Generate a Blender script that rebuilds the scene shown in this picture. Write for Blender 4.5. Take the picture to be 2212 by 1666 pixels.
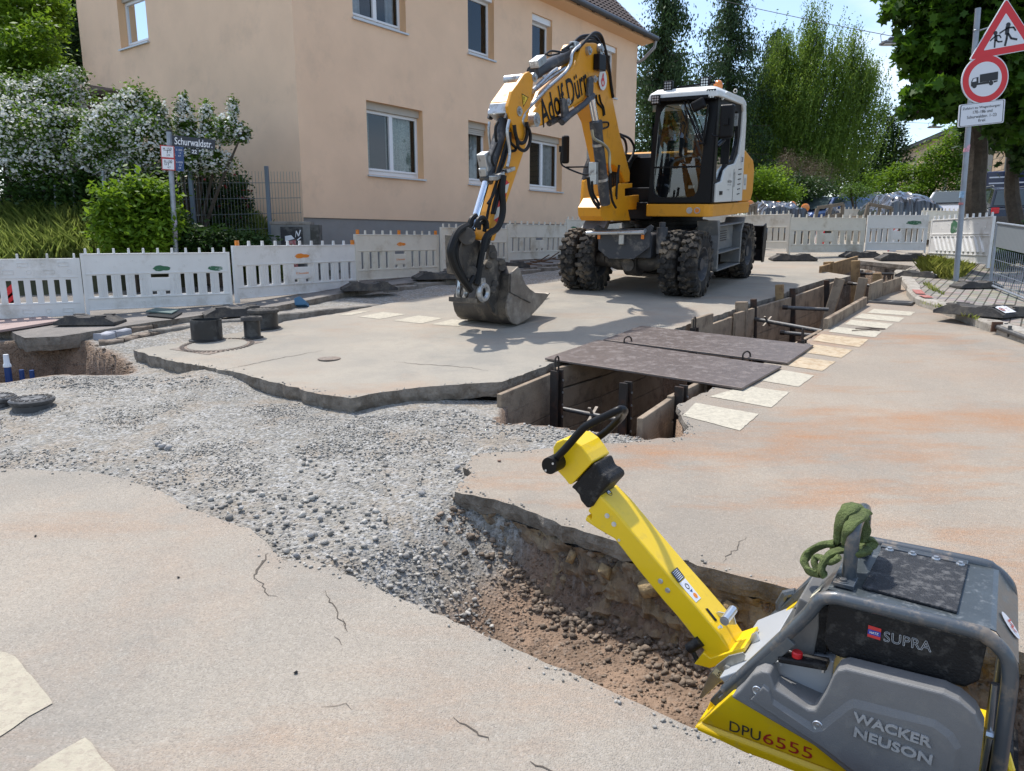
import bpy, bmesh, math, random
import numpy as np
from math import sin, cos, pi, radians as rad
from mathutils import Vector as V, Matrix, noise as mnoise
random.seed(7); RNG = np.random.default_rng(7)
for o in list(bpy.data.objects): bpy.data.objects.remove(o)
S = bpy.context.scene
COL = S.collection
# ------------------------------------------------------------------ camera, light, exposure
F_PX, HOR, HC = 1580.0, 515.0, 1.72
PITCH = math.atan((833 - HOR) / F_PX)
cam = bpy.data.cameras.new('camera'); camo = bpy.data.objects.new('camera', cam); COL.objects.link(camo)
cam.sensor_width = 36; cam.lens = F_PX / 2212 * 36; cam.clip_start = .05; cam.clip_end = 2000
camo.location = (0, 0, HC); camo.rotation_euler = (pi / 2 - PITCH, 0, 0)
S.camera = camo
SUN_AZ = (-.60, .80); SUN_EL = rad(63)
w = bpy.data.worlds.new('World'); S.world = w; w.use_nodes = True
nt = w.node_tree; nt.nodes.clear()
def N(t, typ, **k):
    n = t.nodes.new(typ)
    for a, b in k.items(): setattr(n, a, b)
    return n
wo = N(nt, 'ShaderNodeOutputWorld'); bg = N(nt, 'ShaderNodeBackground')
sky = N(nt, 'ShaderNodeTexSky', sky_type='NISHITA', sun_disc=False)
sky.sun_elevation = SUN_EL; sky.sun_rotation = math.atan2(SUN_AZ[0], SUN_AZ[1]); sky.air_density = 1.0; sky.dust_density = 1.2; sky.ozone_density = 1.6
tc = N(nt, 'ShaderNodeTexCoord'); mp = N(nt, 'ShaderNodeMapping'); mp.inputs['Scale'].default_value = (1, 1, 2.6); mp.inputs['Location'].default_value = (.35, .1, .2)
ns = N(nt, 'ShaderNodeTexNoise'); ns.inputs['Scale'].default_value = 2.3; ns.inputs['Detail'].default_value = 7; ns.inputs['Roughness'].default_value = .55
cr = N(nt, 'ShaderNodeValToRGB'); cr.color_ramp.elements[0].position = .49; cr.color_ramp.elements[1].position = .66
mx = N(nt, 'ShaderNodeMixRGB'); mx.inputs[2].default_value = (4.6, 5.0, 5.7, 1)
L = nt.links.new
L(tc.outputs['Generated'], mp.inputs[0]); L(mp.outputs[0], ns.inputs[0]); L(ns.outputs[0], cr.inputs[0])
L(cr.outputs[0], mx.inputs[0]); L(sky.outputs[0], mx.inputs[1]); L(mx.outputs[0], bg.inputs[0]); L(bg.outputs[0], wo.inputs[0])
bg.inputs[1].default_value = .15
sl = bpy.data.lights.new('sun', 'SUN'); slo = bpy.data.objects.new('sun', sl); COL.objects.link(slo)
sl.energy = 2.9; sl.angle = rad(1.2); sl.color = (1, .955, .89)
sd = V((SUN_AZ[0] * cos(SUN_EL), SUN_AZ[1] * cos(SUN_EL), sin(SUN_EL)))
slo.rotation_euler = sd.to_track_quat('Z', 'Y').to_euler(); slo.location = (0, 0, 30)
S.view_settings.view_transform = 'Standard'; S.view_settings.look = 'None'; S.view_settings.gamma = 1
S.view_settings.exposure = .74
# ------------------------------------------------------------------ measuring helpers
SY, SX = .062, .008
def gz(x, y): return SY * y + SX * x
def ray(px, py):
    u = (px - 1106) / F_PX; v = -(py - 833) / F_PX
    return V((u, cos(PITCH) + v * sin(PITCH), -sin(PITCH) + v * cos(PITCH)))
CAM = V((0, 0, HC))
def G(px, py, dh=0):
    d = ray(px, py); k = (HC - dh) / (SY * d.y + SX * d.x - d.z)
    return CAM + d * k
def PY(px, py, Y):
    d = ray(px, py); return CAM + d * (Y / d.y)
def PP(px, py, p0, n):
    d = ray(px, py); return CAM + d * ((p0 - CAM).dot(n) / d.dot(n))
def upat(g, px, py):
    """height above point g (same plan distance) that shows at row py"""
    d = ray(px, py); k = math.hypot(g.x, g.y) / math.hypot(d.x, d.y); return HC + d.z * k - g.z
# ------------------------------------------------------------------ object helpers
def tag(o, label=None, cat=None, group=None, kind=None):
    if label: o['label'] = label
    if cat: o['category'] = cat
    if group: o['group'] = group
    if kind: o['kind'] = kind
    return o
def empty(name, M=None, label=None, cat=None, group=None):
    o = bpy.data.objects.new(name, None); COL.objects.link(o); o.empty_display_size = .1
    if M is not None: o.matrix_world = M if isinstance(M, Matrix) else Matrix.Translation(M)
    return tag(o, label, cat, group)
def kids(o): return [c for c in bpy.data.objects if c.parent == o]
def copy_tree(o, parent=None):
    c = o.copy(); COL.objects.link(c); c.parent = parent
    for ch in kids(o): copy_tree(ch, c)
    return c
def frame(origin, xdir, up=V((0, 0, 1))):
    x = V(xdir).normalized(); z = V(up).normalized(); y = z.cross(x).normalized(); x = y.cross(z).normalized()
    M = Matrix.Identity(4)
    for i in range(3): M[i][0] = x[i]; M[i][1] = y[i]; M[i][2] = z[i]; M[i][3] = origin[i]
    return M
class MB:
    def __init__(s): s.v = []; s.f = []; s.m = []; s.cm = 0
    def add(s, vs, fs):
        b = len(s.v); s.v += [tuple(v) for v in vs]; s.f += [tuple(i + b for i in f) for f in fs]; s.m += [s.cm] * len(fs)
    def box(s, c, d, R=None, taper=1):
        x, y, z = d[0] / 2, d[1] / 2, d[2] / 2
        vs = [V((i * x * (taper if k > 0 else 1), j * y * (taper if k > 0 else 1), k * z)) for k in (-1, 1) for i, j in ((-1, -1), (1, -1), (1, 1), (-1, 1))]
        if R is not None: vs = [R @ v for v in vs]
        c = V(c); s.add([v + c for v in vs], [(3, 2, 1, 0), (4, 5, 6, 7), (0, 1, 5, 4), (1, 2, 6, 5), (2, 3, 7, 6), (3, 0, 4, 7)])
    def bb(s, a, b): s.box([(a[i] + b[i]) / 2 for i in range(3)], [abs(b[i] - a[i]) for i in range(3)])
    def beam(s, a, b, w, h, up=V((0, 0, 1))):
        a = V(a); b = V(b); x = (b - a).normalized(); up = V(up)
        if abs(x.dot(up)) > .98: up = V((0, 1, 0))
        y = up.cross(x).normalized(); z = x.cross(y)
        R = Matrix((x, y, z)).transposed(); s.box((a + b) / 2, ((b - a).length, w, h), R)
    def tube(s, pts, r, n=8, cap=True):
        pts = [V(p) for p in pts]; rs = r if isinstance(r, (list, tuple)) else [r] * len(pts)
        t0 = (pts[1] - pts[0]).normalized(); up = V((0, 0, 1)) if abs(t0.z) < .9 else V((0, 1, 0))
        nrm = t0.cross(up).normalized(); vs = []
        for i, p in enumerate(pts):
            t = (pts[min(i + 1, len(pts) - 1)] - pts[max(i - 1, 0)]).normalized()
            nrm = (nrm - t * nrm.dot(t)); nrm = nrm.normalized() if nrm.length > 1e-6 else t.orthogonal().normalized()
            b = t.cross(nrm)
            for k in range(n):
                a = 2 * pi * k / n; vs.append(p + (nrm * cos(a) + b * sin(a)) * rs[i])
        fs = [(i * n + k, i * n + (k + 1) % n, (i + 1) * n + (k + 1) % n, (i + 1) * n + k) for i in range(len(pts) - 1) for k in range(n)]
        if cap: fs += [tuple(range(n - 1, -1, -1)), tuple((len(pts) - 1) * n + k for k in range(n))]
        s.add(vs, fs)
    def cyl(s, a, b, r, n=16, r2=None): s.tube([a, b], [r, r if r2 is None else r2], n)
    def ring(s, c, ax, R, r, n=24, m=8):
        c = V(c); ax = V(ax).normalized(); u = ax.orthogonal().normalized(); v = ax.cross(u); vs = []
        for i in range(n):
            a = 2 * pi * i / n; d = u * cos(a) + v * sin(a)
            for j in range(m):
                b = 2 * pi * j / m; vs.append(c + d * (R + r * cos(b)) + ax * r * sin(b))
        s.add(vs, [(i * m + j, ((i + 1) % n) * m + j, ((i + 1) % n) * m + (j + 1) % m, i * m + (j + 1) % m) for i in range(n) for j in range(m)])
    def lathe(s, c, ax, prof, n=24, u=None):
        c = V(c); ax = V(ax).normalized(); u = ax.orthogonal().normalized() if u is None else u; v = ax.cross(u); m = len(prof); vs = []
        for i in range(n):
            a = 2 * pi * i / n; d = u * cos(a) + v * sin(a)
            for r, h in prof: vs.append(c + d * r + ax * h)
        s.add(vs, [(i * m + j, ((i + 1) % n) * m + j, ((i + 1) % n) * m + j + 1, i * m + j + 1) for i in range(n) for j in range(m - 1)])
    def prism(s, poly, off):
        """poly: 3D points of a planar outline, off: extrusion vector"""
        off = V(off); n = len(poly); P = [V(p) for p in poly]
        s.add(P + [p + off for p in P], [tuple(range(n - 1, -1, -1)), tuple(range(n, 2 * n))] + [(i, (i + 1) % n, n + (i + 1) % n, n + i) for i in range(n)])
    def build(s, name, mat, parent=None, origin=None, smooth=False, bevel=0, seg=2, M=None, fix=True):
        me = bpy.data.meshes.new(name)
        vs = s.v
        if M is not None: vs = [M @ V(v) for v in vs]
        if origin is not None:
            ox, oy, oz = origin; vs = [(v[0] - ox, v[1] - oy, v[2] - oz) for v in vs]
        me.from_pydata(vs, [], s.f)
        mats = mat if isinstance(mat, (list, tuple)) else [mat]
        for m in mats: me.materials.append(m)
        if len(mats) > 1: me.polygons.foreach_set('material_index', s.m)
        if fix:
            bm = bmesh.new(); bm.from_mesh(me)
            big = [f for f in bm.faces if len(f.verts) > 4]
            if big: bmesh.ops.triangulate(bm, faces=big)
            bmesh.ops.recalc_face_normals(bm, faces=bm.faces); bm.to_mesh(me); bm.free()
        if smooth:
            me.polygons.foreach_set('use_smooth', [True] * len(me.polygons))
            try: me.set_sharp_from_angle(angle=rad(38))
            except Exception: pass
        me.update()
        o = bpy.data.objects.new(name, me); COL.objects.link(o)
        if origin is not None: o.location = origin
        if parent is not None: o.parent = parent
        if bevel:
            b = o.modifiers.new('bevel', 'BEVEL'); b.width = bevel; b.segments = seg; b.limit_method = 'ANGLE'; b.angle_limit = rad(35)
        return o
def npmesh(name, verts, faces, mat, parent=None, origin=None, smooth=False):
    """fast mesh from numpy verts (n,3) and faces (m,k)"""
    me = bpy.data.meshes.new(name); k = faces.shape[1]
    if origin is not None: verts = verts - np.array(origin)
    me.vertices.add(len(verts)); me.vertices.foreach_set('co', verts.astype(np.float32).ravel())
    me.loops.add(faces.size); me.loops.foreach_set('vertex_index', faces.astype(np.int32).ravel())
    me.polygons.add(len(faces)); me.polygons.foreach_set('loop_start', np.arange(0, faces.size, k, dtype=np.int32))
    try: me.polygons.foreach_set('loop_total', np.full(len(faces), k, np.int32))
    except Exception: pass
    me.materials.append(mat)
    if smooth: me.polygons.foreach_set('use_smooth', np.ones(len(faces), bool))
    me.update(calc_edges=True); me.validate()
    o = bpy.data.objects.new(name, me); COL.objects.link(o)
    if origin is not None: o.location = origin
    if parent is not None: o.parent = parent
    return o
_fc = {}
def text_pts(txt, size=1.0, spacing=1.0, shear=0, bold=0):
    cu = bpy.data.curves.new('t', 'FONT'); cu.body = txt; cu.size = size; cu.space_character = spacing; cu.shear = shear; cu.offset = bold
    cu.align_x = 'CENTER'; cu.align_y = 'CENTER'; cu.resolution_u = 3
    o = bpy.data.objects.new('t', cu); COL.objects.link(o)
    dg = bpy.context.evaluated_depsgraph_get(); me = o.evaluated_get(dg).to_mesh()
    vs = [v.co.copy() for v in me.vertices]; fs = [tuple(p.vertices) for p in me.polygons]
    bpy.data.objects.remove(o); bpy.data.curves.remove(cu)
    return vs, fs
def text_on(mb, txt, M, width=None, height=None, lift=.002, spacing=1.0, bold=0, shear=0):
    """text fitted to width/height, centred at frame M (x right, y up, z out)"""
    vs, fs = text_pts(txt, 1, spacing, shear, bold)
    xs = [v.x for v in vs]; ys = [v.y for v in vs]; w0 = max(xs) - min(xs); h0 = max(ys) - min(ys)
    cx = (max(xs) + min(xs)) / 2; cy = (max(ys) + min(ys)) / 2
    sx = width / w0 if width else height / h0; sy = height / h0 if height else sx
    mb.add([M @ V(((v.x - cx) * sx, (v.y - cy) * sy, lift)) for v in vs], fs)
# ------------------------------------------------------------------ materials
MT = {}
def mat(name, col, rough=.6, metal=0, var=0, vscale=4, bump=0, bscale=40, dirt=None, dscale=3, damt=.5, spec=.5, coat=0, island=0, obj=False):
    if name in MT: return MT[name]
    m = bpy.data.materials.new(name); m.use_nodes = True; t = m.node_tree; b = t.nodes['Principled BSDF']
    b.inputs['Roughness'].default_value = rough; b.inputs['Metallic'].default_value = metal
    b.inputs['Specular IOR Level'].default_value = spec; b.inputs['Coat Weight'].default_value = coat
    c = (*col, 1); b.inputs['Base Color'].default_value = c
    g = N(t, 'ShaderNodeNewGeometry'); src = g.outputs['Position']; out = None
    if obj: src = N(t, 'ShaderNodeTexCoord').outputs['Object']
    def nz(sc, det=5, rg=.6):
        n = N(t, 'ShaderNodeTexNoise'); n.inputs['Scale'].default_value = sc; n.inputs['Detail'].default_value = det; n.inputs['Roughness'].default_value = rg
        t.links.new(src, n.inputs['Vector']); return n.outputs[0]
    if var or island:
        hv = N(t, 'ShaderNodeHueSaturation'); hv.inputs['Color'].default_value = c
        if var:
            mr = N(t, 'ShaderNodeMapRange'); mr.inputs[1].default_value = .3; mr.inputs[2].default_value = .7; mr.inputs[3].default_value = 1 - var; mr.inputs[4].default_value = 1 + var
            t.links.new(nz(vscale), mr.inputs[0]); v = mr.outputs[0]
        if island:
            mi = N(t, 'ShaderNodeMapRange'); mi.inputs[3].default_value = 1 - island; mi.inputs[4].default_value = 1 + island
            t.links.new(g.outputs['Random Per Island'], mi.inputs[0])
            if var:
                ml = N(t, 'ShaderNodeMath', operation='MULTIPLY'); t.links.new(v, ml.inputs[0]); t.links.new(mi.outputs[0], ml.inputs[1]); v = ml.outputs[0]
            else: v = mi.outputs[0]
        t.links.new(v, hv.inputs['Value']); out = hv.outputs[0]
    if dirt:
        mxx = N(t, 'ShaderNodeMixRGB'); mxx.inputs[2].default_value = (*dirt, 1); mxx.inputs[1].default_value = c
        if out: t.links.new(out, mxx.inputs[1])
        r = N(t, 'ShaderNodeMapRange'); r.inputs[1].default_value = .60 - .24 * damt; r.inputs[2].default_value = .72 - .22 * damt; r.inputs[4].default_value = min(1, damt + .3)
        t.links.new(nz(dscale, 8, .68), r.inputs[0]); t.links.new(r.outputs[0], mxx.inputs[0]); out = mxx.outputs[0]
        rr = N(t, 'ShaderNodeMapRange'); rr.inputs[3].default_value = rough; rr.inputs[4].default_value = min(1, rough + .35)
        t.links.new(r.outputs[0], rr.inputs[0]); t.links.new(rr.outputs[0], b.inputs['Roughness'])
    if out: t.links.new(out, b.inputs['Base Color'])
    if bump:
        bp = N(t, 'ShaderNodeBump'); bp.inputs['Strength'].default_value = min(1, bump); bp.inputs['Distance'].default_value = .01 * max(1, bump)
        t.links.new(nz(bscale, 6), bp.inputs['Height']); t.links.new(bp.outputs[0], b.inputs['Normal'])
    MT[name] = m; return m
def leafmat(name, col, col2, trans=.35, flower=None, famt=0):
    m = bpy.data.materials.new(name); m.use_nodes = True; t = m.node_tree; t.nodes.clear()
    o = N(t, 'ShaderNodeOutputMaterial'); g = N(t, 'ShaderNodeNewGeometry'); r = N(t, 'ShaderNodeValToRGB')
    r.color_ramp.elements[0].color = (*col, 1); r.color_ramp.elements[1].color = (*col2, 1)
    n = N(t, 'ShaderNodeTexNoise'); n.inputs['Scale'].default_value = 1.1; n.inputs['Detail'].default_value = 3; t.links.new(g.outputs['Position'], n.inputs['Vector'])
    a = N(t, 'ShaderNodeMath', operation='MULTIPLY_ADD'); a.inputs[1].default_value = .45; t.links.new(g.outputs['Random Per Island'], a.inputs[0])
    m2 = N(t, 'ShaderNodeMath', operation='MULTIPLY_ADD'); m2.inputs[1].default_value = 1.5; m2.inputs[2].default_value = -.45; t.links.new(n.outputs[0], m2.inputs[0]); t.links.new(m2.outputs[0], a.inputs[2])
    t.links.new(a.outputs[0], r.inputs[0]); c = r.outputs[0]
    d = N(t, 'ShaderNodeBsdfPrincipled'); d.inputs['Roughness'].default_value = .55; d.inputs['Specular IOR Level'].default_value = .3
    tr = N(t, 'ShaderNodeBsdfTranslucent'); ms = N(t, 'ShaderNodeMixShader'); ms.inputs[0].default_value = trans
    t.links.new(c, d.inputs['Base Color'])
    h = N(t, 'ShaderNodeHueSaturation'); h.inputs['Hue'].default_value = .485; h.inputs['Value'].default_value = 1.5; t.links.new(c, h.inputs['Color']); t.links.new(h.outputs[0], tr.inputs[0])
    t.links.new(d.outputs[0], ms.inputs[1]); t.links.new(tr.outputs[0], ms.inputs[2]); t.links.new(ms.outputs[0], o.inputs[0])
    return m
def glass(name='window_glass', tint=(.02, .025, .03), rough=.03, alpha=None):
    if name in MT: return MT[name]
    m = mat(name, tint, rough, spec=.9)
    if alpha is not None:
        t = m.node_tree; b = t.nodes['Principled BSDF']; tr = N(t, 'ShaderNodeBsdfTransparent'); ms = N(t, 'ShaderNodeMixShader'); fr = N(t, 'ShaderNodeFresnel'); fr.inputs[0].default_value = 1.32
        ad = N(t, 'ShaderNodeMath', operation='ADD'); ad.inputs[1].default_value = alpha; ad.use_clamp = True
        gl = N(t, 'ShaderNodeBsdfGlossy'); gl.inputs['Roughness'].default_value = .02; gl.inputs[0].default_value = (.8, .85, .9, 1)
        tr.inputs[0].default_value = (.62, .68, .67, 1) if name == 'cab_glass' else (.80, .86, .84, 1)
        t.links.new(fr.outputs[0], ad.inputs[0]); t.links.new(ad.outputs[0], ms.inputs[0]); t.links.new(tr.outputs[0], ms.inputs[1]); t.links.new(gl.outputs[0], ms.inputs[2])
        t.links.new(ms.outputs[0], t.nodes['Material Output'].inputs[0])
    return m
# tone scale: sunlit road surface
def roadmat(name, base, stain=.5, pebble=.5, orange=(.38, .18, .075), dark=(.18, .16, .14), off=0.0):
    m = bpy.data.materials.new(name); m.use_nodes = True; t = m.node_tree; b = t.nodes['Principled BSDF']; lk = t.links.new
    g = N(t, 'ShaderNodeNewGeometry'); mpn = N(t, 'ShaderNodeMapping'); lk(g.outputs['Position'], mpn.inputs[0]); P = mpn.outputs[0]; mpn.inputs['Location'].default_value = (off, off * .7, 0)
    def nz(sc, det=4, rg=.6, v=None):
        n = N(t, 'ShaderNodeTexNoise'); n.inputs['Scale'].default_value = sc; n.inputs['Detail'].default_value = det; n.inputs['Roughness'].default_value = rg; lk(v or P, n.inputs['Vector']); return n.outputs[0]
    def mr(x, a, c, d=0, e=1):
        n = N(t, 'ShaderNodeMapRange'); n.inputs[1].default_value = a; n.inputs[2].default_value = c; n.inputs[3].default_value = d; n.inputs[4].default_value = e; lk(x, n.inputs[0]); return n.outputs[0]
    def mix(f, c1, c2, bl='MIX'):
        n = N(t, 'ShaderNodeMixRGB', blend_type=bl)
        for i, x in ((0, f), (1, c1), (2, c2)):
            if isinstance(x, (int, float)): n.inputs[i].default_value = x
            elif isinstance(x, tuple): n.inputs[i].default_value = (*x, 1)
            else: lk(x, n.inputs[i])
        return n.outputs[0]
    c = mix(mr(nz(.45, 5), .36, .6), base, tuple(x * y for x, y in zip(base, (.80, .84, .88))))
    c = mix(mr(nz(1.3, 7, .7), .46, .66, 0, .6), c, tuple(min(1, x * y) for x, y in zip(base, (1.22, 1.22, 1.2))))
    c = mix(mr(nz(.8, 8, .75, None), .50, .68, 0, .5), c, tuple(x * y for x, y in zip(base, (1.08, .9, .80))))
    c = mix(mr(nz(2.6, 8, .75), .54, .70, 0, .5), c, tuple(x * y for x, y in zip(base, (.70, .72, .76))))
    sm = N(t, 'ShaderNodeMapping'); sm.inputs['Scale'].default_value = (.42, 1.3, 1); sm.inputs['Rotation'].default_value = (0, 0, .5); sm.inputs['Location'].default_value = (3.1 + off, 1.7, 0); lk(g.outputs['Position'], sm.inputs[0])
    c = mix(mr(nz(.9, 9, .7, sm.outputs[0]), .555 - .05 * stain, .66, 0, .75 * stain), c, orange)
    vo = N(t, 'ShaderNodeTexVoronoi'); vo.inputs['Scale'].default_value = 150; lk(P, vo.inputs['Vector'])
    sp = N(t, 'ShaderNodeSeparateColor'); lk(vo.outputs['Color'], sp.inputs[0])
    c = mix(mr(sp.outputs[0], .72, .9, 0, .5 * pebble), c, dark)
    c = mix(mr(sp.outputs[1], .78, .95, 0, .34 * pebble), c, (.55, .50, .44))
    c = mix(mr(nz(60, 4, .8), .35, .6, .55 * pebble, 0), c, tuple(x * .62 for x in base))
    lk(c, b.inputs['Base Color']); b.inputs['Roughness'].default_value = .9; b.inputs['Specular IOR Level'].default_value = .25
    bp = N(t, 'ShaderNodeBump'); bp.inputs['Strength'].default_value = .55; bp.inputs['Distance'].default_value = .006
    ad = N(t, 'ShaderNodeMath', operation='ADD'); lk(nz(130, 3, .7), ad.inputs[0]); lk(mr(vo.outputs['Distance'], 0, .6, 1, 0), ad.inputs[1]); lk(ad.outputs[0], bp.inputs['Height'])
    lk(bp.outputs[0], b.inputs['Normal']); return m
# ------------------------------------------------------------------ ground with pits
def XY(pts, dh=0): return [(G(*p, dh).x, G(*p, dh).y) for p in pts]
FD = V((.598, .802, 0))            # direction of the road and of the long house front
def sdf(poly, X, Y):
    P = np.array(poly); d = np.full(X.shape, 1e9); ins = np.zeros(X.shape, bool); n = len(P)
    for i in range(n):
        ax, ay = P[i]; bx, by = P[(i + 1) % n]; ex, ey = bx - ax, by - ay
        t = np.clip(((X - ax) * ex + (Y - ay) * ey) / (ex * ex + ey * ey + 1e-12), 0, 1)
        d = np.minimum(d, (X - ax - t * ex) ** 2 + (Y - ay - t * ey) ** 2)
        c = ((ay > Y) != (by > Y)) & (X < ex * (Y - ay) / (ey + 1e-12) + ax); ins ^= c
    d = np.sqrt(d); return np.where(ins, -d, d)
def sm(x): x = np.clip(x, 0, 1); return x * x * (3 - 2 * x)
farL = XY([(1194, 610), (1137, 615.5), (990, 635), (904, 645), (821, 659), (737, 676), (613, 695), (600, 701), (413, 738), (360, 745)])
p0 = farL[0]; far0 = (p0[0] + FD.x * 55, p0[1] + FD.y * 55)
farC = XY([(288, 756), (350, 775), (417, 788), (447, 793), (483, 800), (513, 805), (567, 820), (633, 836), (683, 850), (737, 857), (757, 860.5), (804, 850.5), (904, 837), (1004, 829), (1084, 825), (1111, 815.5), (1171, 794), (1204, 782), (1475, 705), (1575, 673), (1625, 655), (1675, 641), (1728, 620), (1785, 603), (1818, 601), (1838, 596), (1775, 586), (1851, 563), (1998, 577)])
pr = farC[-1]; FAR = farC + [(pr[0] + 1, pr[1] + .4), (pr[0] + 1 + FD.x * 50, pr[1] + FD.y * 50), far0] + farL
RIGHT_near = XY([(1020, 984), (1015, 995), (1007, 1005), (1000, 1010), (1019, 1022), (1004, 1034), (990, 1045), (982, 1062), (1020, 1069), (1070, 1079), (1114, 1092), (1138, 1103), (1197, 1125), (1262, 1149), (1321, 1166), (1456, 1207.5), (1506, 1222), (1580, 1240), (1638, 1254), (1706, 1272), (2190, 1404), (2230, 1416)])
RIGHT_left = XY([(1965, 601), (1921, 621), (1901, 641), (1871, 658), (1841, 673), (1776, 715), (1731, 745), (1536, 840), (1462, 876), (1468, 893), (1477, 910), (1488, 922), (1480, 931), (1475, 942), (1444, 947), (1370, 954), (1304, 957), (1204, 969), (1137, 974), (1070, 977), (1037, 980)])
RIGHT = RIGHT_near + [(4.4, .9), (15, -4), (17, 11), (9.6, 14.6)] + RIGHT_left
FORE = [(-9, 4.9), (-5, 4.7)] + XY([(0, 1012), (60, 1013), (130, 1017), (197, 1022), (250, 1030), (282, 1036), (324, 1053), (381, 1080), (420, 1103), (503, 1131), (549, 1150), (576, 1171), (587, 1187), (618, 1213), (648, 1209.5), (679, 1211), (706, 1221), (737, 1238), (772, 1248), (828, 1278), (859, 1290), (933, 1325), (981, 1344), (1027, 1363), (1079, 1384), (1107, 1400), (1138, 1412), (1180, 1433), (1225, 1449), (1278, 1473), (1330, 1498), (1386, 1522), (1435, 1545), (1475, 1564), (1508, 1578), (1559, 1601), (1613, 1627), (1654, 1641), (1716, 1666)]) + [(2.2, .85), (3.4, -.2), (-9, -1)]
TRENCH = XY([(1080, 886), (1144, 890), (1204, 893), (1330, 905), (1440, 925), (1480, 931), (1488, 922), (1475, 905), (1462, 876), (1536, 840), (1731, 745), (1776, 715), (1871, 658), (1901, 641), (1921, 621), (1965, 601), (1992, 579), (1858, 567), (1780, 586), (1838, 597), (1785, 604), (1728, 621), (1675, 642), (1575, 674), (1475, 706), (1204, 784), (1171, 795), (1100, 826)])
PIT1 = [(-1.2, 3.9), (-.34, 4.2), (.1, 3.92), (.4, 3.65), (.8, 3.36), (1.25, 3.07), (1.94, 2.62), (3.5, 1.5), (4, .3), (2.2, .5), (.84, 1.78), (.55, 1.98), (-.07, 2.45), (-.57, 2.8), (-1.3, 3.2)]
PIT2 = XY([(-300, 835), (-60, 818), (0, 813), (130, 802), (200, 796), (262, 790), (286, 776), (262, 752), (225, 744), (200, 742), (190, 728), (60, 726), (-60, 735), (-300, 760)])
PIT3 = XY([(-300, 700), (60, 690), (190, 728), (60, 735), (-300, 760)])
def terrain(X, Y):
    n = np.array([mnoise.fractal(V((x * 2.2, y * 2.2, .3)), .9, 2.1, 4) for x, y in zip(X.ravel(), Y.ravel())]).reshape(X.shape)
    sf, sr, so, st = sdf(FAR, X, Y), sdf(RIGHT, X, Y), sdf(FORE, X, Y), sdf(TRENCH, X, Y)
    off = -.045 + .022 * n
    off -= .085 * sm(1 - np.maximum(sf, 0) / .9) * (sm((X + 3.0) / .8) + sm((-3.1 - X) / .5))          # lower along the broken edge of the far slab
    off -= .06 * sm(1 - np.maximum(st, 0) / .8)
    for s_ in (sf, sr, so): off = off + (np.minimum(off, -.26) - off) * sm((-s_ - .06) / .14)
    base = off.copy()
    # strip between the far slab and the left kerb
    s1 = sdf(PIT1, X, Y); tt = (X + .80) * .82 - (Y - 3.78) * .57
    side = .86 * sm(-s1 / .06) + .14 * sm((-s1 - .03) / .22)
    head = sm(tt / .95)
    depth1 = -.46 * side * head - .015 * n * head
    inside1 = (s1 < 0)
    off = np.where(inside1, np.minimum(-.05, np.where(so < -.07, -.3, -.05)) * 1.0 + depth1, off)
    off = np.where(inside1 & (so < -.05), np.minimum(off, -.35), off)
    s2 = sdf(PIT2, X, Y); n2 = np.array([mnoise.fractal(V((x * 5, y * 5, 7)), .9, 2.1, 3) for x, y in zip(X.ravel(), Y.ravel())]).reshape(X.shape) if (s2 < 0).any() else 0
    off = np.where(s2 < 0, off - 1.7 * sm((-s2 + .05 * n2) / .2), off)
    off = np.where(st < 0, off - 1.9 * sm(-st / .07), off)
    zone = np.maximum(np.where(inside1, sm((head - .55) * 3.2 + .25 * n), 0), sm((-s2 + .1) / .12))
    zone = np.maximum(zone, np.where(st < .05, 1, 0)); return off, zone, base
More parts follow.
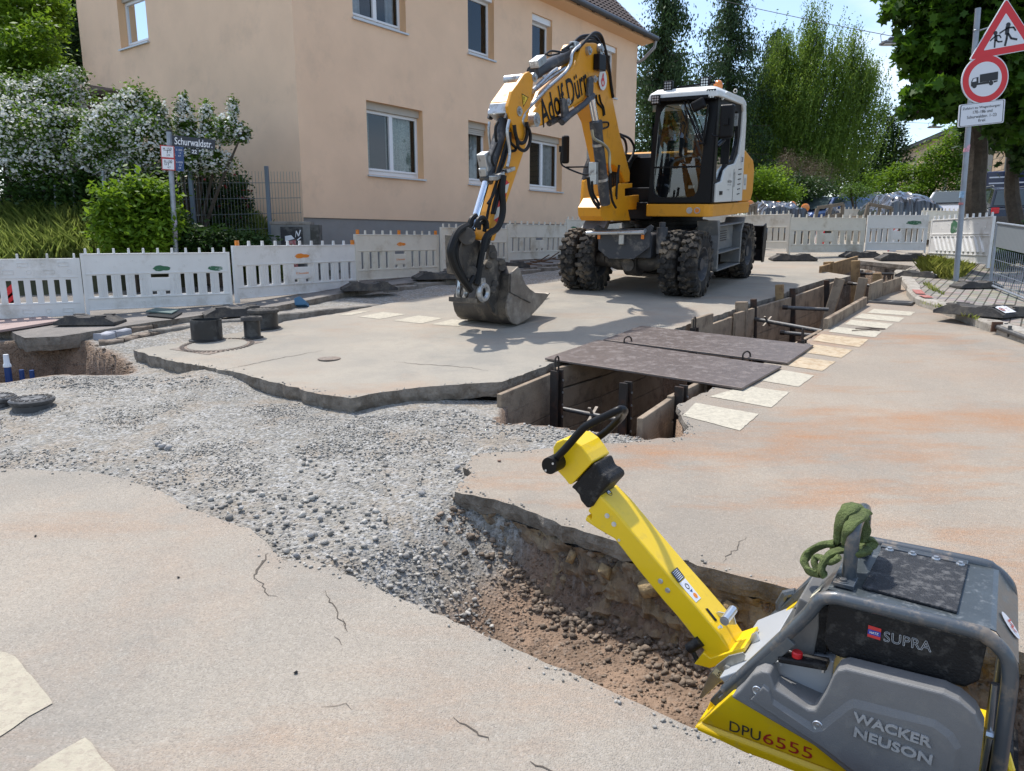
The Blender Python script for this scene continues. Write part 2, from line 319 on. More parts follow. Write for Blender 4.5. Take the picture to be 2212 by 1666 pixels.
def gmesh():
    xs = np.unique(np.round(np.concatenate([np.arange(-7.6, 4.6, .045), np.arange(4.6, 11.5, .06), np.linspace(11.5, 160, 26), np.linspace(-160, -7.6, 26)]), 4))
    ys = np.unique(np.round(np.concatenate([np.arange(.9, 9.6, .045), np.arange(9.6, 18.5, .07), np.linspace(18.5, 190, 28), np.linspace(-12, .9, 8)]), 4))
    X, Y = np.meshgrid(xs, ys); off, zone, _ = terrain(X, Y)
    Z = SY * Y + SX * X + off
    far_ = sm((np.hypot(X, Y) - 40) / 60); Z = Z - far_ * (Z - 2.5) * .55
    n = len(xs); m = len(ys); v = np.stack([X, Y, Z], -1).reshape(-1, 3)
    i = np.arange((m - 1) * (n - 1)); r = i // (n - 1); c = i % (n - 1); a = r * n + c
    f = np.stack([a, a + 1, a + n + 1, a + n], 1)
    m_ = bpy.data.materials.new('gravel_ground'); m_.use_nodes = True; t = m_.node_tree; b = t.nodes['Principled BSDF']; lk = t.links.new
    g = N(t, 'ShaderNodeNewGeometry'); at = N(t, 'ShaderNodeAttribute', attribute_name='zone')
    def nz(sc, det=5, rg=.65):
        q = N(t, 'ShaderNodeTexNoise'); q.inputs['Scale'].default_value = sc; q.inputs['Detail'].default_value = det; q.inputs['Roughness'].default_value = rg; lk(g.outputs['Position'], q.inputs['Vector']); return q.outputs[0]
    def mix(fac, c1, c2):
        q = N(t, 'ShaderNodeMixRGB')
        for k, x in ((0, fac), (1, c1), (2, c2)):
            if isinstance(x, tuple): q.inputs[k].default_value = (*x, 1)
            elif isinstance(x, float): q.inputs[k].default_value = x
            else: lk(x, q.inputs[k])
        return q.outputs[0]
    def mr(x, a, c, d=0., e=1.):
        q = N(t, 'ShaderNodeMapRange'); q.inputs[1].default_value = a; q.inputs[2].default_value = c; q.inputs[3].default_value = d; q.inputs[4].default_value = e; lk(x, q.inputs[0]); return q.outputs[0]
    vo = N(t, 'ShaderNodeTexVoronoi'); vo.inputs['Scale'].default_value = 48; lk(g.outputs['Position'], vo.inputs['Vector'])
    sp = N(t, 'ShaderNodeSeparateColor'); lk(vo.outputs['Color'], sp.inputs[0])
    c1 = mix(mr(nz(.8, 5), .4, .62), (.255, .24, .205), (.325, .30, .255))
    c1 = mix(mr(sp.outputs[0], .45, 1., 0., .85), c1, (.47, .465, .45))
    c1 = mix(mr(sp.outputs[1], .6, 1., 0., .7), c1, (.14, .14, .135))
    c1 = mix(mr(nz(1.9, 7, .75), .5, .62, 0., .55), c1, (.30, .235, .165)); c1 = mix(mr(nz(7, 7, .75), .5, .66, 0., .6), c1, (.17, .16, .14))
    c1 = mix(mr(nz(26, 4), .5, .7, 0., .5), c1, (.16, .15, .135))
    c2 = mix(mr(nz(3.2), .4, .6), (.30, .205, .14), (.19, .13, .088))
    c2 = mix(mr(nz(14), .52, .72, 0., .8), c2, (.055, .038, .028)); c2 = mix(mr(sp.outputs[0], .8, 1., 0., .5), c2, (.3, .24, .19))
    lk(mix(at.outputs['Fac'], c1, c2), b.inputs['Base Color']); b.inputs['Roughness'].default_value = .92
    bp = N(t, 'ShaderNodeBump'); bp.inputs['Strength'].default_value = .9; bp.inputs['Distance'].default_value = .02
    ad = N(t, 'ShaderNodeMath', operation='MULTIPLY_ADD'); ad.inputs[1].default_value = .8; lk(mr(vo.outputs['Distance'], 0, .5, 1., 0.), ad.inputs[0]); lk(nz(34, 6), ad.inputs[2]); lk(ad.outputs[0], bp.inputs['Height']); lk(bp.outputs[0], b.inputs['Normal'])
    o = npmesh('ground', v, f, m_, smooth=True); tag(o, kind='structure')
    att = o.data.attributes.new('zone', 'FLOAT', 'POINT'); att.data.foreach_set('value', zone.reshape(-1).astype(np.float32))
    return o
ground = gmesh()
def slab(name, poly, th, mtop, mside, lift=0, jag=.02, step=.055, near=14, **k):
    """a broken slab of road surface: outline made ragged, top on the road plane"""
    pts = []; n = len(poly)
    for i in range(n):
        a = V((*poly[i], 0)); b = V((*poly[(i + 1) % n], 0)); L_ = (b - a).length; cnt = max(1, int(L_ / step)) if a.length < near or b.length < near else 1
        d = (b - a) / max(L_, 1e-6); nn = V((-d.y, d.x, 0))
        for j in range(cnt):
            p = a + (b - a) * (j / cnt); q = mnoise.noise(p * 9) * jag * 1.4 + mnoise.noise(p * 31) * jag
            if 0 < j: p = p + nn * q
            pts.append((p.x, p.y))
    top = [V((x, y, gz(x, y) + lift)) for x, y in pts]
    mid = [V((x + mnoise.noise(V((x * 9, y * 9, 1))) * .022, y + mnoise.noise(V((x * 9, y * 9, 8))) * .022, gz(x, y) + lift - th * .55 + mnoise.noise(V((x * 12, y * 12, 3))) * th * .12)) for x, y in pts]
    cx = sum(p[0] for p in pts) / len(pts); cy = sum(p[1] for p in pts) / len(pts)
    bot = []
    for i, (x, y) in enumerate(pts):
        a = pts[i - 1]; b = pts[(i + 1) % len(pts)]; d = V((b[0] - a[0], b[1] - a[1], 0)); d = d.normalized() if d.length > 0 else V((1, 0, 0))
        q = (.012 + .03 * abs(mnoise.noise(V((x * 8, y * 8, 9)))))
        bot.append(V((x - d.y * q, y + d.x * q, gz(x, y) + lift - th + mnoise.noise(V((x * 15, y * 15, 5))) * th * .16)))
    m = MB(); k_ = len(pts)
    m.add(top, [tuple(range(k_))]); m.cm = 1
    m.add(top + mid, [(i, k_ + i, k_ + (i + 1) % k_, (i + 1) % k_) for i in range(k_)])
    m.add(mid + bot, [(i, k_ + i, k_ + (i + 1) % k_, (i + 1) % k_) for i in range(k_)])
    o = m.build(name, [mtop, mside], **k); return o
m_road = roadmat('road_surface', (.36, .315, .258), stain=.35, pebble=.7)
m_roadR = roadmat('road_surface_stained', (.345, .292, .232), stain=1.0, pebble=.6, off=2.3)
m_roadF = roadmat('road_surface_far', (.36, .32, .262), stain=.25, pebble=.25, off=5.1)
m_edge = mat('broken_concrete', (.23, .20, .165), .95, var=.35, vscale=9, bump=2.2, bscale=45, dirt=(.12, .095, .07), dscale=6, damt=.5)
fore = tag(slab('road', FORE, .13, m_road, m_edge), kind='structure')
right = tag(slab('road', RIGHT, .10, m_roadR, m_edge), kind='structure')
farslab = tag(slab('road', FAR, .145, m_roadF, m_edge), kind='structure')
# painted blocks of the crossing
m_paint = mat('worn_road_paint', (.46, .42, .33), .85, var=.12, vscale=14, bump=.5, bscale=120, dirt=(.36, .325, .262), dscale=34, damt=.5)
m_paint2 = mat('stained_road_paint', (.46, .37, .25), .8, var=.15, vscale=6, bump=.5, bscale=120, dirt=(.36, .25, .15), dscale=14, damt=.5)
m_paint3 = mat('flaking_road_paint', (.44, .395, .30), .85, var=.1, vscale=20, bump=.6, bscale=140, dirt=(.36, .31, .245), dscale=40, damt=.55)
def quad(parent, name, px, mt, lift=.004, jag=.008):
    P = [G(*p) for p in px]; m = MB(); pts = []
    for i in range(len(P)):
        a, b = P[i], P[(i + 1) % len(P)]; c = max(2, int((b - a).length / .04))
        for j in range(c):
            p = a.lerp(b, j / c); p = p + V((mnoise.noise(p * 14), mnoise.noise(p * 14 + V((5, 5, 5))), 0)) * jag; p.z = gz(p.x, p.y) + lift; pts.append(p)
    m.add(pts, [tuple(range(len(pts)))]); o = m.build(name, mt, parent=parent); return o
def z6(x, y): return (1474.7 + x / 3, 488 + y / 3)
def z5(x, y): return (737.3 + x / 3, 542.2 + y / 3)
for i, q in enumerate([[(85, 1150), (493, 1222), (370, 1330), (0, 1232)], [(410, 1040), (690, 1080), (575, 1180), (175, 1108)], [(640, 935), (853, 972), (750, 1045), (505, 1005)], [(740, 848), (990, 882), (905, 943), (645, 903)], [(815, 765), (1102, 806), (1028, 858), (760, 818)], [(895, 703), (1202, 738), (1145, 788), (840, 745)], [(985, 655), (1290, 688), (1245, 725), (945, 688)], [(1090, 610), (1365, 637), (1318, 670), (1050, 640)], [(1160, 570), (1438, 597), (1400, 625), (1110, 598)], [(1240, 540), (1505, 560), (1475, 585), (1195, 565)]]):
    quad(right, 'painted_block', [z6(*p) for p in q], m_paint2 if i in (3, 4, 5) else m_paint)
for q in [[(585, 478), (715, 445), (880, 458), (760, 490)], [(340, 453), (500, 420), (658, 438), (520, 472)], [(110, 428), (270, 398), (420, 412), (250, 443)], [(-20, 417), (90, 396), (200, 388), (60, 418)]]:
    quad(farslab, 'painted_block', [z5(*p) for p in q], m_paint)
quad(fore, 'painted_block', [(-200, 1385), (11, 1411), (32, 1420), (75, 1470), (116, 1522), (62, 1550), (-10, 1600), (-200, 1640)], m_paint3, jag=.007)
quad(fore, 'painted_block', [(184, 1595), (246, 1668), (300, 1740), (40, 1800), (-40, 1720), (60, 1668)], m_paint3, jag=.007)
m_crack = mat('crack', (.09, .075, .06), 1)
def crack(parent, px, w=.006):
    P = [G(*p) for p in px]; Q = []
    for a, b in zip(P, P[1:]):
        c = max(2, int((b - a).length / .03))
        for j in range(c): p = a.lerp(b, j / c); Q.append(p + V((mnoise.noise(p * 23), mnoise.noise(p * 23 + V((9, 1, 4))), 0)) * .035)
    Q.append(P[-1]); m = MB(); vs = []
    for i, p in enumerate(Q):
        d = (Q[min(i + 1, len(Q) - 1)] - Q[max(0, i - 1)]); d = V((-d.y, d.x, 0)).normalized() * w * .62 * (.25 + .75 * sin(pi * i / (len(Q) - 1))) * (.6 + abs(mnoise.noise(p * 40)))
        for s in (1, -1): q = p + d * s; q.z = gz(q.x, q.y) + .0025; vs.append(q)
    m.add(vs, [(2 * i, 2 * i + 1, 2 * i + 3, 2 * i + 2) for i in range(len(Q) - 1)]); m.build('crack', m_crack, parent=parent)
crack(fore, [(578, 1195), (565, 1215), (555, 1240), (549, 1252)], .010); crack(fore, [(549, 1252), (562, 1262), (565, 1275), (582, 1285), (600, 1290)], .005)
crack(fore, [(702, 1277), (715, 1300), (728, 1325), (737, 1345), (750, 1365)], .006); crack(fore, [(732, 1375), (738, 1395)], .004)
crack(fore, [(985, 1545), (1010, 1565), (1035, 1588), (1056, 1602)], .006); crack(fore, [(1150, 1648), (1180, 1658), (1220, 1672)], .006)
crack(fore, [(737, 1340), (745, 1360)], .004); crack(fore, [(700, 1520), (760, 1535)], .003)
crack(farslab, [(850, 782), (905, 787), (960, 790), (1018, 795), (1055, 801)], .009); crack(farslab, [(483, 800), (600, 775), (700, 757)], .010)
crack(right, [(1560, 1215), (1590, 1180), (1612, 1160)], .004)
# ------------------------------------------------------------------ stones
def ico():
    bm = bmesh.new(); bmesh.ops.create_icosphere(bm, subdivisions=1, radius=1); v = np.array([x.co[:] for x in bm.verts]); f = np.array([[q.index for q in fc.verts] for fc in bm.faces]); bm.free(); return v, f
IV, IF = ico()
OV = np.array([(1, 0, 0), (0, 1, 0), (-1, 0, 0), (0, -1, 0), (0, 0, 1), (0, 0, -1.)]); OF = np.array([(0, 1, 4), (1, 2, 4), (2, 3, 4), (3, 0, 4), (1, 0, 5), (2, 1, 5), (3, 2, 5), (0, 3, 5)])
def stones(pts, sizes, rng, hi=False):
    bv, bf = (IV, IF) if hi else (OV, OF); k = len(pts); n = len(bv)
    v = np.repeat(bv[None], k, 0) * (1 + rng.uniform(-.36, .30, (k, n, 1))) + rng.uniform(-.16, .16, (k, n, 3))
    if hi: v = np.clip(v, rng.uniform(-.8, -.35, (k, 1, 3)), rng.uniform(.35, .8, (k, 1, 3)))
    q = rng.normal(size=(k, 3, 3)); Q, _ = np.linalg.qr(q)
    sc = sizes[:, None] * rng.uniform(.6, 1.25, (k, 3)); v = v * sc[:, None, :]; v = np.einsum('kni,kij->knj', v, Q); v[:, :, 2] *= .72
    v = v + pts[:, None, :]; f = bf[None] + (np.arange(k) * n)[:, None, None]
    return v.reshape(-1, 3), f.reshape(-1, 3)
def scatter(px_poly, n, rng, dhr=0):
    poly = XY(px_poly, dhr); P = np.array(poly); lo, hi_ = P.min(0), P.max(0); out = []
    while sum(map(len, out)) < n:
        q = rng.uniform(lo, hi_, (n * 2, 2)); s_ = sdf(poly, q[:, 0], q[:, 1]); out.append(q[s_ < 0])
    return np.concatenate(out)[:n]
m_stone = mat('grey_crushed_stone', (.335, .315, .28), .9, island=.45, bump=.6, bscale=60)
m_stoneb = mat('brown_rubble_stone', (.20, .155, .115), .9, island=.5, bump=.8, bscale=60)
GRAV = [(0, 1012), (-250, 1010), (-250, 835), (0, 820), (290, 792), (500, 815), (757, 868), (1004, 850), (1084, 886), (1204, 893), (1330, 905), (1440, 925), (1478, 936), (1444, 947), (1204, 969), (1020, 984), (1000, 1010), (1015, 1022), (982, 1062), (1000, 1090), (1105, 1250), (1110, 1300), (1085, 1370), (981, 1344), (828, 1278), (706, 1221), (648, 1209), (618, 1213), (576, 1171), (420, 1103), (250, 1030)]
def place(q, sizes, rng, sink=.3):
    off, zone, _ = terrain(q[:, 0], q[:, 1]); z = SY * q[:, 1] + SX * q[:, 0] + off + sizes * sink
    return np.column_stack([q, z]), off
rng = np.random.default_rng(3)
q = scatter(GRAV, 30000, rng); nn = np.array([mnoise.fractal(V((x * 1.3, y * 1.3, 4)), .8, 2, 3) for x, y in q])
sz = .003 + .007 * rng.random(len(q)) ** 2.5 + .007 * np.clip(nn + .1, 0, 1) * rng.random(len(q)); keep = rng.random(len(q)) < np.clip(.22 + nn * 1.8, .03, 1)
q, sz = q[keep], sz[keep]; p3, of = place(q, sz, rng, .45); ok = of > -.75
va, fa = stones(p3[ok], sz[ok], rng)
def crumbs(line, cnt, on):
    L_ = np.array(line); i = rng.integers(0, len(L_) - 1, cnt); t = rng.random(cnt)[:, None]; q = L_[i] * (1 - t) + L_[i + 1] * t + rng.normal(size=(cnt, 2)) * .035; s_ = .003 + .011 * rng.random(cnt) ** 3
    ins = np.zeros(cnt, bool)
    for pl in (FORE, RIGHT, FAR): ins |= sdf(pl, q[:, 0], q[:, 1]) < 0
    o_, _, _ = terrain(q[:, 0], q[:, 1]); z = SY * q[:, 1] + SX * q[:, 0] + np.where(ins, 0, o_) + s_ * .3; v_, f_ = stones(np.column_stack([q, z]), s_, rng, True); vs.append(v_); fs.append(f_ + B0[0]); B0[0] += len(v_)
# coarser stones: band along the near slab, the mouth of the trench, the slope into the pit
BIG = [([(380, 1085), (560, 1040), (760, 1060), (840, 1100), (760, 1210), (700, 1215), (640, 1205), (590, 1180), (500, 1125)], 340, .006, .032), ([(700, 1215), (860, 1130), (1010, 1110), (1110, 1230), (1110, 1300), (1080, 1380), (980, 1340), (828, 1275)], 1100, .005, .026),
       ([(760, 868), (1004, 855), (1084, 888), (1204, 896), (1330, 908), (1440, 928), (1478, 938), (1330, 950), (1040, 930), (850, 900)], 1500, .005, .02), ([(0, 1005), (0, 955), (260, 960), (480, 1000), (700, 1030), (560, 1080), (330, 1048), (250, 1028)], 600, .005, .018),
       ([(640, 940), (980, 960), (1010, 1000), (960, 1060), (800, 1050), (640, 1010)], 380, .006, .024), ([(250, 800), (290, 792), (420, 800), (520, 815), (400, 830), (0, 830), (0, 818)], 320, .007, .026)]
vs, fs, b = [va], [fa], len(va)
for poly, cnt, s0, s1 in BIG:
    q = scatter(poly, cnt, rng); sz = s0 + (s1 - s0) * rng.random(cnt) ** 3; p3, of = place(q, sz, rng, .35); v_, f_ = stones(p3, sz, rng, True); vs.append(v_); fs.append(f_ + b); b += len(v_)
B0 = [b]; crumbs(FORE[2:40], 450, 1); crumbs(RIGHT_near, 300, 1); crumbs(farC[:18], 400, 1); crumbs(RIGHT_left[6:], 350, 1)
tag(npmesh('gravel', np.concatenate(vs), np.concatenate(fs), m_stone), 'loose grey crushed stone spread between the broken road slabs', 'gravel', kind='stuff')
# rubble in the pit and stones stuck in its earth wall
RUB = [(1010, 1120), (1110, 1160), (1260, 1230), (1400, 1290), (1520, 1330), (1560, 1400), (1500, 1440), (1400, 1400), (1250, 1330), (1150, 1290), (1105, 1270)]
q = scatter(RUB, 1500, rng, -.4); sz = .004 + .028 * rng.random(len(q)) ** 3; p3, of = place(q, sz, rng, .3); ok = of < -.1; v1, f1 = stones(p3[ok], sz[ok], rng, True)
q = scatter([(1090, 1270), (1240, 1330), (1420, 1400), (1530, 1450), (1560, 1620), (1330, 1510), (1110, 1400)], 420, rng, -.45); sz = .004 + .012 * rng.random(len(q)) ** 3; p3, of = place(q, sz, rng, .3); v2, f2 = stones(p3, sz, rng, True)
wl = RIGHT_near[7:]; pts = []
for i in range(650):
    t = rng.random() * (len(wl) - 1.01); k = int(t); a, b_ = wl[k], wl[k + 1]; u = t - k; o_ = abs(rng.normal()) * .10 + .02; pts.append((a[0] + (b_[0] - a[0]) * u - .57 * o_, a[1] + (b_[1] - a[1]) * u - .82 * o_))
q5 = np.array(pts); s5 = .006 + .03 * rng.random(len(q5)) ** 2.5; p3, of = place(q5, s5, rng, .3); v5, f5 = stones(p3, s5, rng, True); pts = []
for i in range(330):
    t = rng.random() * (len(wl) - 1.01); k = int(t); a, b_ = wl[k], wl[k + 1]; u = t - k
    x = a[0] + (b_[0] - a[0]) * u + .035; y = a[1] + (b_[1] - a[1]) * u + .055; pts.append((x, y, gz(x, y) - .10 - .26 * rng.random()))
pts = np.array(pts); sz = .02 + .035 * rng.random(len(pts)) ** 1.6; v3, f3 = stones(pts, sz, rng, True)
q = scatter([(0, 735), (200, 735), (285, 760), (285, 785), (200, 790), (0, 800)], 700, rng); s4 = .01 + .03 * rng.random(len(q)) ** 2; p3, of = place(q, s4, rng, .2); v4, f4 = stones(p3, s4, rng, True)
vv = np.concatenate([v1, v2, v3, v4, v5]); ff = np.concatenate([f1, f2 + len(v1), f3 + len(v1) + len(v2), f4 + len(v1) + len(v2) + len(v3), f5 + len(v1) + len(v2) + len(v3) + len(v4)])
tag(npmesh('rubble', vv, ff, m_stoneb), 'brown rubble and clods in the excavated pits', 'rubble', kind='stuff')
ml = mat('ochre_stone', (.34, .24, .12), .9, var=.3, vscale=14, bump=1.5, bscale=30, dirt=(.16, .11, .07), dscale=12, damt=.5)
for i, (px, py, s) in enumerate([(1345, 1235, .085), (1440, 1292, .085), (1262, 1212, .05), (1545, 1320, .08), (1600, 1335, .07)]):
    t = (px - 1138) / (1706 - 1138); x = .08 + 1.15 * t - .01; y = 3.84 - .84 * t - .015; z = gz(x, y) - .13 - s * .75
    v_, f_ = stones(np.array([[0, 0, 0.]]), np.array([s]), rng, True); v_[:, 2] *= 1.5
    o = npmesh('embedded_rock', v_, f_, ml, origin=None); o.location = (x, y, z)
    tag(o, ['ochre rock in the pit wall under the road edge, just behind the yellow pole', 'tall grey-brown rock in the pit wall, right of the yellow pole', 'small ochre stone jutting from the pit wall left of the yellow pole', 'ochre rock in the pit wall above the pole foot', 'ochre rock in the pit wall left of the grey handlebar'][i], 'rock', 'rocks stuck in the pit wall')
mr_ = mat('grey_loose_rock', (.31, .30, .285), .85, var=.25, vscale=30, bump=1, bscale=50)
mr2 = mat('dark_asphalt_crumb', (.03, .03, .03), .9)
def rock(px, py, s, label, cat='stone', grp='loose stones lying on the road and gravel', m=None, squash=.75):
    g_ = G(px, py); off, _, _ = terrain(np.array([g_.x]), np.array([g_.y])); on = sdf(FORE, np.array([g_.x]), np.array([g_.y]))[0] < 0 or sdf(RIGHT, np.array([g_.x]), np.array([g_.y]))[0] < 0 or sdf(FAR, np.array([g_.x]), np.array([g_.y]))[0] < 0
    z = gz(g_.x, g_.y) + (0 if on else float(off[0])); v_, f_ = stones(np.array([[0, 0, s * .5]]), np.array([s]), rng, True)
    o = npmesh('loose_stone', v_, f_, m or mr_); o.location = (g_.x, g_.y, z); tag(o, label, cat, grp)
rock(986, 1004, .05, 'grey stone against the jagged tip of the right road slab')
rock(1040, 1332, .045, 'dark blue-grey stone at the lower end of the gravel slope'); rock(1000, 1255, .035, 'grey stone on the gravel slope above the pit')
rock(350, 955, .045, 'grey stone in a small heap on the gravel, left of the yellow machine'); rock(362, 958, .035, 'darker stone touching the small heap on the gravel'); rock(338, 950, .03, 'leftmost stone of the small heap on the gravel')
rock(670, 1145, .045, 'pale grey stone on the gravel near the cracked slab corner'); rock(690, 1108, .035, 'reddish-brown tinged stone among grey ones on gravel'); rock(910, 1055, .035, 'pale stone alone on the gravel left of the right slab')
rock(870, 1058, .022, 'small pale stone on the gravel, left of a larger one'); rock(640, 1190, .04, 'grey stone at the notch of the near slab edge'); rock(520, 1090, .045, 'grey stone at the gravel edge of the near slab')
rock(640, 1455, .012, 'small black crumb on the near slab', 'crumb', 'dark crumbs on the road', mr2); rock(77, 1160, .011, 'small dark crumb on the near slab by the left picture edge', 'crumb', 'dark crumbs on the road', mr2); rock(385, 1249, .010, 'small dark crumb in the middle of the near slab', 'crumb', 'dark crumbs on the road', mr2); rock(1079, 998, .014, 'round brown pebble on the right slab', 'crumb', 'dark crumbs on the road', mat('brown_pebble', (.16, .09, .06), .8))

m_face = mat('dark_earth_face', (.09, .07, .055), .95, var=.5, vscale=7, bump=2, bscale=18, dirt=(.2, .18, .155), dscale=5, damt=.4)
def face(pxs, z0, z1, dy, am=.05, mt=None, dx=0, dn=.03, rows=6):
    m = MB(); P = []; L_ = [G(*p) if p[0] > 60 else V((*p, 0)) for p in pxs]
    for a, b in zip(L_, L_[1:]):
        for j in range(14): P.append(a.lerp(b, j / 14))
    P.append(L_[-1]); n = len(P); vs = []
    for k in range(rows + 1):
        for p in P: zz = z0 + (z1 - z0) * k / rows; r_ = am * mnoise.fractal(V((p.x * 6, zz * 14, p.y * 6)), .8, 2.2, 4); vs.append((p.x + dx + .57 * r_, p.y + dy + .82 * r_ - dn * k, gz(p.x, p.y) + zz))
    m.add(vs, [(k * n + i, k * n + i + 1, (k + 1) * n + i + 1, (k + 1) * n + i) for k in range(rows) for i in range(n - 1)]); tag(m.build('ground', mt or m_face), kind='structure')
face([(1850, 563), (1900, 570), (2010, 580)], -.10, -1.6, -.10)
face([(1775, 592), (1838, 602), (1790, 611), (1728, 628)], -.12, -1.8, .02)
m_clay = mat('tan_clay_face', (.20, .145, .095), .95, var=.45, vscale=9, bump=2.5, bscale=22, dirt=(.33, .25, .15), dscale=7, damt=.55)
m = MB(); L_ = [V((*p, 0)) for p in [(-.36, 4.14), (-.05, 3.96)] + RIGHT_near[7:]]; P = []
for a, b in zip(L_, L_[1:]):
    c = max(2, int((b - a).length / .02))
    for j in range(c): P.append(a.lerp(b, j / c))
n = len(P); vs = []; R_ = 16
for k in range(R_ + 1):
    for i, p in enumerate(P):
        t = k / R_; zz = -.085 - .40 * t; r_ = .055 * mnoise.fractal(V((p.x * 7, zz * 13, p.y * 7)), .7, 2.2, 5) + .03 * abs(mnoise.noise(V((p.x * 14, zz * 20, 2)))); o_ = -.01 + r_ - .05 * t * t; ed = min(1, i / 25)
        vs.append((p.x + .57 * o_ + .02, p.y + .82 * o_ + .035, gz(p.x, p.y) - .02 + zz * (.25 + .75 * ed)))
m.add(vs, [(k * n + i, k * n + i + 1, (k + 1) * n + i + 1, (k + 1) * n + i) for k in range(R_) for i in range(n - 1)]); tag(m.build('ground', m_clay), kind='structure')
# ------------------------------------------------------------------ the house
K = V(((667 - 1106) / F_PX * 15.5, 15.5, 0)); FN = V((FD.y, -FD.x, 0))       # corner on the ground plan, facade normal
LD = V((-FD.y, FD.x, 0))                                                      # direction of the left wall
gk = gz(K.x, K.y)
def fac(px, py):                                                              # pixel -> (s, z) on the long front
    p = PP(px, py, K, FN); return (p - K).dot(FD), p.z
def lef(px, py):
    p = PP(px, py, K, FD); return (p - K).dot(LD), p.z
LEN, DEP = fac(1374, 200)[0], lef(186, 200)[0]; EAVE = fac(1380, 84)[1]; PL = fac(700, 471)[1]
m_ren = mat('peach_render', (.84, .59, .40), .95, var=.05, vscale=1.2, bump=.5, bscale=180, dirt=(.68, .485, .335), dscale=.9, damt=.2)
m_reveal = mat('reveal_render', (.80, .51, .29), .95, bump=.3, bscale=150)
m_plin = mat('grey_plinth', (.26, .25, .24), .9, var=.06, bump=.3, bscale=120)
m_white = mat('white_window_frame', (.74, .76, .78), .35)
m_sill = mat('metal_sill', (.52, .55, .58), .4, .3)
m_pane = glass('window_pane', (.03, .035, .04), .02)
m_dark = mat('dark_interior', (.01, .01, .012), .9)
m_curt = mat('checked_curtain', (.42, .47, .46), .9, var=.35, vscale=30)
m_sheer = mat('grey_curtain', (.55, .55, .60), .9, var=.2, vscale=8)
m_tile = mat('roof_tiles', (.085, .06, .05), .8, var=.35, vscale=9)
m_gut = mat('zinc_gutter', (.10, .10, .105), .45, .6)
house = empty('house', V((K.x, K.y, gk)), 'peach rendered two storey house with white windows behind the plastic barriers', 'house')
HM = frame((0, 0, 0), FD); # local x along front, y into the house
def hp(s, d, z): return V((FD.x * s + LD.x * d, FD.y * s + LD.y * d, z - gk))      # house local point; d: depth behind front
m_wallm = MB()
# openings on the front: (s0, s1, z0, z1)
def opening(l, r, t, b, x=None):
    s0 = fac(l, b)[0]; s1 = fac(r, b)[0]; return s0, s1, fac(l, b)[1], fac(l, t)[1]
W1 = opening(796.5, 915.5, 217, 376); zb, zt = W1[2], W1[3]
lw = [(W1[0], W1[1]), (fac(1012, 330)[0], fac(1056, 330)[0]), (fac(1144, 330)[0], fac(1214, 330)[0]), (fac(1267, 330)[0], fac(1312, 330)[0])]
zub = fac(762, 36)[1]; zut = zub + (zt - zb)
uw = [(fac(762, 30)[0], fac(877, 60)[0]), (fac(1011, 90)[0], fac(1067, 110)[0]), (fac(1149, 110)[0], fac(1192, 120)[0]), (fac(1287, 180)[0], fac(1330.5, 190)[0])]
ops = [(a, b, zb, zt) for a, b in lw] + [(a, b, zub, zut) for a, b in uw]
RV = .26
def wall_grid(mb, length, z0, z1, ops, at, thick=RV):
    """wall sheet with real openings and reveals; at(s, d, z) -> point"""
    ss = sorted({0, length} | {round(o[i], 4) for o in ops for i in (0, 1)}); zs = sorted({z0, z1} | {round(o[i], 4) for o in ops for i in (2, 3)})
    for a, b in zip(ss, ss[1:]):
        for c, d in zip(zs, zs[1:]):
            if any(o[0] - .001 < (a + b) / 2 < o[1] + .001 and o[2] - .001 < (c + d) / 2 < o[3] + .001 for o in ops): continue
            mb.add([at(a, 0, c), at(b, 0, c), at(b, 0, d), at(a, 0, d)], [(0, 1, 2, 3)])
    return [(lambda a, b, c, d: [at(a, 0, c), at(b, 0, c), at(b, 0, d), at(a, 0, d), at(a, thick, c), at(b, thick, c), at(b, thick, d), at(a, thick, d)])(*o) for o in ops]
wm = MB(); revs = wall_grid(wm, LEN, PL, EAVE, ops, hp)
lops = [(lef(322, 95)[0], lef(262, 103)[0], lef(322, 88)[1], lef(322, 88)[1] + 1.25)]
def hl(s, d, z): return hp(d, s, z)
revs2 = wall_grid(wm, DEP, gk - .6, EAVE, lops, hl)
gab = EAVE + 4.5
wm.add([hl(0, 0, EAVE), hl(DEP, 0, EAVE), hl(DEP / 2, 0, gab)], [(0, 1, 2)])
wm.add([hp(LEN, 0, PL), hp(LEN, DEP, PL), hp(LEN, DEP, EAVE), hp(LEN, 0, EAVE)], [(0, 1, 2, 3)]); wm.add([hp(LEN, 0, EAVE), hp(LEN, DEP, EAVE), hp(LEN, DEP / 2, gab)], [(0, 1, 2)])
wm.add([hp(0, DEP, gk - 1), hp(LEN, DEP, gk - 1), hp(LEN, DEP, EAVE), hp(0, DEP, EAVE)], [(0, 1, 2, 3)])
wm.cm = 1
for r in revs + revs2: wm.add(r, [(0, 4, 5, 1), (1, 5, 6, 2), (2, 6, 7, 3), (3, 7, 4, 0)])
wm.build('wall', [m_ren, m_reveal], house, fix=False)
pm = MB(); pm.add([hp(0, .03, gk - 1), hp(LEN, .03, gk - 1), hp(LEN, .03, PL), hp(0, .03, PL), hp(0, 0, PL), hp(LEN, 0, PL)], [(0, 1, 2, 3), (3, 2, 5, 4)]); pm.build('plinth', m_plin, house, fix=False)
rf = MB()
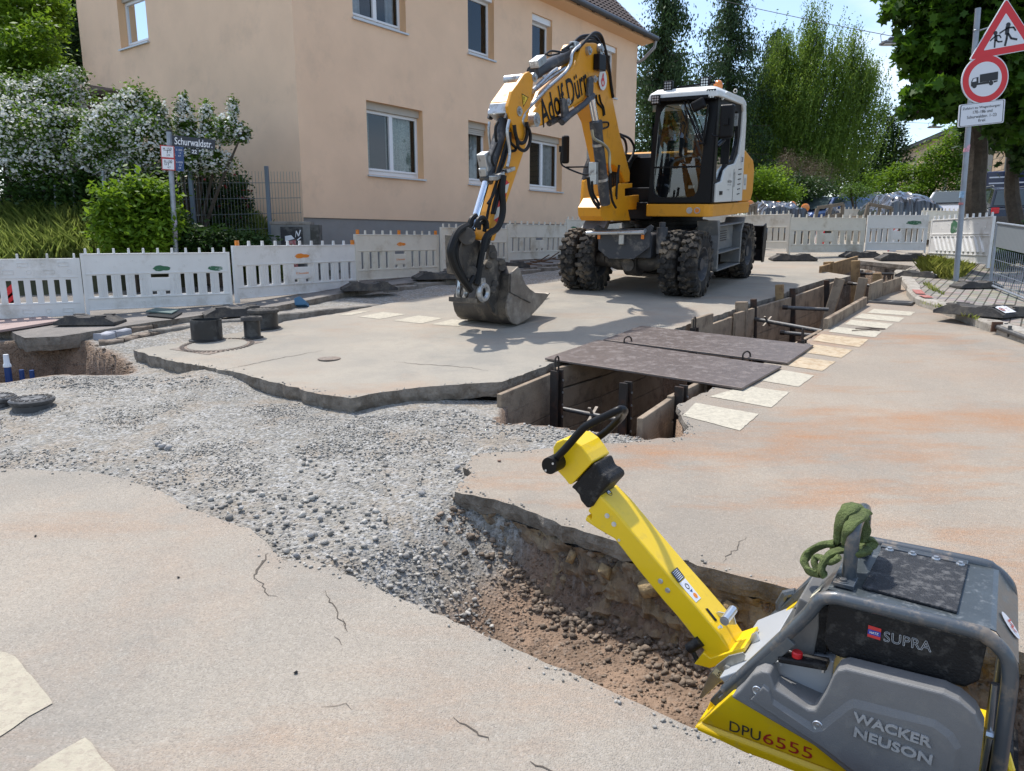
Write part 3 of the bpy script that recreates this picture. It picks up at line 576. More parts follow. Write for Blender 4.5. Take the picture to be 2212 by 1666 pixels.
for sgn in (0, 1):
    for i in range(int((LEN + .8) / .24)):
        s = -.4 + i * .24
        for j in range(26):
            t0, t1 = j / 26, (j + 1) / 26
            def rp(s_, t, up=0):
                d = -.55 + (DEP / 2 + .55) * t; z = EAVE - .12 + (gab - EAVE + .3) * t + up; return hp(s_, d if sgn == 0 else DEP - d, z)
            if sgn == 0 and i > 20: rf.add([rp(s, t0, .06), rp(s + .12, t0, .1), rp(s + .24, t0, .06), rp(s + .24, t1, .03), rp(s + .12, t1, .07), rp(s, t1, .03)], [(0, 1, 4, 5), (1, 2, 3, 4)])
    rf.add([rp(-.4, 0), rp(LEN + .4, 0), rp(LEN + .4, 1), rp(-.4, 1)], [(0, 1, 2, 3)])
roof = rf.build('roof', m_tile, house, fix=False)
sf = MB(); sf.add([hp(-.3, 0, EAVE - .0), hp(LEN + .3, 0, EAVE), hp(LEN + .3, -.45, EAVE + .02), hp(-.3, -.45, EAVE + .02), hp(-.3, -.45, EAVE - .14), hp(LEN + .3, -.45, EAVE - .14), hp(LEN + .3, 0, EAVE - .2), hp(-.3, 0, EAVE - .2)], [(2, 3, 4, 5), (4, 7, 6, 5), (1, 2, 5, 6)]); sf.build('eaves_board', m_reveal, house, fix=False)
gu = MB(); gu.tube([hp(-.3, -.56, EAVE - .03), hp(LEN + .35, -.56, EAVE - .03)], .085, 10)
for i in range(18): gu.tube([hp(.4 + i * .85, -.56, EAVE - .13), hp(.4 + i * .85, -.47, EAVE - .1), hp(.4 + i * .85, -.44, EAVE + .02)], .012, 5)
gu.build('gutter', m_gut, roof, smooth=True)
dpm = MB(); dpm.tube([hp(LEN + .3, -.52, EAVE - .1), hp(LEN + .3, -.5, EAVE - .3), hp(LEN + .05, -.2, EAVE - .7), hp(LEN - .02, .12, EAVE - .85), hp(LEN + .06, .15, gk)], .055, 8); dpm.build('downpipe', mat('zinc_pipe', (.3, .3, .31), .4, .7), house, smooth=True)
sg = MB()
for j, zz in enumerate((.28, .5)): sg.tube([hp(8, .75, EAVE + .55 + zz), hp(LEN + .3, .75, EAVE + .55 + zz)], .012, 5)
for i in range(50): sg.tube([hp(LEN + .3 - i * .14, .75, EAVE + .5), hp(LEN + .3 - i * .14, .75, EAVE + 1.05)], .007, 4)
sg.build('snow_guard', m_gut, roof)
def window(at, s0, s1, z0, z1, kind, depth=RV, side='r', shutter=0, curtain=None, openv=False):
    d = depth - .02; f = MB(); b = .07
    w_ = s1 - s0; top = z1 - (.16 if shutter >= 0 and kind != 'open' else 0)
    def bx(a, b_, c, e, d0, d1, m): 
        P = [at(a, d0, c), at(b_, d0, c), at(b_, d1, c), at(a, d1, c), at(a, d0, e), at(b_, d0, e), at(b_, d1, e), at(a, d1, e)]
        m.add(P, [(3, 2, 1, 0), (4, 5, 6, 7), (0, 1, 5, 4), (1, 2, 6, 5), (2, 3, 7, 6), (3, 0, 4, 7)])
    bx(s0, s0 + b, z0, top, d - .05, d, f); bx(s1 - b, s1, z0, top, d - .05, d, f); bx(s0 + b, s1 - b, z0, z0 + .1, d - .052, d, f); bx(s0 + b, s1 - b, top - b, top, d - .052, d, f)
    bx(s0 + b, s1 - b, z0 + .1, z0 + .15, d - .075, d - .053, f)
    mid = (s0 + s1) / 2
    if kind == 'double': bx(mid - .055, mid + .055, z0 + .1, top - b, d - .07, d - .002, f)
    fo = f.build('window', m_white, house, bevel=.006, seg=1)
    p = MB(); p.add([at(s0 + b, d - .02, z0 + .1), at(s1 - b, d - .02, z0 + .1), at(s1 - b, d - .02, top - b), at(s0 + b, d - .02, top - b)], [(0, 1, 2, 3)])
    p.build('pane', glass('clear_pane', (.02, .02, .02), .02, alpha=.06), fo, fix=False)
    k = MB(); bx(s0 - .04, s1 + .04, z0 - .05, z0 - .015, -.06, d - .05, k); k.build('sill', m_sill, fo)
    if shutter >= 0:
        r = MB(); bx(s0, s1, top, z1, .06 if shutter == 2 else d - .12, d, r)
        if shutter >= 1:
            nsl = 3 if shutter == 1 else 0
            for i in range(nsl if shutter == 1 else 0): bx(s0 + .03, s1 - .03, top - .05 * (i + 1), top - .05 * i - .006, d - .1, d - .08, r)
        if shutter == 3:
            for i in range(int((top - z0) / .05)): bx(s0 + .03, s1 - .03, top - .05 * (i + 1), top - .05 * i - .006, d - .1, d - .08, r)
        r.build('shutter_box', m_white if shutter == 2 else mat('beige_shutter', (.45, .42, .36), .6), fo)
    if curtain:
        for a, c, mt in curtain:
            cu = MB(); n = 24; vs = []
            for i in range(n + 1):
                s = s0 + b + (w_ - 2 * b) * (a + (c - a) * i / n); dd = d + .09 + .025 * sin(i * 1.9)
                vs += [at(s, dd, z0 + .05), at(s, dd, top)]
            cu.add(vs, [(2 * i, 2 * i + 2, 2 * i + 3, 2 * i + 1) for i in range(n)]); cu.build('curtain', mt, fo, smooth=True, fix=False)
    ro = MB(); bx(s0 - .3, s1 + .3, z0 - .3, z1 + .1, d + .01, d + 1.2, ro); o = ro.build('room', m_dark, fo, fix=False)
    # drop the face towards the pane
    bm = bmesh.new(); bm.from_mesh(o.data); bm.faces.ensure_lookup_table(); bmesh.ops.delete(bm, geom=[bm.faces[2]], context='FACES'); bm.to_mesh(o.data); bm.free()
o_ = ops
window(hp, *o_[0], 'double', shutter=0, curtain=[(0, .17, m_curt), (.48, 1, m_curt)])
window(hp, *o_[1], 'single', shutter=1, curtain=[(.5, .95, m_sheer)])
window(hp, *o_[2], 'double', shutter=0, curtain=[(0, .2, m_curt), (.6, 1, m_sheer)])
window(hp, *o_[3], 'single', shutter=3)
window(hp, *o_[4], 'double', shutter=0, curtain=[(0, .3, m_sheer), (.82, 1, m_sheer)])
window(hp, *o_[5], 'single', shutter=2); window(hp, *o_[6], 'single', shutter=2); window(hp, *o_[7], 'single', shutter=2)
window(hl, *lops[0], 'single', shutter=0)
# ------------------------------------------------------------------ pavements, kerbs
m_asph = mat('grey_pavement', (.17, .155, .14), .9, var=.2, vscale=3, bump=.6, bscale=90, dirt=(.25, .225, .2), dscale=2, damt=.5)
m_conc = mat('kerb_concrete', (.255, .235, .205), .9, var=.2, vscale=6, bump=.8, bscale=70, dirt=(.13, .11, .09), dscale=5, damt=.45)
def sheet(name, poly, lift, th, mt, ms=None, jag=.01, step=.1, **k): return slab(name, poly, th, mt, ms or m_edge, lift=lift, jag=jag, step=step, **k)
lk1 = G(837, 627); lk2 = G(1104, 592)
leftp = XY([(55, 738), (130, 735), (210, 722), (270, 712), (350, 700), (420, 690), (500, 675), (600, 668), (735, 640), (837, 622), (1104, 589)]) 
far1 = (leftp[-1][0] + FD.x * 40, leftp[-1][1] + FD.y * 40)
PAVL = leftp + [far1, (K.x + FD.x * 50 - .0, K.y + FD.y * 50), (K.x + .05, K.y + .1), (-9, 14.2), (-14, 11.6), (-12, 8.5)] + XY([(-60, 722), (20, 722)])
tag(sheet('pavement', PAVL, .045, .17, m_asph, m_edge, jag=.02), kind='structure')
def beamstone(a, b, w_, h, top, label, mt=m_conc, name='kerb_stone', cat='kerb', grp='kerb stones along the left pavement', rag=.0, origin=None):
    d = (b - a); L_ = d.length; d.normalize(); M = frame((a.x, a.y, gz(a.x, a.y)), V((d.x, d.y, SY * d.y + SX * d.x)))
    m = MB(); n = max(2, int(L_ / .15)); prof = [(0, top - h), (0, top - .015), (.015, top), (w_ - .02, top + .002), (w_, top - h)]
    vs = []
    for i in range(n + 1):
        for y, z in prof: vs.append((L_ * i / n, y + mnoise.noise(V((i * .7, y * 9, a.x))) * rag, z + mnoise.noise(V((i * .6, y * 5, a.y))) * rag))
    k = len(prof); fs = [(i * k + j, (i + 1) * k + j, (i + 1) * k + j + 1, i * k + j + 1) for i in range(n) for j in range(k - 1)] + [tuple(range(k)), tuple(n * k + j for j in range(k))]
    m.add(vs, fs); o = m.build(name, mt, bevel=0); o.matrix_world = M; return tag(o, label, cat, grp)
# kerb stones behind the bucket
a = G(837, 627); dirk = (G(1104, 592) - a); 
nst = 9
for i in range(nst):
    p = a + dirk * (i / 4.6); q_ = a + dirk * ((i + .985) / 4.6)
    beamstone(p, q_, .14, .16, .055, f'long grey kerb stone, {["nearest the lying kerb block", "second behind the lying kerb block", "third behind the lying kerb block", "left of the bucket", "just behind the bucket arm", "right of the bucket arm", "with sticks lying on it, left of the front wheels", "behind the left front wheels", "farthest one behind the excavator"][i]}', rag=.006)
beamstone(G(597, 690), G(822, 652), .30, .14, .07, 'long flat concrete kerb block lying along the gravel strip beside the blue plastic', name='kerb_block', rag=.014, grp=None)
pts_ = [(330, 716), (440, 697), (560, 684), (597, 682)]
for i in range(3): beamstone(G(*pts_[i]), G(*pts_[i + 1]), .12, .12, .02, ['broken kerb stone left of the two black pipes', 'broken kerb stone behind the open black pipe', 'broken kerb stone behind the lidded black pipes'][i], rag=.02, grp=None)
m_sett = mat('dirty_sett', (.20, .16, .125), .9, var=.3, vscale=10, bump=1, bscale=50, dirt=(.1, .075, .055), dscale=9, damt=.5)
m_sett2 = mat('grey_sett', (.33, .34, .37), .85, var=.15, bump=.6)
for i, (x0, y0, x1, y1, mt, lb) in enumerate([(213, 737, 267, 732, m_sett, 'brown sett at the corner over the left pit'), (270, 731, 302, 724, m_sett, 'brown sett next to the corner sett'), (304, 724, 326, 718, m_sett, 'brown sett in the middle of the row'), (328, 718, 352, 712, m_sett, 'brown sett fourth from the left pit'), (353, 711, 380, 705, m_sett, 'brown sett fifth from the left pit'), (382, 705, 412, 699, m_sett, 'brown sett beside the open black pipe'), (219, 727, 249, 721, m_sett2, 'left of the two blue-grey setts'), (252, 720, 284, 713, m_sett2, 'right of the two blue-grey setts'), (286, 712, 330, 704, m_sett, 'long brown stone behind the sett row'), (332, 703, 364, 697, m_sett, 'short brown stone behind the sett row')]):
    beamstone(G(x0, y0), G(x1, y1), .17, .13, .0 if i < 6 else .03, lb, mt, 'paving_sett', 'paving stone', 'row of setts by the left pit', rag=.02)
# right pavement with curved kerb
KO = [G(*p) for p in [(1957, 628), (1958, 638), (1974.7, 656), (2008, 669), (2055, 686), (2121, 712), (2165, 727), (2225, 748)]]
KO = [KO[0] + V((.9, 2.2, 0))] + KO
def smooth_line(P, n=6):
    out = []
    for i in range(len(P) - 1):
        p0, p1, p2, p3 = P[max(0, i - 1)], P[i], P[i + 1], P[min(len(P) - 1, i + 2)]
        for j in range(n):
            t = j / n; out.append(.5 * ((2 * p1) + (-p0 + p2) * t + (2 * p0 - 5 * p1 + 4 * p2 - p3) * t * t + (-p0 + 3 * p1 - 3 * p2 + p3) * t ** 3))
    out.append(P[-1]); return out
KS = smooth_line(KO); KW = .19; inner = []
for i, p in enumerate(KS):
    d = (KS[min(i + 1, len(KS) - 1)] - KS[max(0, i - 1)]); inner.append(p + V((-d.y, d.x, 0)).normalized() * KW)
tot = len(KS); cuts = [0, 11, 17, 23, 32, 41, tot - 1]
m_red = mat('red_spray', (.36, .10, .085), .9, dirt=(.33, .29, .24), dscale=40, damt=.5)
m_kerb = mat('light_kerb_concrete', (.36, .33, .285), .9, var=.2, vscale=8, bump=1, bscale=80, dirt=(.17, .145, .115), dscale=6, damt=.4)
for ci, (a, b) in enumerate(zip(cuts, cuts[1:])):
    m = MB(); vs = []; idx = range(a, b + 1)
    for i in idx:
        o_p, ip = KS[i], inner[i]; e = .0
        for q, z in ((o_p, -.12), (o_p, .09), (o_p.lerp(ip, .16), .118), (o_p.lerp(ip, .97), .12), (ip.lerp(o_p, .03), -.05)): vs.append((q.x, q.y, gz(q.x, q.y) + z + mnoise.noise(q * 6 + V((0, 0, z * 20))) * .008))
    n = len(idx) - 1; m.add(vs, [(i * 5 + j, (i + 1) * 5 + j, (i + 1) * 5 + j + 1, i * 5 + j + 1) for i in range(n) for j in range(4)] + [tuple(range(5)), tuple(n * 5 + j for j in range(5))])
    c = KS[a]; o = m.build('kerb_stone', m_kerb, origin=(c.x, c.y, gz(c.x, c.y))); tag(o, ['weathered kerb stone running away behind the grass tuft', 'curved kerb stone with a red sprayed end beside the drain grate', 'curved kerb stone with a red mark at the grass tuft', 'kerb stone under the barrier foot with the white sticker', 'kerb stone right of the barrier foot with the white sticker', 'kerb stone behind the pile of steel struts'][ci], 'kerb', 'curved kerb of the right pavement')
    if ci in (1, 2):
        j = a + (b - a) // 2 if ci == 1 else a + 1; r = MB(); P = [KS[j].lerp(inner[j], .2), KS[j + 3].lerp(inner[j + 3], .2), KS[j + 3].lerp(inner[j + 3], .9), KS[j].lerp(inner[j], .9)]
        r.add([(p.x, p.y, gz(p.x, p.y) + .136) for p in P], [(0, 1, 2, 3)]); r.build('spray_mark', m_red, o, fix=False, M=Matrix.Translation(-V((c.x, c.y, gz(c.x, c.y)))))
def paver():
    m = mat('concrete_pavers', (.26, .235, .205), .9); t = m.node_tree; b = t.nodes['Principled BSDF']; g = N(t, 'ShaderNodeNewGeometry'); mp_ = N(t, 'ShaderNodeMapping'); mp_.inputs['Rotation'].default_value = (0, 0, -.95)
    br = N(t, 'ShaderNodeTexBrick'); br.inputs['Scale'].default_value = 1; br.inputs['Brick Width'].default_value = .22; br.inputs['Row Height'].default_value = .12; br.inputs['Mortar Size'].default_value = .009
    br.inputs['Color1'].default_value = (.29, .26, .225, 1); br.inputs['Color2'].default_value = (.20, .18, .155, 1); br.inputs['Mortar'].default_value = (.055, .05, .035, 1)
    t.links.new(g.outputs['Position'], mp_.inputs[0]); t.links.new(mp_.outputs[0], br.inputs[0])
    n = N(t, 'ShaderNodeTexNoise'); n.inputs['Scale'].default_value = 5; n.inputs['Detail'].default_value = 8; t.links.new(g.outputs['Position'], n.inputs['Vector'])
    mi = N(t, 'ShaderNodeMixRGB', blend_type='MULTIPLY'); mi.inputs[0].default_value = .7; t.links.new(br.outputs[0], mi.inputs[1]); t.links.new(n.outputs[1], mi.inputs[2])
    mm = N(t, 'ShaderNodeMixRGB', blend_type='ADD'); mm.inputs[0].default_value = .35; t.links.new(mi.outputs[0], mm.inputs[1]); t.links.new(br.outputs[0], mm.inputs[2]); t.links.new(mm.outputs[0], b.inputs['Base Color'])
    bp = N(t, 'ShaderNodeBump'); bp.inputs['Distance'].default_value = .01; bp.invert = True; t.links.new(br.outputs['Fac'], bp.inputs['Height']); t.links.new(bp.outputs[0], b.inputs['Normal']); return m
m_pav = paver()
e0 = inner[0]
PAVR = [(p.x, p.y) for p in inner] + [(7.4, 7.2), (14, 5), (26, 12), (22, 24), (20 + FD.x * 40, 24 + FD.y * 50), (e0.x + FD.x * 40 + 3, e0.y + FD.y * 48), (e0.x + FD.x * 3, e0.y + FD.y * 3)]
tag(sheet('pavement', PAVR, .118, .12, m_pav, m_conc, jag=.0, step=3), kind='structure')
# ------------------------------------------------------------------ plastic barriers
m_plas = mat('white_barrier_plastic', (.71, .70, .67), .45, var=.05, vscale=3, bump=.12, bscale=30, dirt=(.40, .36, .29), dscale=1.7, damt=.26, obj=False)
m_plas2 = mat('yellowed_barrier_plastic', (.66, .62, .53), .5, var=.06, vscale=3, bump=.12, bscale=30, dirt=(.40, .33, .23), dscale=1.7, damt=.34)
m_dim = mat('dimple_shadow_plastic', (.52, .50, .46), .6)
m_green = mat('green_spray_paint', (.04, .14, .07), .7, dirt=(.6, .62, .6), dscale=9, damt=.35)
m_orng = mat('orange_spray_paint', (.72, .22, .02), .7, dirt=(.75, .5, .3), dscale=14, damt=.3)
m_foot = mat('recycled_rubber', (.05, .047, .045), .8, var=.3, vscale=7, bump=1, bscale=60, dirt=(.13, .115, .095), dscale=6, damt=.5)
BL = 2.0
def slot_solid(m, x0, x1, z0, z1, slots, th, y0=-.0):
    """plate between x0..x1, z0..z1 with rectangular openings"""
    xs = sorted({x0, x1} | {s[i] for s in slots for i in (0, 1)}); zs = sorted({z0, z1} | {s[i] for s in slots for i in (2, 3)})
    hole = lambda a, b: any(s[0] - 1e-6 < a < s[1] + 1e-6 and s[2] - 1e-6 < b < s[3] + 1e-6 for s in slots)
    nx, nz_ = len(xs), len(zs); b0 = len(m.v)
    m.v += [(x, y0 - th / 2, z) for z in zs for x in xs] + [(x, y0 + th / 2, z) for z in zs for x in xs]; o = nx * nz_
    solid = {(i, j) for i in range(nx - 1) for j in range(nz_ - 1) if not hole((xs[i] + xs[i + 1]) / 2, (zs[j] + zs[j + 1]) / 2)}
    id_ = lambda i, j, s: b0 + j * nx + i + s * o
    def f(*q): m.f.append(tuple(q)); m.m.append(m.cm)
    for i, j in solid:
        f(id_(i, j, 0), id_(i + 1, j, 0), id_(i + 1, j + 1, 0), id_(i, j + 1, 0)); f(id_(i, j + 1, 1), id_(i + 1, j + 1, 1), id_(i + 1, j, 1), id_(i, j, 1))
        for di, dj, a, b in ((-1, 0, (i, j), (i, j + 1)), (1, 0, (i + 1, j + 1), (i + 1, j)), (0, -1, (i + 1, j), (i, j)), (0, 1, (i, j + 1), (i + 1, j + 1))):
            if (i + di, j + dj) not in solid: f(id_(*a, 0), id_(*b, 0), id_(*b, 1), id_(*a, 1))
def panel_mesh(style):
    m = MB(); mt = .036; L_ = BL
    if style == 'ribs':
        slots = []; w_ = .06; cx = 1.0
        for i in range(4): x = .10 + .185 * i; slots.append((x, x + w_, .30, .64))
        for i in range(4): x = BL - .10 - w_ - .185 * i; slots.append((x, x + w_, .30, .64))
        slots += [(cx - .125, cx + .125, .585, .645), (cx - .125, cx - .06, .30, .355), (cx + .06, cx + .125, .30, .355)]
        slot_solid(m, .02, L_ - .02, .09, .985, slots, mt)
        for z in (.985, .665, .27, .085): m.box((L_ / 2, 0, z), (L_ - .04, mt + .022, .022))
        ribs = []
        for i in range(4):
            for s in (0, 1):
                x0 = .10 + .185 * i + w_ if s == 0 else L_ - .10 - .185 * i - w_
                for k in range(3): ribs.append(x0 + (.03 + .033 * k if s == 0 else -.03 - .033 * k))
        for x in ribs: m.box((x, 0, .468), (.014, mt + .018, .345))
        m.box((cx, 0, .47), (.27, mt + .014, .20))
        m.box((cx, 0, .328), (.035, mt + .014, .055))
        dim = [(.17 + .235 * i, .87 - .09 * (i % 2)) for i in range(8)] + [(.2 + .27 * i, .185 + .02 * (i % 2)) for i in range(7)]
        for x, z in dim: m.ring((x, -mt / 2, z), (0, 1, 0), .017, .0055, 14, 5)
    elif style == 'old':
        slots = [(.06 + .158 * i, .06 + .158 * i + .072, .31, .66) for i in range(12)]
        slot_solid(m, .02, L_ - .02, .07, 1.0, slots, mt)
        for z in (.70, .285): m.box((L_ / 2, 0, z), (L_ - .04, mt + .014, .012))
        for r, z in enumerate((.905, .79, .17)):
            for i in range(7):
                x = .17 + .27 * i + (.07 if r == 1 else 0)
                if (i + r) % 2: m.ring((x, -mt / 2, z), (0, 1, 0), .034, .007, 18, 5)
                else:
                    for dx, dz, a, b in ((0, .03, .13, .01), (0, -.03, .13, .01), (-.07, 0, .01, .07), (.07, 0, .01, .07)): m.box((x + dx, -mt / 2, z + dz), (a, .014, b))
    else:
        slot_solid(m, .02, L_ - .02, .09, .985, [], mt)
        for z in (.985, .665, .62, .24, .085): m.box((L_ / 2, 0, z), (L_ - .04, mt + .026, .024))
        for i in range(11):
            x = .16 + .155 * i; m.tube([(x, -.02, .58), (x + .16, -.02, .29)], .030, 8); m.tube([(x, -.02, .58), (x, -.005, .605)], .03, 8)
        for x, z in [(.17 + .235 * i, .87 - .09 * (i % 2)) for i in range(8)]: m.ring((x, -mt / 2, z), (0, 1, 0), .017, .0055, 14, 5)
    nk = 11 if style != 'old' else 6
    for i in range(nk):
        x = .02 + (L_ - .04) * (i + .0) / (nk - 1); x = min(max(x, .05), L_ - .05)
        m.box((x, 0, 1.035), (.034, .034, .085), taper=.86)
    return m
def post_mesh(x):
    m = MB(); m.box((x, 0, .5), (.045, .048, 1.0)); m.cyl((x, 0, .0), (x, 0, -.0 + .06), .02, 8); return m
PM = {}
for st in ('ribs', 'old', 'diag'): PM[st] = panel_mesh(st)
protos = {}
BTXT = {}
def barrier(g0, g1, style, label, mt, group='white plastic barrier panels round the site', lift=.04, paint=(), knob=(), text=False, back=False, tilt=0, zs=.93):
    d = g1 - g0; L_ = d.length; sc = L_ / BL
    M = frame((g0.x, g0.y, gz(g0.x, g0.y) + lift), V((d.x, d.y, d.z))) @ Matrix.Diagonal((sc, 1, zs, 1)) @ Matrix.Rotation(tilt, 4, 'Y')
    key = (style, mt.name); r = empty('barrier', M, label, 'barrier', group)
    if key not in protos:
        p = PM[style].build('panel', mt, bevel=.004, seg=1); q1 = post_mesh(.0).build('post', mt); q2 = post_mesh(BL).build('post', mt); protos[key] = (p, q1, q2); kids_ = (p, q1, q2)
        for c in kids_: c.parent = r
    else:
        for c in protos[key]: k = c.copy(); COL.objects.link(k); k.parent = r
    for (x, z, w_, h, m) in paint:
        q = MB(); n = 28; pts = []
        for i in range(n):
            a = 2 * pi * i / n; rr = 1 + .35 * mnoise.noise(V((cos(a) * 1.5, sin(a) * 1.5, x * 9))) + .12 * mnoise.noise(V((cos(a) * 6, sin(a) * 6, x * 9)))
            pts.append((x + cos(a) * w_ / 2 * rr, -.0215, z + sin(a) * h / 2 * rr))
        q.add(pts, [tuple(range(n))]); q.build('spray_mark', m, r, fix=False)
    for x in knob:
        q = MB(); q.box((x, 0, 1.04), (.04, .04, .095)); q.build('painted_knob', m_orng, r)
    if text:
        q = MB(); text_on(q, 'E.Sauwald', Matrix(((1, 0, 0, 1.0), (0, 0, -1, -.026), (0, 1, 0, .47), (0, 0, 0, 1))), width=.2, bold=.01); q.build('lettering', m_orng, r, fix=False)
    return r
def foot(px, py, ang, label, sc=1, sticker=False, dh=0, group='rubber barrier feet'):
    g = G(px, py, dh); m = MB(); W_, D_, H = .78, .36, .115
    prof = [(-W_ / 2, 0), (-W_ / 2, .04), (-W_ / 2 + .15, H), (-.10, H), (-.08, H - .015), (.08, H - .015), (.10, H), (W_ / 2 - .15, H), (W_ / 2, .04), (W_ / 2, 0)]
    n = len(prof); vs = [(x, -D_ / 2 + (.02 if z > .05 else 0), z) for x, z in prof] + [(x, D_ / 2 - (.02 if z > .05 else 0), z) for x, z in prof]
    m.add(vs, [tuple(range(n))[::-1], tuple(range(n, 2 * n))] + [(i, i + 1, n + i + 1, n + i) for i in range(n - 1)] + [(n - 1, 0, n, 2 * n - 1)])
    for s in (-1, 1):
        for k in (-1, 1): m.box((s * .2, k * .12, H + .004), (.13, .07, .014))
        m.box((s * (W_ / 2 - .07), 0, .05), (.07, .2, .018), Matrix.Rotation(s * .38, 3, 'Y'))
    M = frame((g.x, g.y, gz(g.x, g.y) + dh), V((cos(ang), sin(ang), SY * sin(ang)))) @ Matrix.Diagonal((sc, sc, sc, 1))
    if sticker:
        r = empty('ballast_block', M, label, 'barrier foot', group); m.build('rubber_block', m_foot, r, bevel=.008)
        T = Matrix.Translation((.315, 0, .084)) @ Matrix.Rotation(.463, 4, 'Y')
        T = T @ Matrix.Rotation(0, 4, 'Z'); q = MB(); P = [(-.07, -.13), (.07, -.13), (.07, .13), (-.07, .13)]
        q.add([T @ V((x, y, .006)) for x, y in P], [(0, 1, 2, 3)]); q.cm = 1
        q.ring(T @ V((0, -.075, .008)), T.to_3x3() @ V((0, 0, 1)), .034, .005, 16, 4)
        TT = T @ Matrix.Translation((0, 0, .006)) @ Matrix.Rotation(pi / 2, 4, 'Z')
        text_on(q, 'AD', TT @ Matrix.Translation((-.075, 0, 0)), height=.035, bold=.02)
        text_on(q, 'Adolf', TT @ Matrix.Translation((.045, .018, 0)), height=.022); text_on(q, 'Dürr', TT @ Matrix.Translation((.045, -.02, 0)), height=.022)
        q.build('sticker', [mat('sticker_white', (.7, .7, .7), .5), m_red], r, fix=False); return r
    o = m.build('ballast_block', m_foot, bevel=.008); o.matrix_world = M; return tag(o, label, 'barrier foot', group)
B = [(G(-150, 716), G(183, 690), 'old', 'white barrier with twelve slots and moulded bars, at the left picture edge', m_plas, [(.5, .93, .22, .14, m_green), (.62, .62, .34, .04, m_green)], (), False, 0),
     (G(192, 690), G(500, 664), 'ribs', 'white barrier panel with two green spray marks', m_plas, [(1.02, .735, .22, .10, m_green), (1.80, .72, .22, .09, m_green)], (), False, 0),
     (G(514, 664), G(770, 621), 'ribs', 'white barrier with orange blob, orange knob and orange lettering, lying lower left', m_plas, [(1.0, .79, .22, .09, m_orng)], (.05, 1.95), True, 0),
     (G(772, 621), G(946, 594), 'ribs', 'yellowed barrier with orange blob and orange lettering, behind the kerb foot', m_plas2, [(1.02, .79, .2, .08, m_orng)], (.05, 1.0, 1.95), True, 0),
     (G(955, 594), G(1096, 574), 'ribs', 'barrier partly hidden by the excavator bucket arm', m_plas2, (), (), False, 0),
     (G(1098, 574), G(1222, 554), 'ribs', 'barrier between the bucket arm and the left front wheels', m_plas2, (), (), False, 0),
     (G(1223, 554), G(1330, 540), 'ribs', 'barrier behind the left front wheels of the excavator', m_plas2, [(.25, .77, .2, .05, m_green)], (), False, 0),
     (G(1331, 540), G(1440, 535), 'ribs', 'barrier behind the middle of the excavator undercarriage', m_plas2, (), (), False, 0),
     (G(1441, 537), G(1568, 545), 'ribs', 'barrier behind the right front wheels of the excavator', m_plas2, (), (), False, 0),
     (G(1570, 547), G(1700, 557), 'ribs', 'barrier right behind the excavator blade', m_plas2, (), (), False, 0),
     (G(1703, 557), G(1861, 552), 'ribs', 'barrier with a red and white board showing through its slots', m_plas2, (), (), False, 0),
     (G(1868, 552), G(1996, 552), 'ribs', 'barrier at the far pit with a dark green spray cloud', m_plas, [(1.55, .80, .5, .11, m_green)], (), False, 0),
     (G(2004, 583), G(2128, 616), 'diag', 'barrier with slanting grooves beside the sign pole', m_plas, [(.85, .82, .28, .3, m_green)], (), False, 0)]
bars = [barrier(a, b, st, lb, mt, paint=pt, knob=kn, text=tx, lift=.06 if i < 12 else .14, zs=(.86, .86, .88, .91, .93, .91, .91, .92, .94, .95, .95, .97, .91)[i]) for i, (a, b, st, lb, mt, pt, kn, tx, tl) in enumerate(B)]
# panels behind
barrier(G(1985, 532), G(2080, 528), 'ribs', 'barrier standing across behind the slanting-groove barrier', m_plas2, lift=.12)
barrier(G(2085, 550), G(2152, 498), 'ribs', 'barrier running away along the tree trunks', m_plas, lift=.12)
barrier(G(1785, 512), G(1872, 512), 'ribs', 'barrier in front of the parked blue estate car', m_plas2, lift=.05)
m_redw = mat('warning_red', (.55, .02, .02), .4); 
foot(196, 700, .04, 'greyish barrier foot between the two leftmost panels', dh=.05)
foot(512, 682, .5, 'large dark barrier foot at the corner behind the lidded black pipes', 1.15)
foot(797, 627, .35, 'dark barrier foot on the kerb left of the bucket', 1.2, dh=.06)
foot(945, 603, .4, 'dark barrier foot just left of the bucket arm', 1.2, dh=.06)
foot(1100, 578, .4, 'barrier foot right of the bucket arm', 1.1, dh=.05)
foot(1712, 563, -.1, 'black barrier foot on the road behind the rear wheel', 1.35)
foot(1858, 556, 0, 'black barrier foot at the far corner of the pit', 1.2); foot(1948, 563, -.15, 'wide dark barrier foot over the far pit', 1.45)
foot(2108, 622, .05, 'black barrier foot on the pavers between sign pole and mesh fence', .9, dh=.12)
foot(2105, 680, -1.0, 'black barrier foot with white sticker on the right kerb', 1.1, sticker=True, dh=.12)
foot(1985, 599, -.95, 'black barrier foot with white sticker behind the grass tuft', .95, sticker=True, dh=.1)
foot(2222, 682, -.1, 'barrier foot cut by the right picture edge', 1.0, dh=.12)
# ------------------------------------------------------------------ street sign post and other posts
m_galv = mat('galvanised_pole', (.28, .31, .35), .45, .4, var=.15, vscale=6)
def pole_px(name, base, topy, r, label, cat, dx=0, mt=None, dh=0, lean=None, part=False):
    g = G(*base, dh); top = PY(base[0] + dx, topy, g.y) - g
    M = Matrix.Translation(g); e = empty(name, M, label, cat); m = MB(); m.cyl((0, 0, -.3), top, r, 12); m.build('pole', mt or m_galv, e, smooth=True); return e, g, top
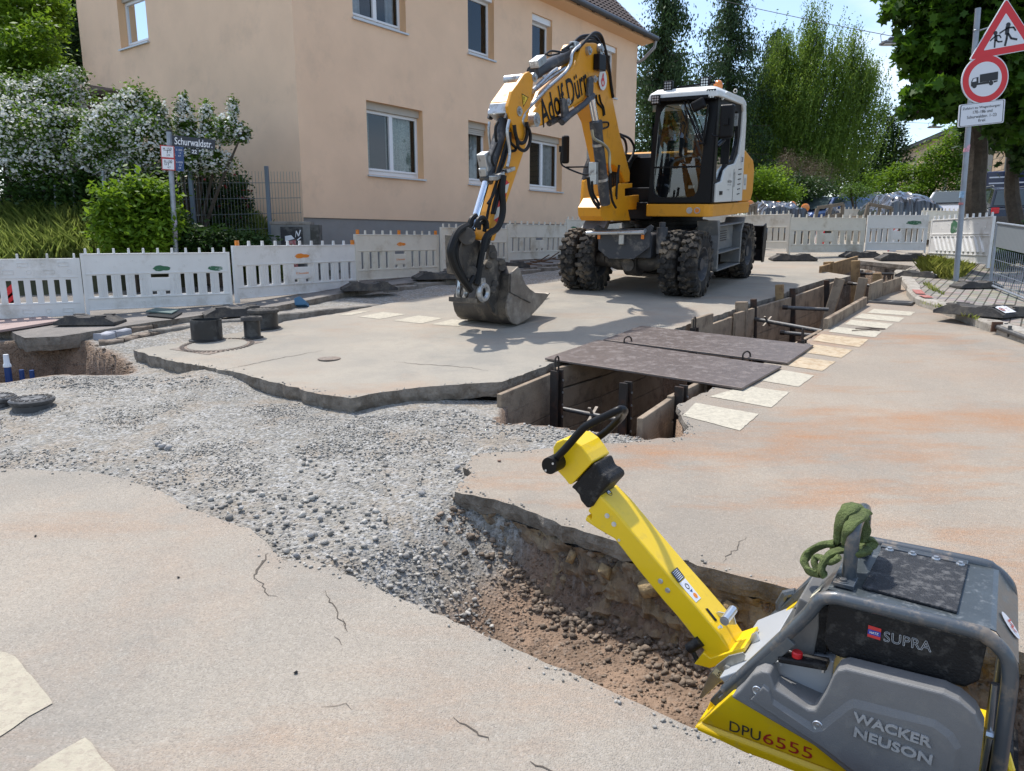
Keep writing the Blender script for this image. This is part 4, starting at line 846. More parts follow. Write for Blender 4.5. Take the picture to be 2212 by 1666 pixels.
# left: street name sign
e, g, top = pole_px('street_sign', (384, 640), 285, .042, 'street name sign on a grey pole with hydrant plates, left behind the barriers', 'street sign', dx=-19)
D0 = g.y
def sgn(px, py): p = PY(px, py, D0 - .06); return p - g
c = MB(); c.cyl(top, top + V((0, 0, .03)), .045, 12); c.build('cap', mat('black_cap', (.02, .02, .02), .5), e)
m_navy = mat('enamel_navy', (.008, .01, .022), .25); m_letter = mat('enamel_white', (.75, .76, .78), .4)
def plate(parent, name, corners, th, mt, edge=None):
    P = [V(p) for p in corners]; m = MB(); n = (P[1] - P[0]).cross(P[3] - P[0]).normalized(); m.prism(P, -n * th); return m.build(name, mt, parent), P, n
def pframe(P, n, lift=0):
    """frame at plate centre from corners bl,br,tr,tl"""
    c = sum(P, V()) / 4; x = (P[1] - P[0]).normalized(); y = n.cross(x); M = Matrix.Identity(4)
    for i in range(3): M[i][0] = x[i]; M[i][1] = y[i]; M[i][2] = n[i]; M[i][3] = c[i] + n[i] * lift
    return M, (P[1] - P[0]).length, (P[3] - P[0]).length
pl, P, n = plate(e, 'name_plate', [sgn(373, 315), sgn(464, 324), sgn(465, 302), sgn(371, 292)], .012, m_navy)
q = MB(); M_, w_, h_ = pframe(P, n, .001); text_on(q, 'Schurwaldstr.', M_, width=w_ * .9, height=h_ * .68, bold=.012); q.build('lettering', m_letter, pl, fix=False)
pl, P, n = plate(e, 'number_plate', [sgn(411, 333), sgn(429, 335), sgn(429, 323), sgn(411, 321)], .012, m_navy)
q = MB(); M_, w_, h_ = pframe(P, n, .001); text_on(q, '22', M_, width=w_ * .6, height=h_ * .65, bold=.02); q.build('lettering', m_letter, pl, fix=False)
m_blue = mat('plate_blue', (.025, .06, .17), .4); m_redp = mat('plate_red', (.45, .05, .05), .4)
for i, (cr_, t) in enumerate([([(348, 341), (378, 343), (376, 316), (345, 313)], ['H 150', '1,1', '3,9']), ([(350, 367), (379, 369), (378, 343), (348, 341)], ['H 100', '5,8', '4,7'])]):
    pl, P, n = plate(e, 'hydrant_plate', [sgn(*p) for p in cr_], .01, m_redp); M_, w_, h_ = pframe(P, n, .003)
    q = MB(); q.add([M_ @ V((x * w_ * .43, y * h_ * .42, 0)) for x, y in ((-1, -1), (1, -1), (1, 1), (-1, 1))], [(0, 1, 2, 3)]); q.build('white_field', m_letter, pl, fix=False)
    q = MB(); text_on(q, t[0], M_ @ Matrix.Translation((0, h_ * .24, .002)), height=h_ * .2); text_on(q, t[1], M_ @ Matrix.Translation((w_ * (.2 if i == 0 else -.2), -h_ * .03, .002)), height=h_ * .16); text_on(q, t[2], M_ @ Matrix.Translation((w_ * .05, -h_ * .27, .002)), height=h_ * .18)
    for a, b in (((-.28, .1), (.28, .13)), ((-.02, -.12), (.02, .1))): q.add([M_ @ V((x * w_, y * h_, .003)) for x, y in ((a[0], a[1]), (b[0], a[1]), (b[0], b[1]), (a[0], b[1]))], [(0, 1, 2, 3)])
    q.build('lettering', m_navy, pl, fix=False)
for i, (cr_, t) in enumerate([([(379, 343), (397, 344), (396, 318), (377, 316)], ['S 1305', '1,0', '4,9']), ([(380, 369), (397, 370), (397, 344), (379, 343)], ['S 4305', '5,0', '4,8'])]):
    pl, P, n = plate(e, 'valve_plate', [sgn(*p) for p in cr_], .01, m_blue); M_, w_, h_ = pframe(P, n, .002); q = MB()
    text_on(q, t[0], M_ @ Matrix.Translation((0, h_ * .22, 0)), height=h_ * .14); text_on(q, t[1], M_ @ Matrix.Translation((.1 * w_, -.02 * h_, 0)), height=h_ * .14); text_on(q, t[2], M_ @ Matrix.Translation((0, -h_ * .26, 0)), height=h_ * .15); q.build('lettering', m_letter, pl, fix=False)
q = MB()
for z0_, z1_, in ((486, 476),): q.cyl(PY(377, 486, D0) - g, PY(377, 476, D0) - g, .0425, 12)
q.cyl(PY(378, 512, D0) - g, PY(377, 492, D0) - g, .0428, 12); q.build('sticker', mat('pole_sticker', (.45, .4, .5), .6, var=.5, vscale=20), e, smooth=True)
# right: traffic sign pole
e, g, top = pole_px('traffic_sign', (2066, 607), 18, .044, 'grey pole with children warning triangle, lorry ban disc and white text plate', 'traffic sign', dx=47, dh=.12)
D0 = g.y
def sg2(px, py, dd=.0): p = PY(px, py, D0 - .07 - dd); return p - g
m_sr = mat('sign_red', (.60, .012, .02), .35); m_sw = mat('sign_white', (.66, .68, .72), .4); m_sb = mat('sign_black', (.008, .008, .012), .4); m_alu = mat('sign_back', (.45, .46, .48), .4, .6)
def z3(x, y): return (1474.7 + x / 3, y / 3)
def z6b(x, y): return ((3550 + x / 2.9755) * .54216, y / 2.9755 * .54216)
def rounded(P, r, k=4):
    out = []; n = len(P)
    for i in range(n):
        a, b, c_ = P[i - 1], P[i], P[(i + 1) % n]; u = (a - b).normalized() * r; v_ = (c_ - b).normalized() * r
        for j in range(k + 1): t = j / k; out.append((b + u) * (1 - t) ** 2 + b * 2 * t * (1 - t) + (b + v_) * t * t)
    return out
# triangle: the photo shows left corner, apex and bottom edge; right corner lies outside the picture
A = sg2(*z6b(1370, -25)); Bl = sg2(*z6b(925, 720)); Br = sg2(2245, 104)
side = (A - Bl).length
tri = [Bl, Br, A]; nT = (Br - Bl).cross(A - Bl).normalized(); nT = nT if nT.y < 0 else -nT
cT = (A + Bl + Br) / 3
for nm, f_, lift, mt in (('triangle_board', 1.0, 0, m_sw), ('red_border', .965, .003, m_sr), ('white_field', .60, .005, m_sw)):
    m = MB(); P = rounded([cT + (p - cT) * f_ for p in tri], side * (.05 if f_ > .7 else .02)); m.prism([p + nT * lift for p in P], -nT * (.02 if f_ == 1 else .0015)); o = m.build(nm, mt, e if f_ == 1 else e_t)
    if f_ == 1: e_t = o
def onplate(pts, lift, n):  # pixel outline -> on the triangle plane
    out = []
    for p in pts: q = PP(*p, g + cT + n * lift, n); out.append(q - g)
    return out
m = MB()
def limb(pts, w_):
    for a, b in zip(pts, pts[1:]):
        A_, B_ = onplate([z6b(*a), z6b(*b)], .008, nT); d = (B_ - A_).normalized(); s = nT.cross(d) * w_; A_ -= d * w_ * .5; B_ += d * w_ * .5; m.add([A_ - s, B_ - s, B_ + s, A_ + s], [(0, 1, 2, 3)])
def disc(c, r):
    c_ = onplate([z6b(*c)], .0085, nT)[0]; u = (tri[1] - tri[0]).normalized(); v_ = nT.cross(u); m.add([c_ + (u * cos(a) + v_ * sin(a)) * r for a in [2 * pi * i / 20 for i in range(20)]], [tuple(range(20))])
s_ = D0 / F_PX * .542 / 2.9755 * 1.0
disc((1392, 295), 25 * s_ * 1); disc((1240, 393), 22 * s_)
limb([(1383, 325), (1375, 400)], 22 * s_); limb([(1380, 335), (1290, 395)], 8 * s_); limb([(1390, 330), (1455, 325), (1478, 362)], 9 * s_); limb([(1380, 400), (1372, 460), (1352, 540)], 12 * s_); limb([(1392, 400), (1425, 455), (1492, 468)], 11 * s_)
limb([(1245, 425), (1243, 480)], 17 * s_); limb([(1240, 428), (1178, 485)], 7 * s_); limb([(1250, 425), (1288, 420), (1303, 448)], 7 * s_); limb([(1235, 480), (1228, 562)], 9 * s_); limb([(1250, 480), (1275, 498), (1318, 492)], 8 * s_)
m.build('running_figures', m_sb, e_t, fix=False)
# disc: ellipse centre/axes from the picture
u = (tri[1] - tri[0]).normalized(); v_ = nT.cross(u)
cD = PP(*z6b(1115, 940), g + cT, nT) - g; R_ = .30
R_ = (PP(*z6b(1395, 900), g + cT, nT) - g - cD).length
for nm, f_, lift, mt in (('ban_disc', 1.0, 0, m_sw), ('red_ring', .955, .003, m_sr), ('white_field', .70, .005, m_sw)):
    m = MB(); m.prism([cD + (u * cos(a) + v_ * sin(a)) * R_ * f_ + nT * lift for a in [2 * pi * i / 48 for i in range(48)]], -nT * (.02 if f_ == 1 else .0015)); o = m.build(nm, mt, e if f_ == 1 else e_d)
    if f_ == 1: e_d = o
m = MB()
for poly in ([(1055, 885), (1272, 848), (1268, 945), (1052, 980)], [(948, 1028), (950, 975), (972, 930), (1038, 912), (1038, 985), (1165, 962), (1165, 990), (1010, 1012)], [(1215, 960), (1265, 952), (1262, 968), (1220, 982)]):
    P = onplate([z6b(*p) for p in poly], .008, nT); m.add(P, [tuple(range(len(P)))])
disc((990, 1018), 26 * s_); disc((1187, 985), 25 * s_); m.build('lorry_symbol', m_sb, e_d, fix=False)
m = MB(); P = onplate([z6b(*p) for p in [(962, 975), (980, 935), (1013, 928), (1013, 965)]], .0105, nT); m.add(P, [(0, 1, 2, 3)]); m.build('cab_window', m_sw, e_d, fix=False)
cr4 = [PP(*z6b(*p), g + cT, nT) - g for p in [(790, 1515), (1335, 1455), (1357, 1172), (812, 1245)]]
m = MB(); m.prism(rounded(cr4, .03), -nT * .015); tp = m.build('text_plate', m_sw, e)
cc = sum(cr4, V()) / 4
m = MB(); m.add([p + nT * .002 for p in rounded([cc + (p - cc) * .95 for p in cr4], .028)], [tuple(range(20))]); m.build('black_rim', m_sb, tp, fix=False)
m = MB(); m.add([p + nT * .004 for p in rounded([cc + (p - cc) * .915 for p in cr4], .024)], [tuple(range(20))]); m.build('white_field', m_sw, tp, fix=False)
Mx = Matrix.Identity(4); ux = (cr4[1] - cr4[0]).normalized(); uy = nT.cross(ux); W4 = (cr4[1] - cr4[0]).length; H4 = (cr4[3] - cr4[0]).length
for i in range(3): Mx[i][0] = ux[i]; Mx[i][1] = uy[i]; Mx[i][2] = nT[i]; Mx[i][3] = cc[i] + nT[i] * .006
m = MB()
for t, y, w_, x in (('Zufahrt zu Wagenburgstr.', .27, .84, 0), ('170–186 und', .09, .42, .02), ('Schurwaldstr. 1–23', -.11, .64, 0), ('frei', -.29, .15, 0)): text_on(m, t, Mx @ Matrix.Translation((x * W4, y * H4, 0)), width=W4 * w_, height=H4 * .135, bold=.004)
m.build('lettering', m_sb, tp, fix=False)
m = MB()
pb = lambda px, py: PY(px, py, D0) - g
for a, b, w_ in (((2110, 68), (2160, 52), .012), ((2094, 180), (2120, 176), .012), ((2092, 240), (2110, 236), .012)): m.cyl(pb(*a), pb(*b), w_, 8)
for py_ in (66, 178, 240, 270): t = (py_ - 18) / (607 - 18); x_ = 2113 - 47 * t; m.ring(pb(x_, py_), (0, 0, 1), .046, .008, 14, 5)
m.build('bracket', m_galv, e, smooth=True)
m = MB(); m.cyl(pb(2087, 329), pb(2089.5, 313), .0452, 12); m.build('sticker', mat('pink_sticker', (.6, .3, .36), .6, var=.4, vscale=30), e, smooth=True)
m = MB(); m.cyl(pb(2078, 428), pb(2080, 414), .0452, 12); m.build('sticker', mat('blue_sticker', (.25, .4, .55), .6, var=.4, vscale=30), e, smooth=True)
m = MB(); m.cyl(pb(2077, 443), pb(2077.5, 438), .0452, 12); m.build('sticker', mat('red_sticker', (.4, .15, .15), .6, var=.4, vscale=30), e, smooth=True)
# ------------------------------------------------------------------ wheeled excavator
EO = V((3.05, 14.3, gz(3.05, 14.3))); EM = frame(EO, V((-.515, -.857, SY * -.857 + SX * -.515)), V((-SX, -SY, 1))); EI = EM.inverted(); ER = EM.to_3x3()
def EL(px, py, ax, v):
    n = ER.col[ax]; return EI @ PP(px, py, EO + n * v, n)
def a1(X, Y): return (1165.7 + X * .2304, 151.8 + Y * .2304)
def a2(X, Y): return (1165.7 + X * .2304, 422.9 + Y * .2304)
def a3(X, Y): return (943.4 + X * .22059, 65.06 + Y * .22059)
def a4(X, Y): return (943.4 + X * .20173, 379.5 + Y * .20173)
m_yel = mat('excavator_yellow', (.68, .29, .008), .45, var=.05, vscale=3, dirt=(.30, .15, .03), dscale=5, damt=.15, coat=.05)
m_grey = mat('excavator_dark_grey', (.055, .058, .064), .45, spec=.22, var=.1, dirt=(.22, .2, .175), dscale=6, damt=.35)
m_stepg = mat('excavator_step_grey', (.15, .155, .155), .55, dirt=(.3, .28, .24), dscale=6, damt=.4)
m_blk = mat('black_plastic', (.006, .006, .007), .42, spec=.22)
m_hose = mat('rubber_hose', (.012, .012, .012), .5, spec=.22)
m_steel = mat('zinc_steel', (.48, .49, .49), .35, .8, dirt=(.15, .13, .11), dscale=9, damt=.35)
m_chrome = mat('chrome_rod', (.80, .82, .85), .12, 1)
m_ewh = mat('excavator_white', (.66, .66, .62), .4, dirt=(.45, .42, .37), dscale=3, damt=.2)
m_tyre = mat('tyre_rubber', (.035, .033, .031), .85, spec=.2, var=.25, vscale=9, bump=.5, bscale=50, dirt=(.17, .14, .105), dscale=4.5, damt=.5)
m_worn = mat('worn_bucket_steel', (.17, .145, .12), .5, .35, var=.25, vscale=6, bump=.4, bscale=40, dirt=(.34, .30, .25), dscale=4, damt=.5)
m_worn2 = mat('dirty_bucket_steel', (.07, .062, .054), .6, .3, var=.25, vscale=6, bump=.5, bscale=40, dirt=(.26, .22, .17), dscale=4.5, damt=.4)
m_lamp = mat('lamp_lens', (.55, .56, .58), .15, .5); m_amber = mat('amber_lens', (.75, .22, .02), .25, coat=.5)
m_cabglass = glass('cab_glass', alpha=.10)
ex = empty('excavator', EM, 'yellow and white wheeled excavator with its bucket resting on the road', 'excavator')
YV = -.25; YC = -.42; BW = .34
def ep(conv, pts, ax=1, v=YV): return [EL(*conv(*p), ax, v) for p in pts]
def part(name, m, mt, parent=ex, **k): return m.build(name, mt, parent, **k)
# lower boom
P2 = [(440, -75), (590, -75), (645, 20), (700, 330), (755, 600), (850, 960), (846, 1045), (805, 1055), (770, 960), (700, 890), (625, 880), (585, 700), (540, 480), (470, 330), (450, 250), (470, 60)]
m = MB(); m.prism(ep(a1, P2, v=YC + .14), V((0, -.28, 0))); boom = part('boom', m, m_yel, bevel=.02)
m = MB()
for yy in (YC + .145, YC - .185): m.prism(ep(a1, [(760, 1060), (870, 1060), (870, 1100), (800, 1110), (800, 1180), (932, 1170), (932, 1305), (830, 1310), (852, 1410), (760, 1412), (700, 1330), (660, 1200), (700, 1100)], v=yy + .04), V((0, -.04, 0)))
m.prism(ep(a1, [(570, 1290), (620, 1200), (740, 1180), (760, 1412), (600, 1412), (575, 1370)], v=YC + .2), V((0, -.40, 0)))
part('boom_foot', m, m_yel, bevel=.008)
# front boom with lettering
P1 = [(1440, 120), (1560, 125), (1610, 170), (1640, 250), (1650, 420), (1560, 470), (1490, 480), (1480, 600), (1440, 690), (1300, 775), (1100, 890), (1040, 935), (975, 942), (930, 905), (925, 850), (960, 790), (1020, 700), (1090, 590), (1240, 460), (1330, 370), (1385, 280), (1410, 180)]
m = MB(); m.prism(ep(a3, P1, v=YV), V((0, -BW, 0))); fb = part('front_boom', m, m_yel, bevel=.02)
def onboom(px, py, out=.003): return EL(*a3(px, py), 1, YV + out)
m = MB(); A_ = onboom(1020, 790); B_ = onboom(1480, 425); xd = (B_ - A_).normalized(); nn_ = V((0, 1, 0)); yd = nn_.cross(xd); c_ = onboom(1252, 640) 
TM = Matrix.Identity(4)
# the machine's left side seen from the left: letters run towards the machine
for i in range(3): TM[i][0] = xd[i]; TM[i][1] = yd[i]; TM[i][2] = nn_[i]; TM[i][3] = c_[i]
if (TM.to_3x3() @ V((0, 1, 0))).z < 0:
    for i in range(3): TM[i][1] = -TM[i][1]
text_on(m, 'Adolf Dürr', TM, width=(B_ - A_).length * .98, height=.36, bold=.012, lift=.003); part('lettering', m, m_blk, fb, fix=False)
m = MB(); c_ = onboom(1627, 487, .004); m.cm = 0
m.add([c_ + V((cos(a) * .15, 0, sin(a) * .15)) for a in [2 * pi * i / 28 for i in range(28)]], [tuple(range(28))]); m.cm = 1
text_on(m, 'A', Matrix(((-1, 0, 0, c_.x), (0, 0, 1, c_.y), (0, 1, 0, c_.z + .03), (0, 0, 0, 1))) @ Matrix.Rotation(-.1, 4, 'Z'), height=.13, lift=.004, bold=.015); m.ring(c_ + V((.0, .003, -.045)), (0, 1, 0), .045, .009, 18, 4)
part('company_badge', m, [m_ewh, m_sr], fb, fix=False)
# pins and plates at the knuckles
for px, py, r in ((1470, 205, .06), (1585, 190, .075), (780, 798, .06), (928, 468, .06), (1525, 482, .05), (1262, 708, .05), (950, 880, .09)):
    m = MB(); p = onboom(px, py, -.0); m.cyl(p + V((0, .05, 0)), p - V((0, BW + .05, 0)), r, 16); m.cyl(p + V((0, .075, 0)), p + V((0, .05, 0)), r * .55, 6); part('pivot_pin', m, m_steel, smooth=True)
m = MB(); m.tube(ep(a3, [(1225, 905), (1300, 835), (1440, 730), (1530, 640)], v=YV + .05), .045, 10); part('guard_tube', m, m_grey, smooth=True)
m = MB(); m.prism(ep(a3, [(1225, 680), (1250, 662), (1278, 690), (1305, 830), (1290, 870), (1245, 878)], v=YV + .06), V((0, -.04, 0))); part('linkage_plate', m, m_grey, bevel=.006); m = MB()
m.prism(ep(a3, [(1495, 470), (1520, 450), (1540, 480), (1535, 630), (1500, 660), (1483, 640)], v=YV + .06), V((0, -.04, 0))); part('linkage_plate', m, m_grey, bevel=.006); m = MB(); m.tube(ep(a3, [(1100, 910), (1180, 870), (1240, 885)], v=YV - .1), .05, 8); part('linkage_plate', m, m_grey, bevel=.006)
# stick
SP = [(905, 405), (945, 440), (945, 540), (915, 760), (905, 900), (925, 960), (870, 1150), (765, 1460), (670, 1740), (600, 1960), (567, 2065), (500, 2060), (545, 1780), (640, 1400), (700, 1150), (700, 900), (700, 750), (740, 600), (800, 520), (860, 430)]
m = MB(); m.prism(ep(a3, [(925, 960), (870, 1150), (765, 1460), (670, 1740), (600, 1960), (567, 2065), (500, 2060), (545, 1780), (640, 1400), (700, 1150), (720, 900)], v=YC + .12), V((0, -.24, 0))); stick = part('stick', m, m_yel, bevel=.015)
m = MB()
for yy in (YC + .21, YC - .15): m.prism(ep(a3, [(905, 405), (945, 440), (945, 540), (915, 760), (895, 860), (885, 950), (850, 1080), (790, 1060), (755, 960), (720, 880), (700, 750), (740, 600), (800, 520), (860, 430)], v=yy), V((0, -.05, 0)))
m.prism(ep(a3, [(860, 500), (890, 540), (760, 740), (720, 700)], v=YC + .16), V((0, -.3, 0)))
part('stick_cheek', m, m_yel, stick, bevel=.01)
m = MB(); ty = YC + .213
m.add(ep(a3, [(832, 620), (900, 660), (848, 755)], v=ty), [(0, 1, 2)]); part('warning_triangle', m, m_blk, stick, fix=False)
m = MB(); m.add(ep(a3, [(838, 632), (892, 664), (850, 740)], v=ty + .002), [(0, 1, 2)]); part('warning_triangle_field', m, mat('warning_yellow', (.75, .5, .02), .5), stick, fix=False)
m = MB(); m.add(ep(a3, [(850, 650), (860, 655), (858, 690), (852, 688)], v=ty + .004), [(0, 1, 2, 3)]); m.add(ep(a3, [(851, 695), (858, 697), (857, 707), (851, 705)], v=ty + .004), [(0, 1, 2, 3)]); part('exclamation_mark', m, m_blk, stick, fix=False)
# red and white chevrons on the stick
sy = YC + .122
for i, (q, rd) in enumerate([([(735, 35), (778, 80), (720, 110), (722, 105)], 1), ([(720, 110), (778, 80), (752, 180), (680, 215)], 0), ([(680, 215), (750, 190), (735, 255), (660, 255)], 1), ([(665, 255), (700, 290), (695, 320), (635, 350)], 1), ([(635, 350), (697, 320), (690, 425), (612, 475)], 0), ([(612, 475), (690, 428), (655, 515)], 1)]):
    m = MB(); P = ep(a4, q, v=sy); m.add(P, [tuple(range(len(P)))]); part('reflective_stripe', m, m_sr if rd else m_ewh, stick, fix=False)
# cylinders
def cyl2(name, conv, a, b, c, r, y, rod=.6, mt=m_grey):
    A_, B_, C_ = (EL(*conv(*p), 1, y) for p in (a, b, c)); m = MB(); m.tube([A_, A_ + (B_ - A_) * .02, B_ - (B_ - A_) * .1, B_ - (B_ - A_) * .1, B_], [r * .9, r, r, r * 1.14, r * 1.14], 16); o = part(name, m, mt, smooth=True)
    if c != b: m = MB(); m.cyl(B_, C_, r * rod, 14); part('piston_rod', m, m_chrome, o, smooth=True)
    return o
cyl2('stick_cylinder', a3, (1375, 205), (940, 425), (940, 425), .085, YC)
cyl2('bucket_cylinder', a3, (655, 885), (485, 1480), (345, 1955), .078, YC + .02, rod=.62)
cyl2('boom_cylinder', a1, (615, 1260), (525, 480), (485, 270), .085, YC + .26, rod=.62)
m = MB()
for pts, r, y in (([(590, 890), (470, 820)], .03, 0),): pass
def tubes(name, conv, lines, r, mt, y=YV + .03, parent=ex, n=7):
    m = MB()
    for L_ in lines:
        yy = y; rr = r
        if isinstance(L_, tuple): L_, rr, yy = L_
        P = [EL(*conv(*p), 1, yy) for p in L_]
        if len(P) > 2: P = smooth_line(P, 5)
        m.tube(P, rr, n)
    return part(name, m, mt, parent, smooth=True)
for L_ in [([(1230, 200), (1330, 130), (1420, 60), (1540, 60), (1600, 130)], .020, YC + .1), ([(1250, 210), (1350, 110), (1460, 75), (1560, 90)], .02, YC - .02), ([(1300, 170), (1400, 100), (1500, 50), (1580, 60), (1620, 120)], .022, YC - .1), ([(1370, 200), (1470, 90), (1545, 28), (1610, 60), (1650, 190), (1690, 380), (1710, 560), (1728, 660)], .024, YC + .16), ([(1440, 120), (1540, 110), (1620, 160), (1670, 260), (1690, 420), (1720, 600)], .022, YC + .10),
           ([(1065, 240), (1120, 205), (1230, 215), (1300, 190)], .014, YC + .12), ([(1070, 225), (1100, 250), (1200, 230)], .012, YC + .1), ([(760, 930), (770, 1010), (800, 1095), (855, 1100), (885, 1010), (880, 900)], .024, YC + .25), ([(790, 1060), (800, 1150), (860, 1180), (905, 1120), (915, 1020), (880, 930)], .022, YC + .27), ([(720, 1000), (725, 1100), (770, 1150), (765, 1180), (700, 1190)], .018, YC + .2), ([(600, 900), (575, 960), (580, 1070), (600, 1130)], .018, YC + .05),
           ([(590, 1110), (540, 1250), (560, 1330)], .016, YC + .12), ([(690, 1080), (640, 1250), (600, 1370), (570, 1450)], .020, YC + .15), ([(700, 1130), (660, 1290), (600, 1440), (560, 1600), (500, 1700)], .018, YC + .16), ([(640, 1420), (600, 1560), (560, 1700), (540, 1800)], .018, YC + .15), ([(600, 1450), (550, 1600), (510, 1740), (490, 1850)], .018, YC + .1), ([(660, 1380), (630, 1500), (610, 1600), (580, 1720), (560, 1800)], .022, YC + .17)]:
    tubes('hydraulic_hose', a3, [L_], .02, m_hose)
# fat sheathed hose down the right of the stick and loops at the coupler
for L_ in [([(715, 0), (700, 150), (710, 350), (690, 480), (640, 570), (540, 640), (500, 760), (470, 900), (440, 1100), (420, 1170)], .042, YC + .22), ([(330, 540), (230, 600), (170, 720), (150, 820), (185, 960), (250, 1080), (320, 1170), (360, 1230)], .045, YC + .2), ([(340, 560), (240, 680), (200, 820), (220, 950), (270, 1060), (330, 1180)], .04, YC + .12), ([(430, 560), (440, 480), (490, 450), (530, 490), (540, 570)], .03, YC + .18), ([(450, 580), (460, 520), (490, 500), (515, 540), (510, 600)], .026, YC + .15), ([(350, 550), (370, 470), (420, 430)], .035, YC + .1), ([(400, 1080), (360, 1150), (330, 1200)], .03, YC + .2), ([(600, 590), (560, 640), (530, 740), (500, 800)], .04, YC + .2)]:
    tubes('hydraulic_hose', a4, [L_], .04, m_hose)
for L_ in [([(455, 1000), (470, 1120), (510, 1230), (555, 1290)], .026, YC + .32), ([(490, 1040), (500, 1150), (540, 1220), (560, 1270)], .02, YC + .3), ([(655, 980), (665, 1120), (680, 1220), (715, 1290)], .02, YC + .3), ([(745, 890), (730, 1010), (720, 1150), (720, 1210)], .02, YC + .2), ([(750, 600), (840, 640), (885, 720), (870, 800), (830, 870)], .022, YC - .05), ([(760, 620), (800, 660), (815, 740), (800, 800)], .022, YC + .05), ([(585, 490), (640, 490), (640, 530), (590, 550)], .015, YC + .18), ([(530, 230), (540, 300), (590, 360), (600, 430)], .014, YC + .155), ([(560, 230), (575, 300), (600, 350), (610, 420)], .014, YC + .155)] + [([(650 + 22 * i, 900), (655 + 20 * i, 1000), (650 + 24 * i, 1120)], .018, YC - .05 + .03 * i) for i in range(5)]:
    tubes('hydraulic_hose', a1, [L_], .02, m_hose)
# steel pipes
for L_ in [([(940, 590), (1110, 430), (1180, 380)], .026, YC + .12), ([(930, 610), (1110, 470), (1260, 370)], .026, YC + .05), ([(1260, 410), (1310, 330), (1330, 220), (1400, 150)], .022, YC + .19), ([(1090, 560), (1240, 430), (1260, 410)], .024, YC + .19), ([(830, 880), (850, 820), (960, 700), (1090, 560)], .024, YC + .19), ([(860, 940), (835, 890), (860, 830)], .024, YC + .2), ([(530, 1200), (510, 1000), (515, 900)], .018, YC - .1), ([(690, 1340), (715, 1200), (690, 1000), (710, 880)], .02, YC + .24)]:
    tubes('hydraulic_pipe', a3, [L_], .02, m_steel)
tubes('hydraulic_pipe', a1, [[(490, 560), (510, 640), (590, 690), (650, 760), (655, 900), (665, 960)]], .022, mat('brass_pipe', (.42, .40, .30), .4, .7), y=YC + .37)
m = MB()
def blk(conv, c, size, y, mt_=None, rot=0):
    m = MB(); p = EL(*conv(*c), 1, y); m.box(p, size, Matrix.Rotation(rot, 3, 'Y')); return part('valve_block', m, mt_ or m_steel, bevel=.01)
blk(a3, (635, 800), (.20, .26, .14), YC, rot=-.35); blk(a3, (990, 310), (.24, .14, .10), YC + .05, rot=.45); blk(a3, (1540, 880), (.1, .1, .1), YC)
blk(a3, (470, 1290), (.13, .12, .22), YC + .02, rot=.35); blk(a3, (465, 1385), (.10, .10, .10), YC + .02, rot=.3); blk(a3, (1350, 150), (.14, .1, .09), YC + .1); blk(a3, (590, 1430), (.2, .12, .06), YC + .15, rot=.3); blk(a3, (700, 1370), (.2, .1, .05), YC + .16, rot=.2)
blk(a1, (505, 920), (.10, .12, .18), YC + .22); blk(a1, (505, 1010), (.1, .12, .2), YC + .22)
blk(a3, (1598, 320), (.24, .10, .22), YV + .06, m_blk).name = 'boom_lamp'
m = MB()
for sx_ in (735, 570):
    m = MB(); m.prism(ep(a3, [(sx_ - 20, 740), (sx_ + 10, 730), (sx_ + 15, 830), (sx_ - 30, 880), (sx_ - 60, 860)], v=YC + (.18 if sx_ > 700 else -.14)), V((0, -.03, 0))); part('linkage_plate', m, m_grey)
for i, t in enumerate((.3, .72)):
    A_, B_ = EL(*a1(615, 1260), 1, YC + .26), EL(*a1(525, 480), 1, YC + .26); p = A_.lerp(B_, t); m = MB(); m.cyl(p, p + (B_ - A_).normalized() * .04, .092, 16); part('pipe_clamp', m, m_steel, smooth=True)
# boom lamp lens
# quick coupler and bucket links
yb0 = -.115; bw = .84
m = MB(); m.prism(ep(a4, [(275, 640), (470, 700), (475, 830), (440, 1050), (415, 1075), (300, 1060), (285, 960)], v=YC + .12), V((0, -.26, 0)))
m.cyl(EL(*a4(325, 650), 1, YC + .25), EL(*a4(325, 650), 1, YC - .3), .10, 14); m.cyl(EL(*a4(370, 1040), 1, YC + .16), EL(*a4(370, 1040), 1, YC - .2), .085, 14); part('bucket_link', m, m_worn2, bevel=.01)
m = MB()
for yy in (YC + .2, YC - .16): m.prism(ep(a4, [(575, 740), (620, 745), (650, 820), (650, 900), (690, 880), (735, 900), (740, 990), (690, 1030), (640, 1150), (640, 1240), (600, 1290), (500, 1330), (470, 1340), (440, 1300), (470, 1130), (480, 1010), (550, 900)], v=yy), V((0, -.045, 0)))
for p in ((605, 855), (700, 930), (700, 985), (560, 960), (600, 1220), (625, 1160)): m.cyl(EL(*a4(*p), 1, YC + .24), EL(*a4(*p), 1, YC - .22), .045, 12)
part('quick_coupler', m, m_worn2, bevel=.006)
for xx, yy in ((500, YC + .24), (275, YC - .24)): m = MB(); m.ring(EL(*a4(xx, 1250), 1, yy), (0, 1, 0), .09, .035, 18, 6); m.prism(ep(a4, [(xx - 20, 1100), (xx + 20, 1095), (xx + 30, 1200), (xx - 30, 1200)], v=yy + .02), V((0, -.04, 0))); part('coupler_hook', m, m_steel, smooth=True)
m = MB(); m.prism(ep(a4, [(430, 1320), (520, 1345), (515, 1385), (430, 1370)], v=YC + .2), V((0, -.42, 0))); part('coupler_bar', m, m_worn2)
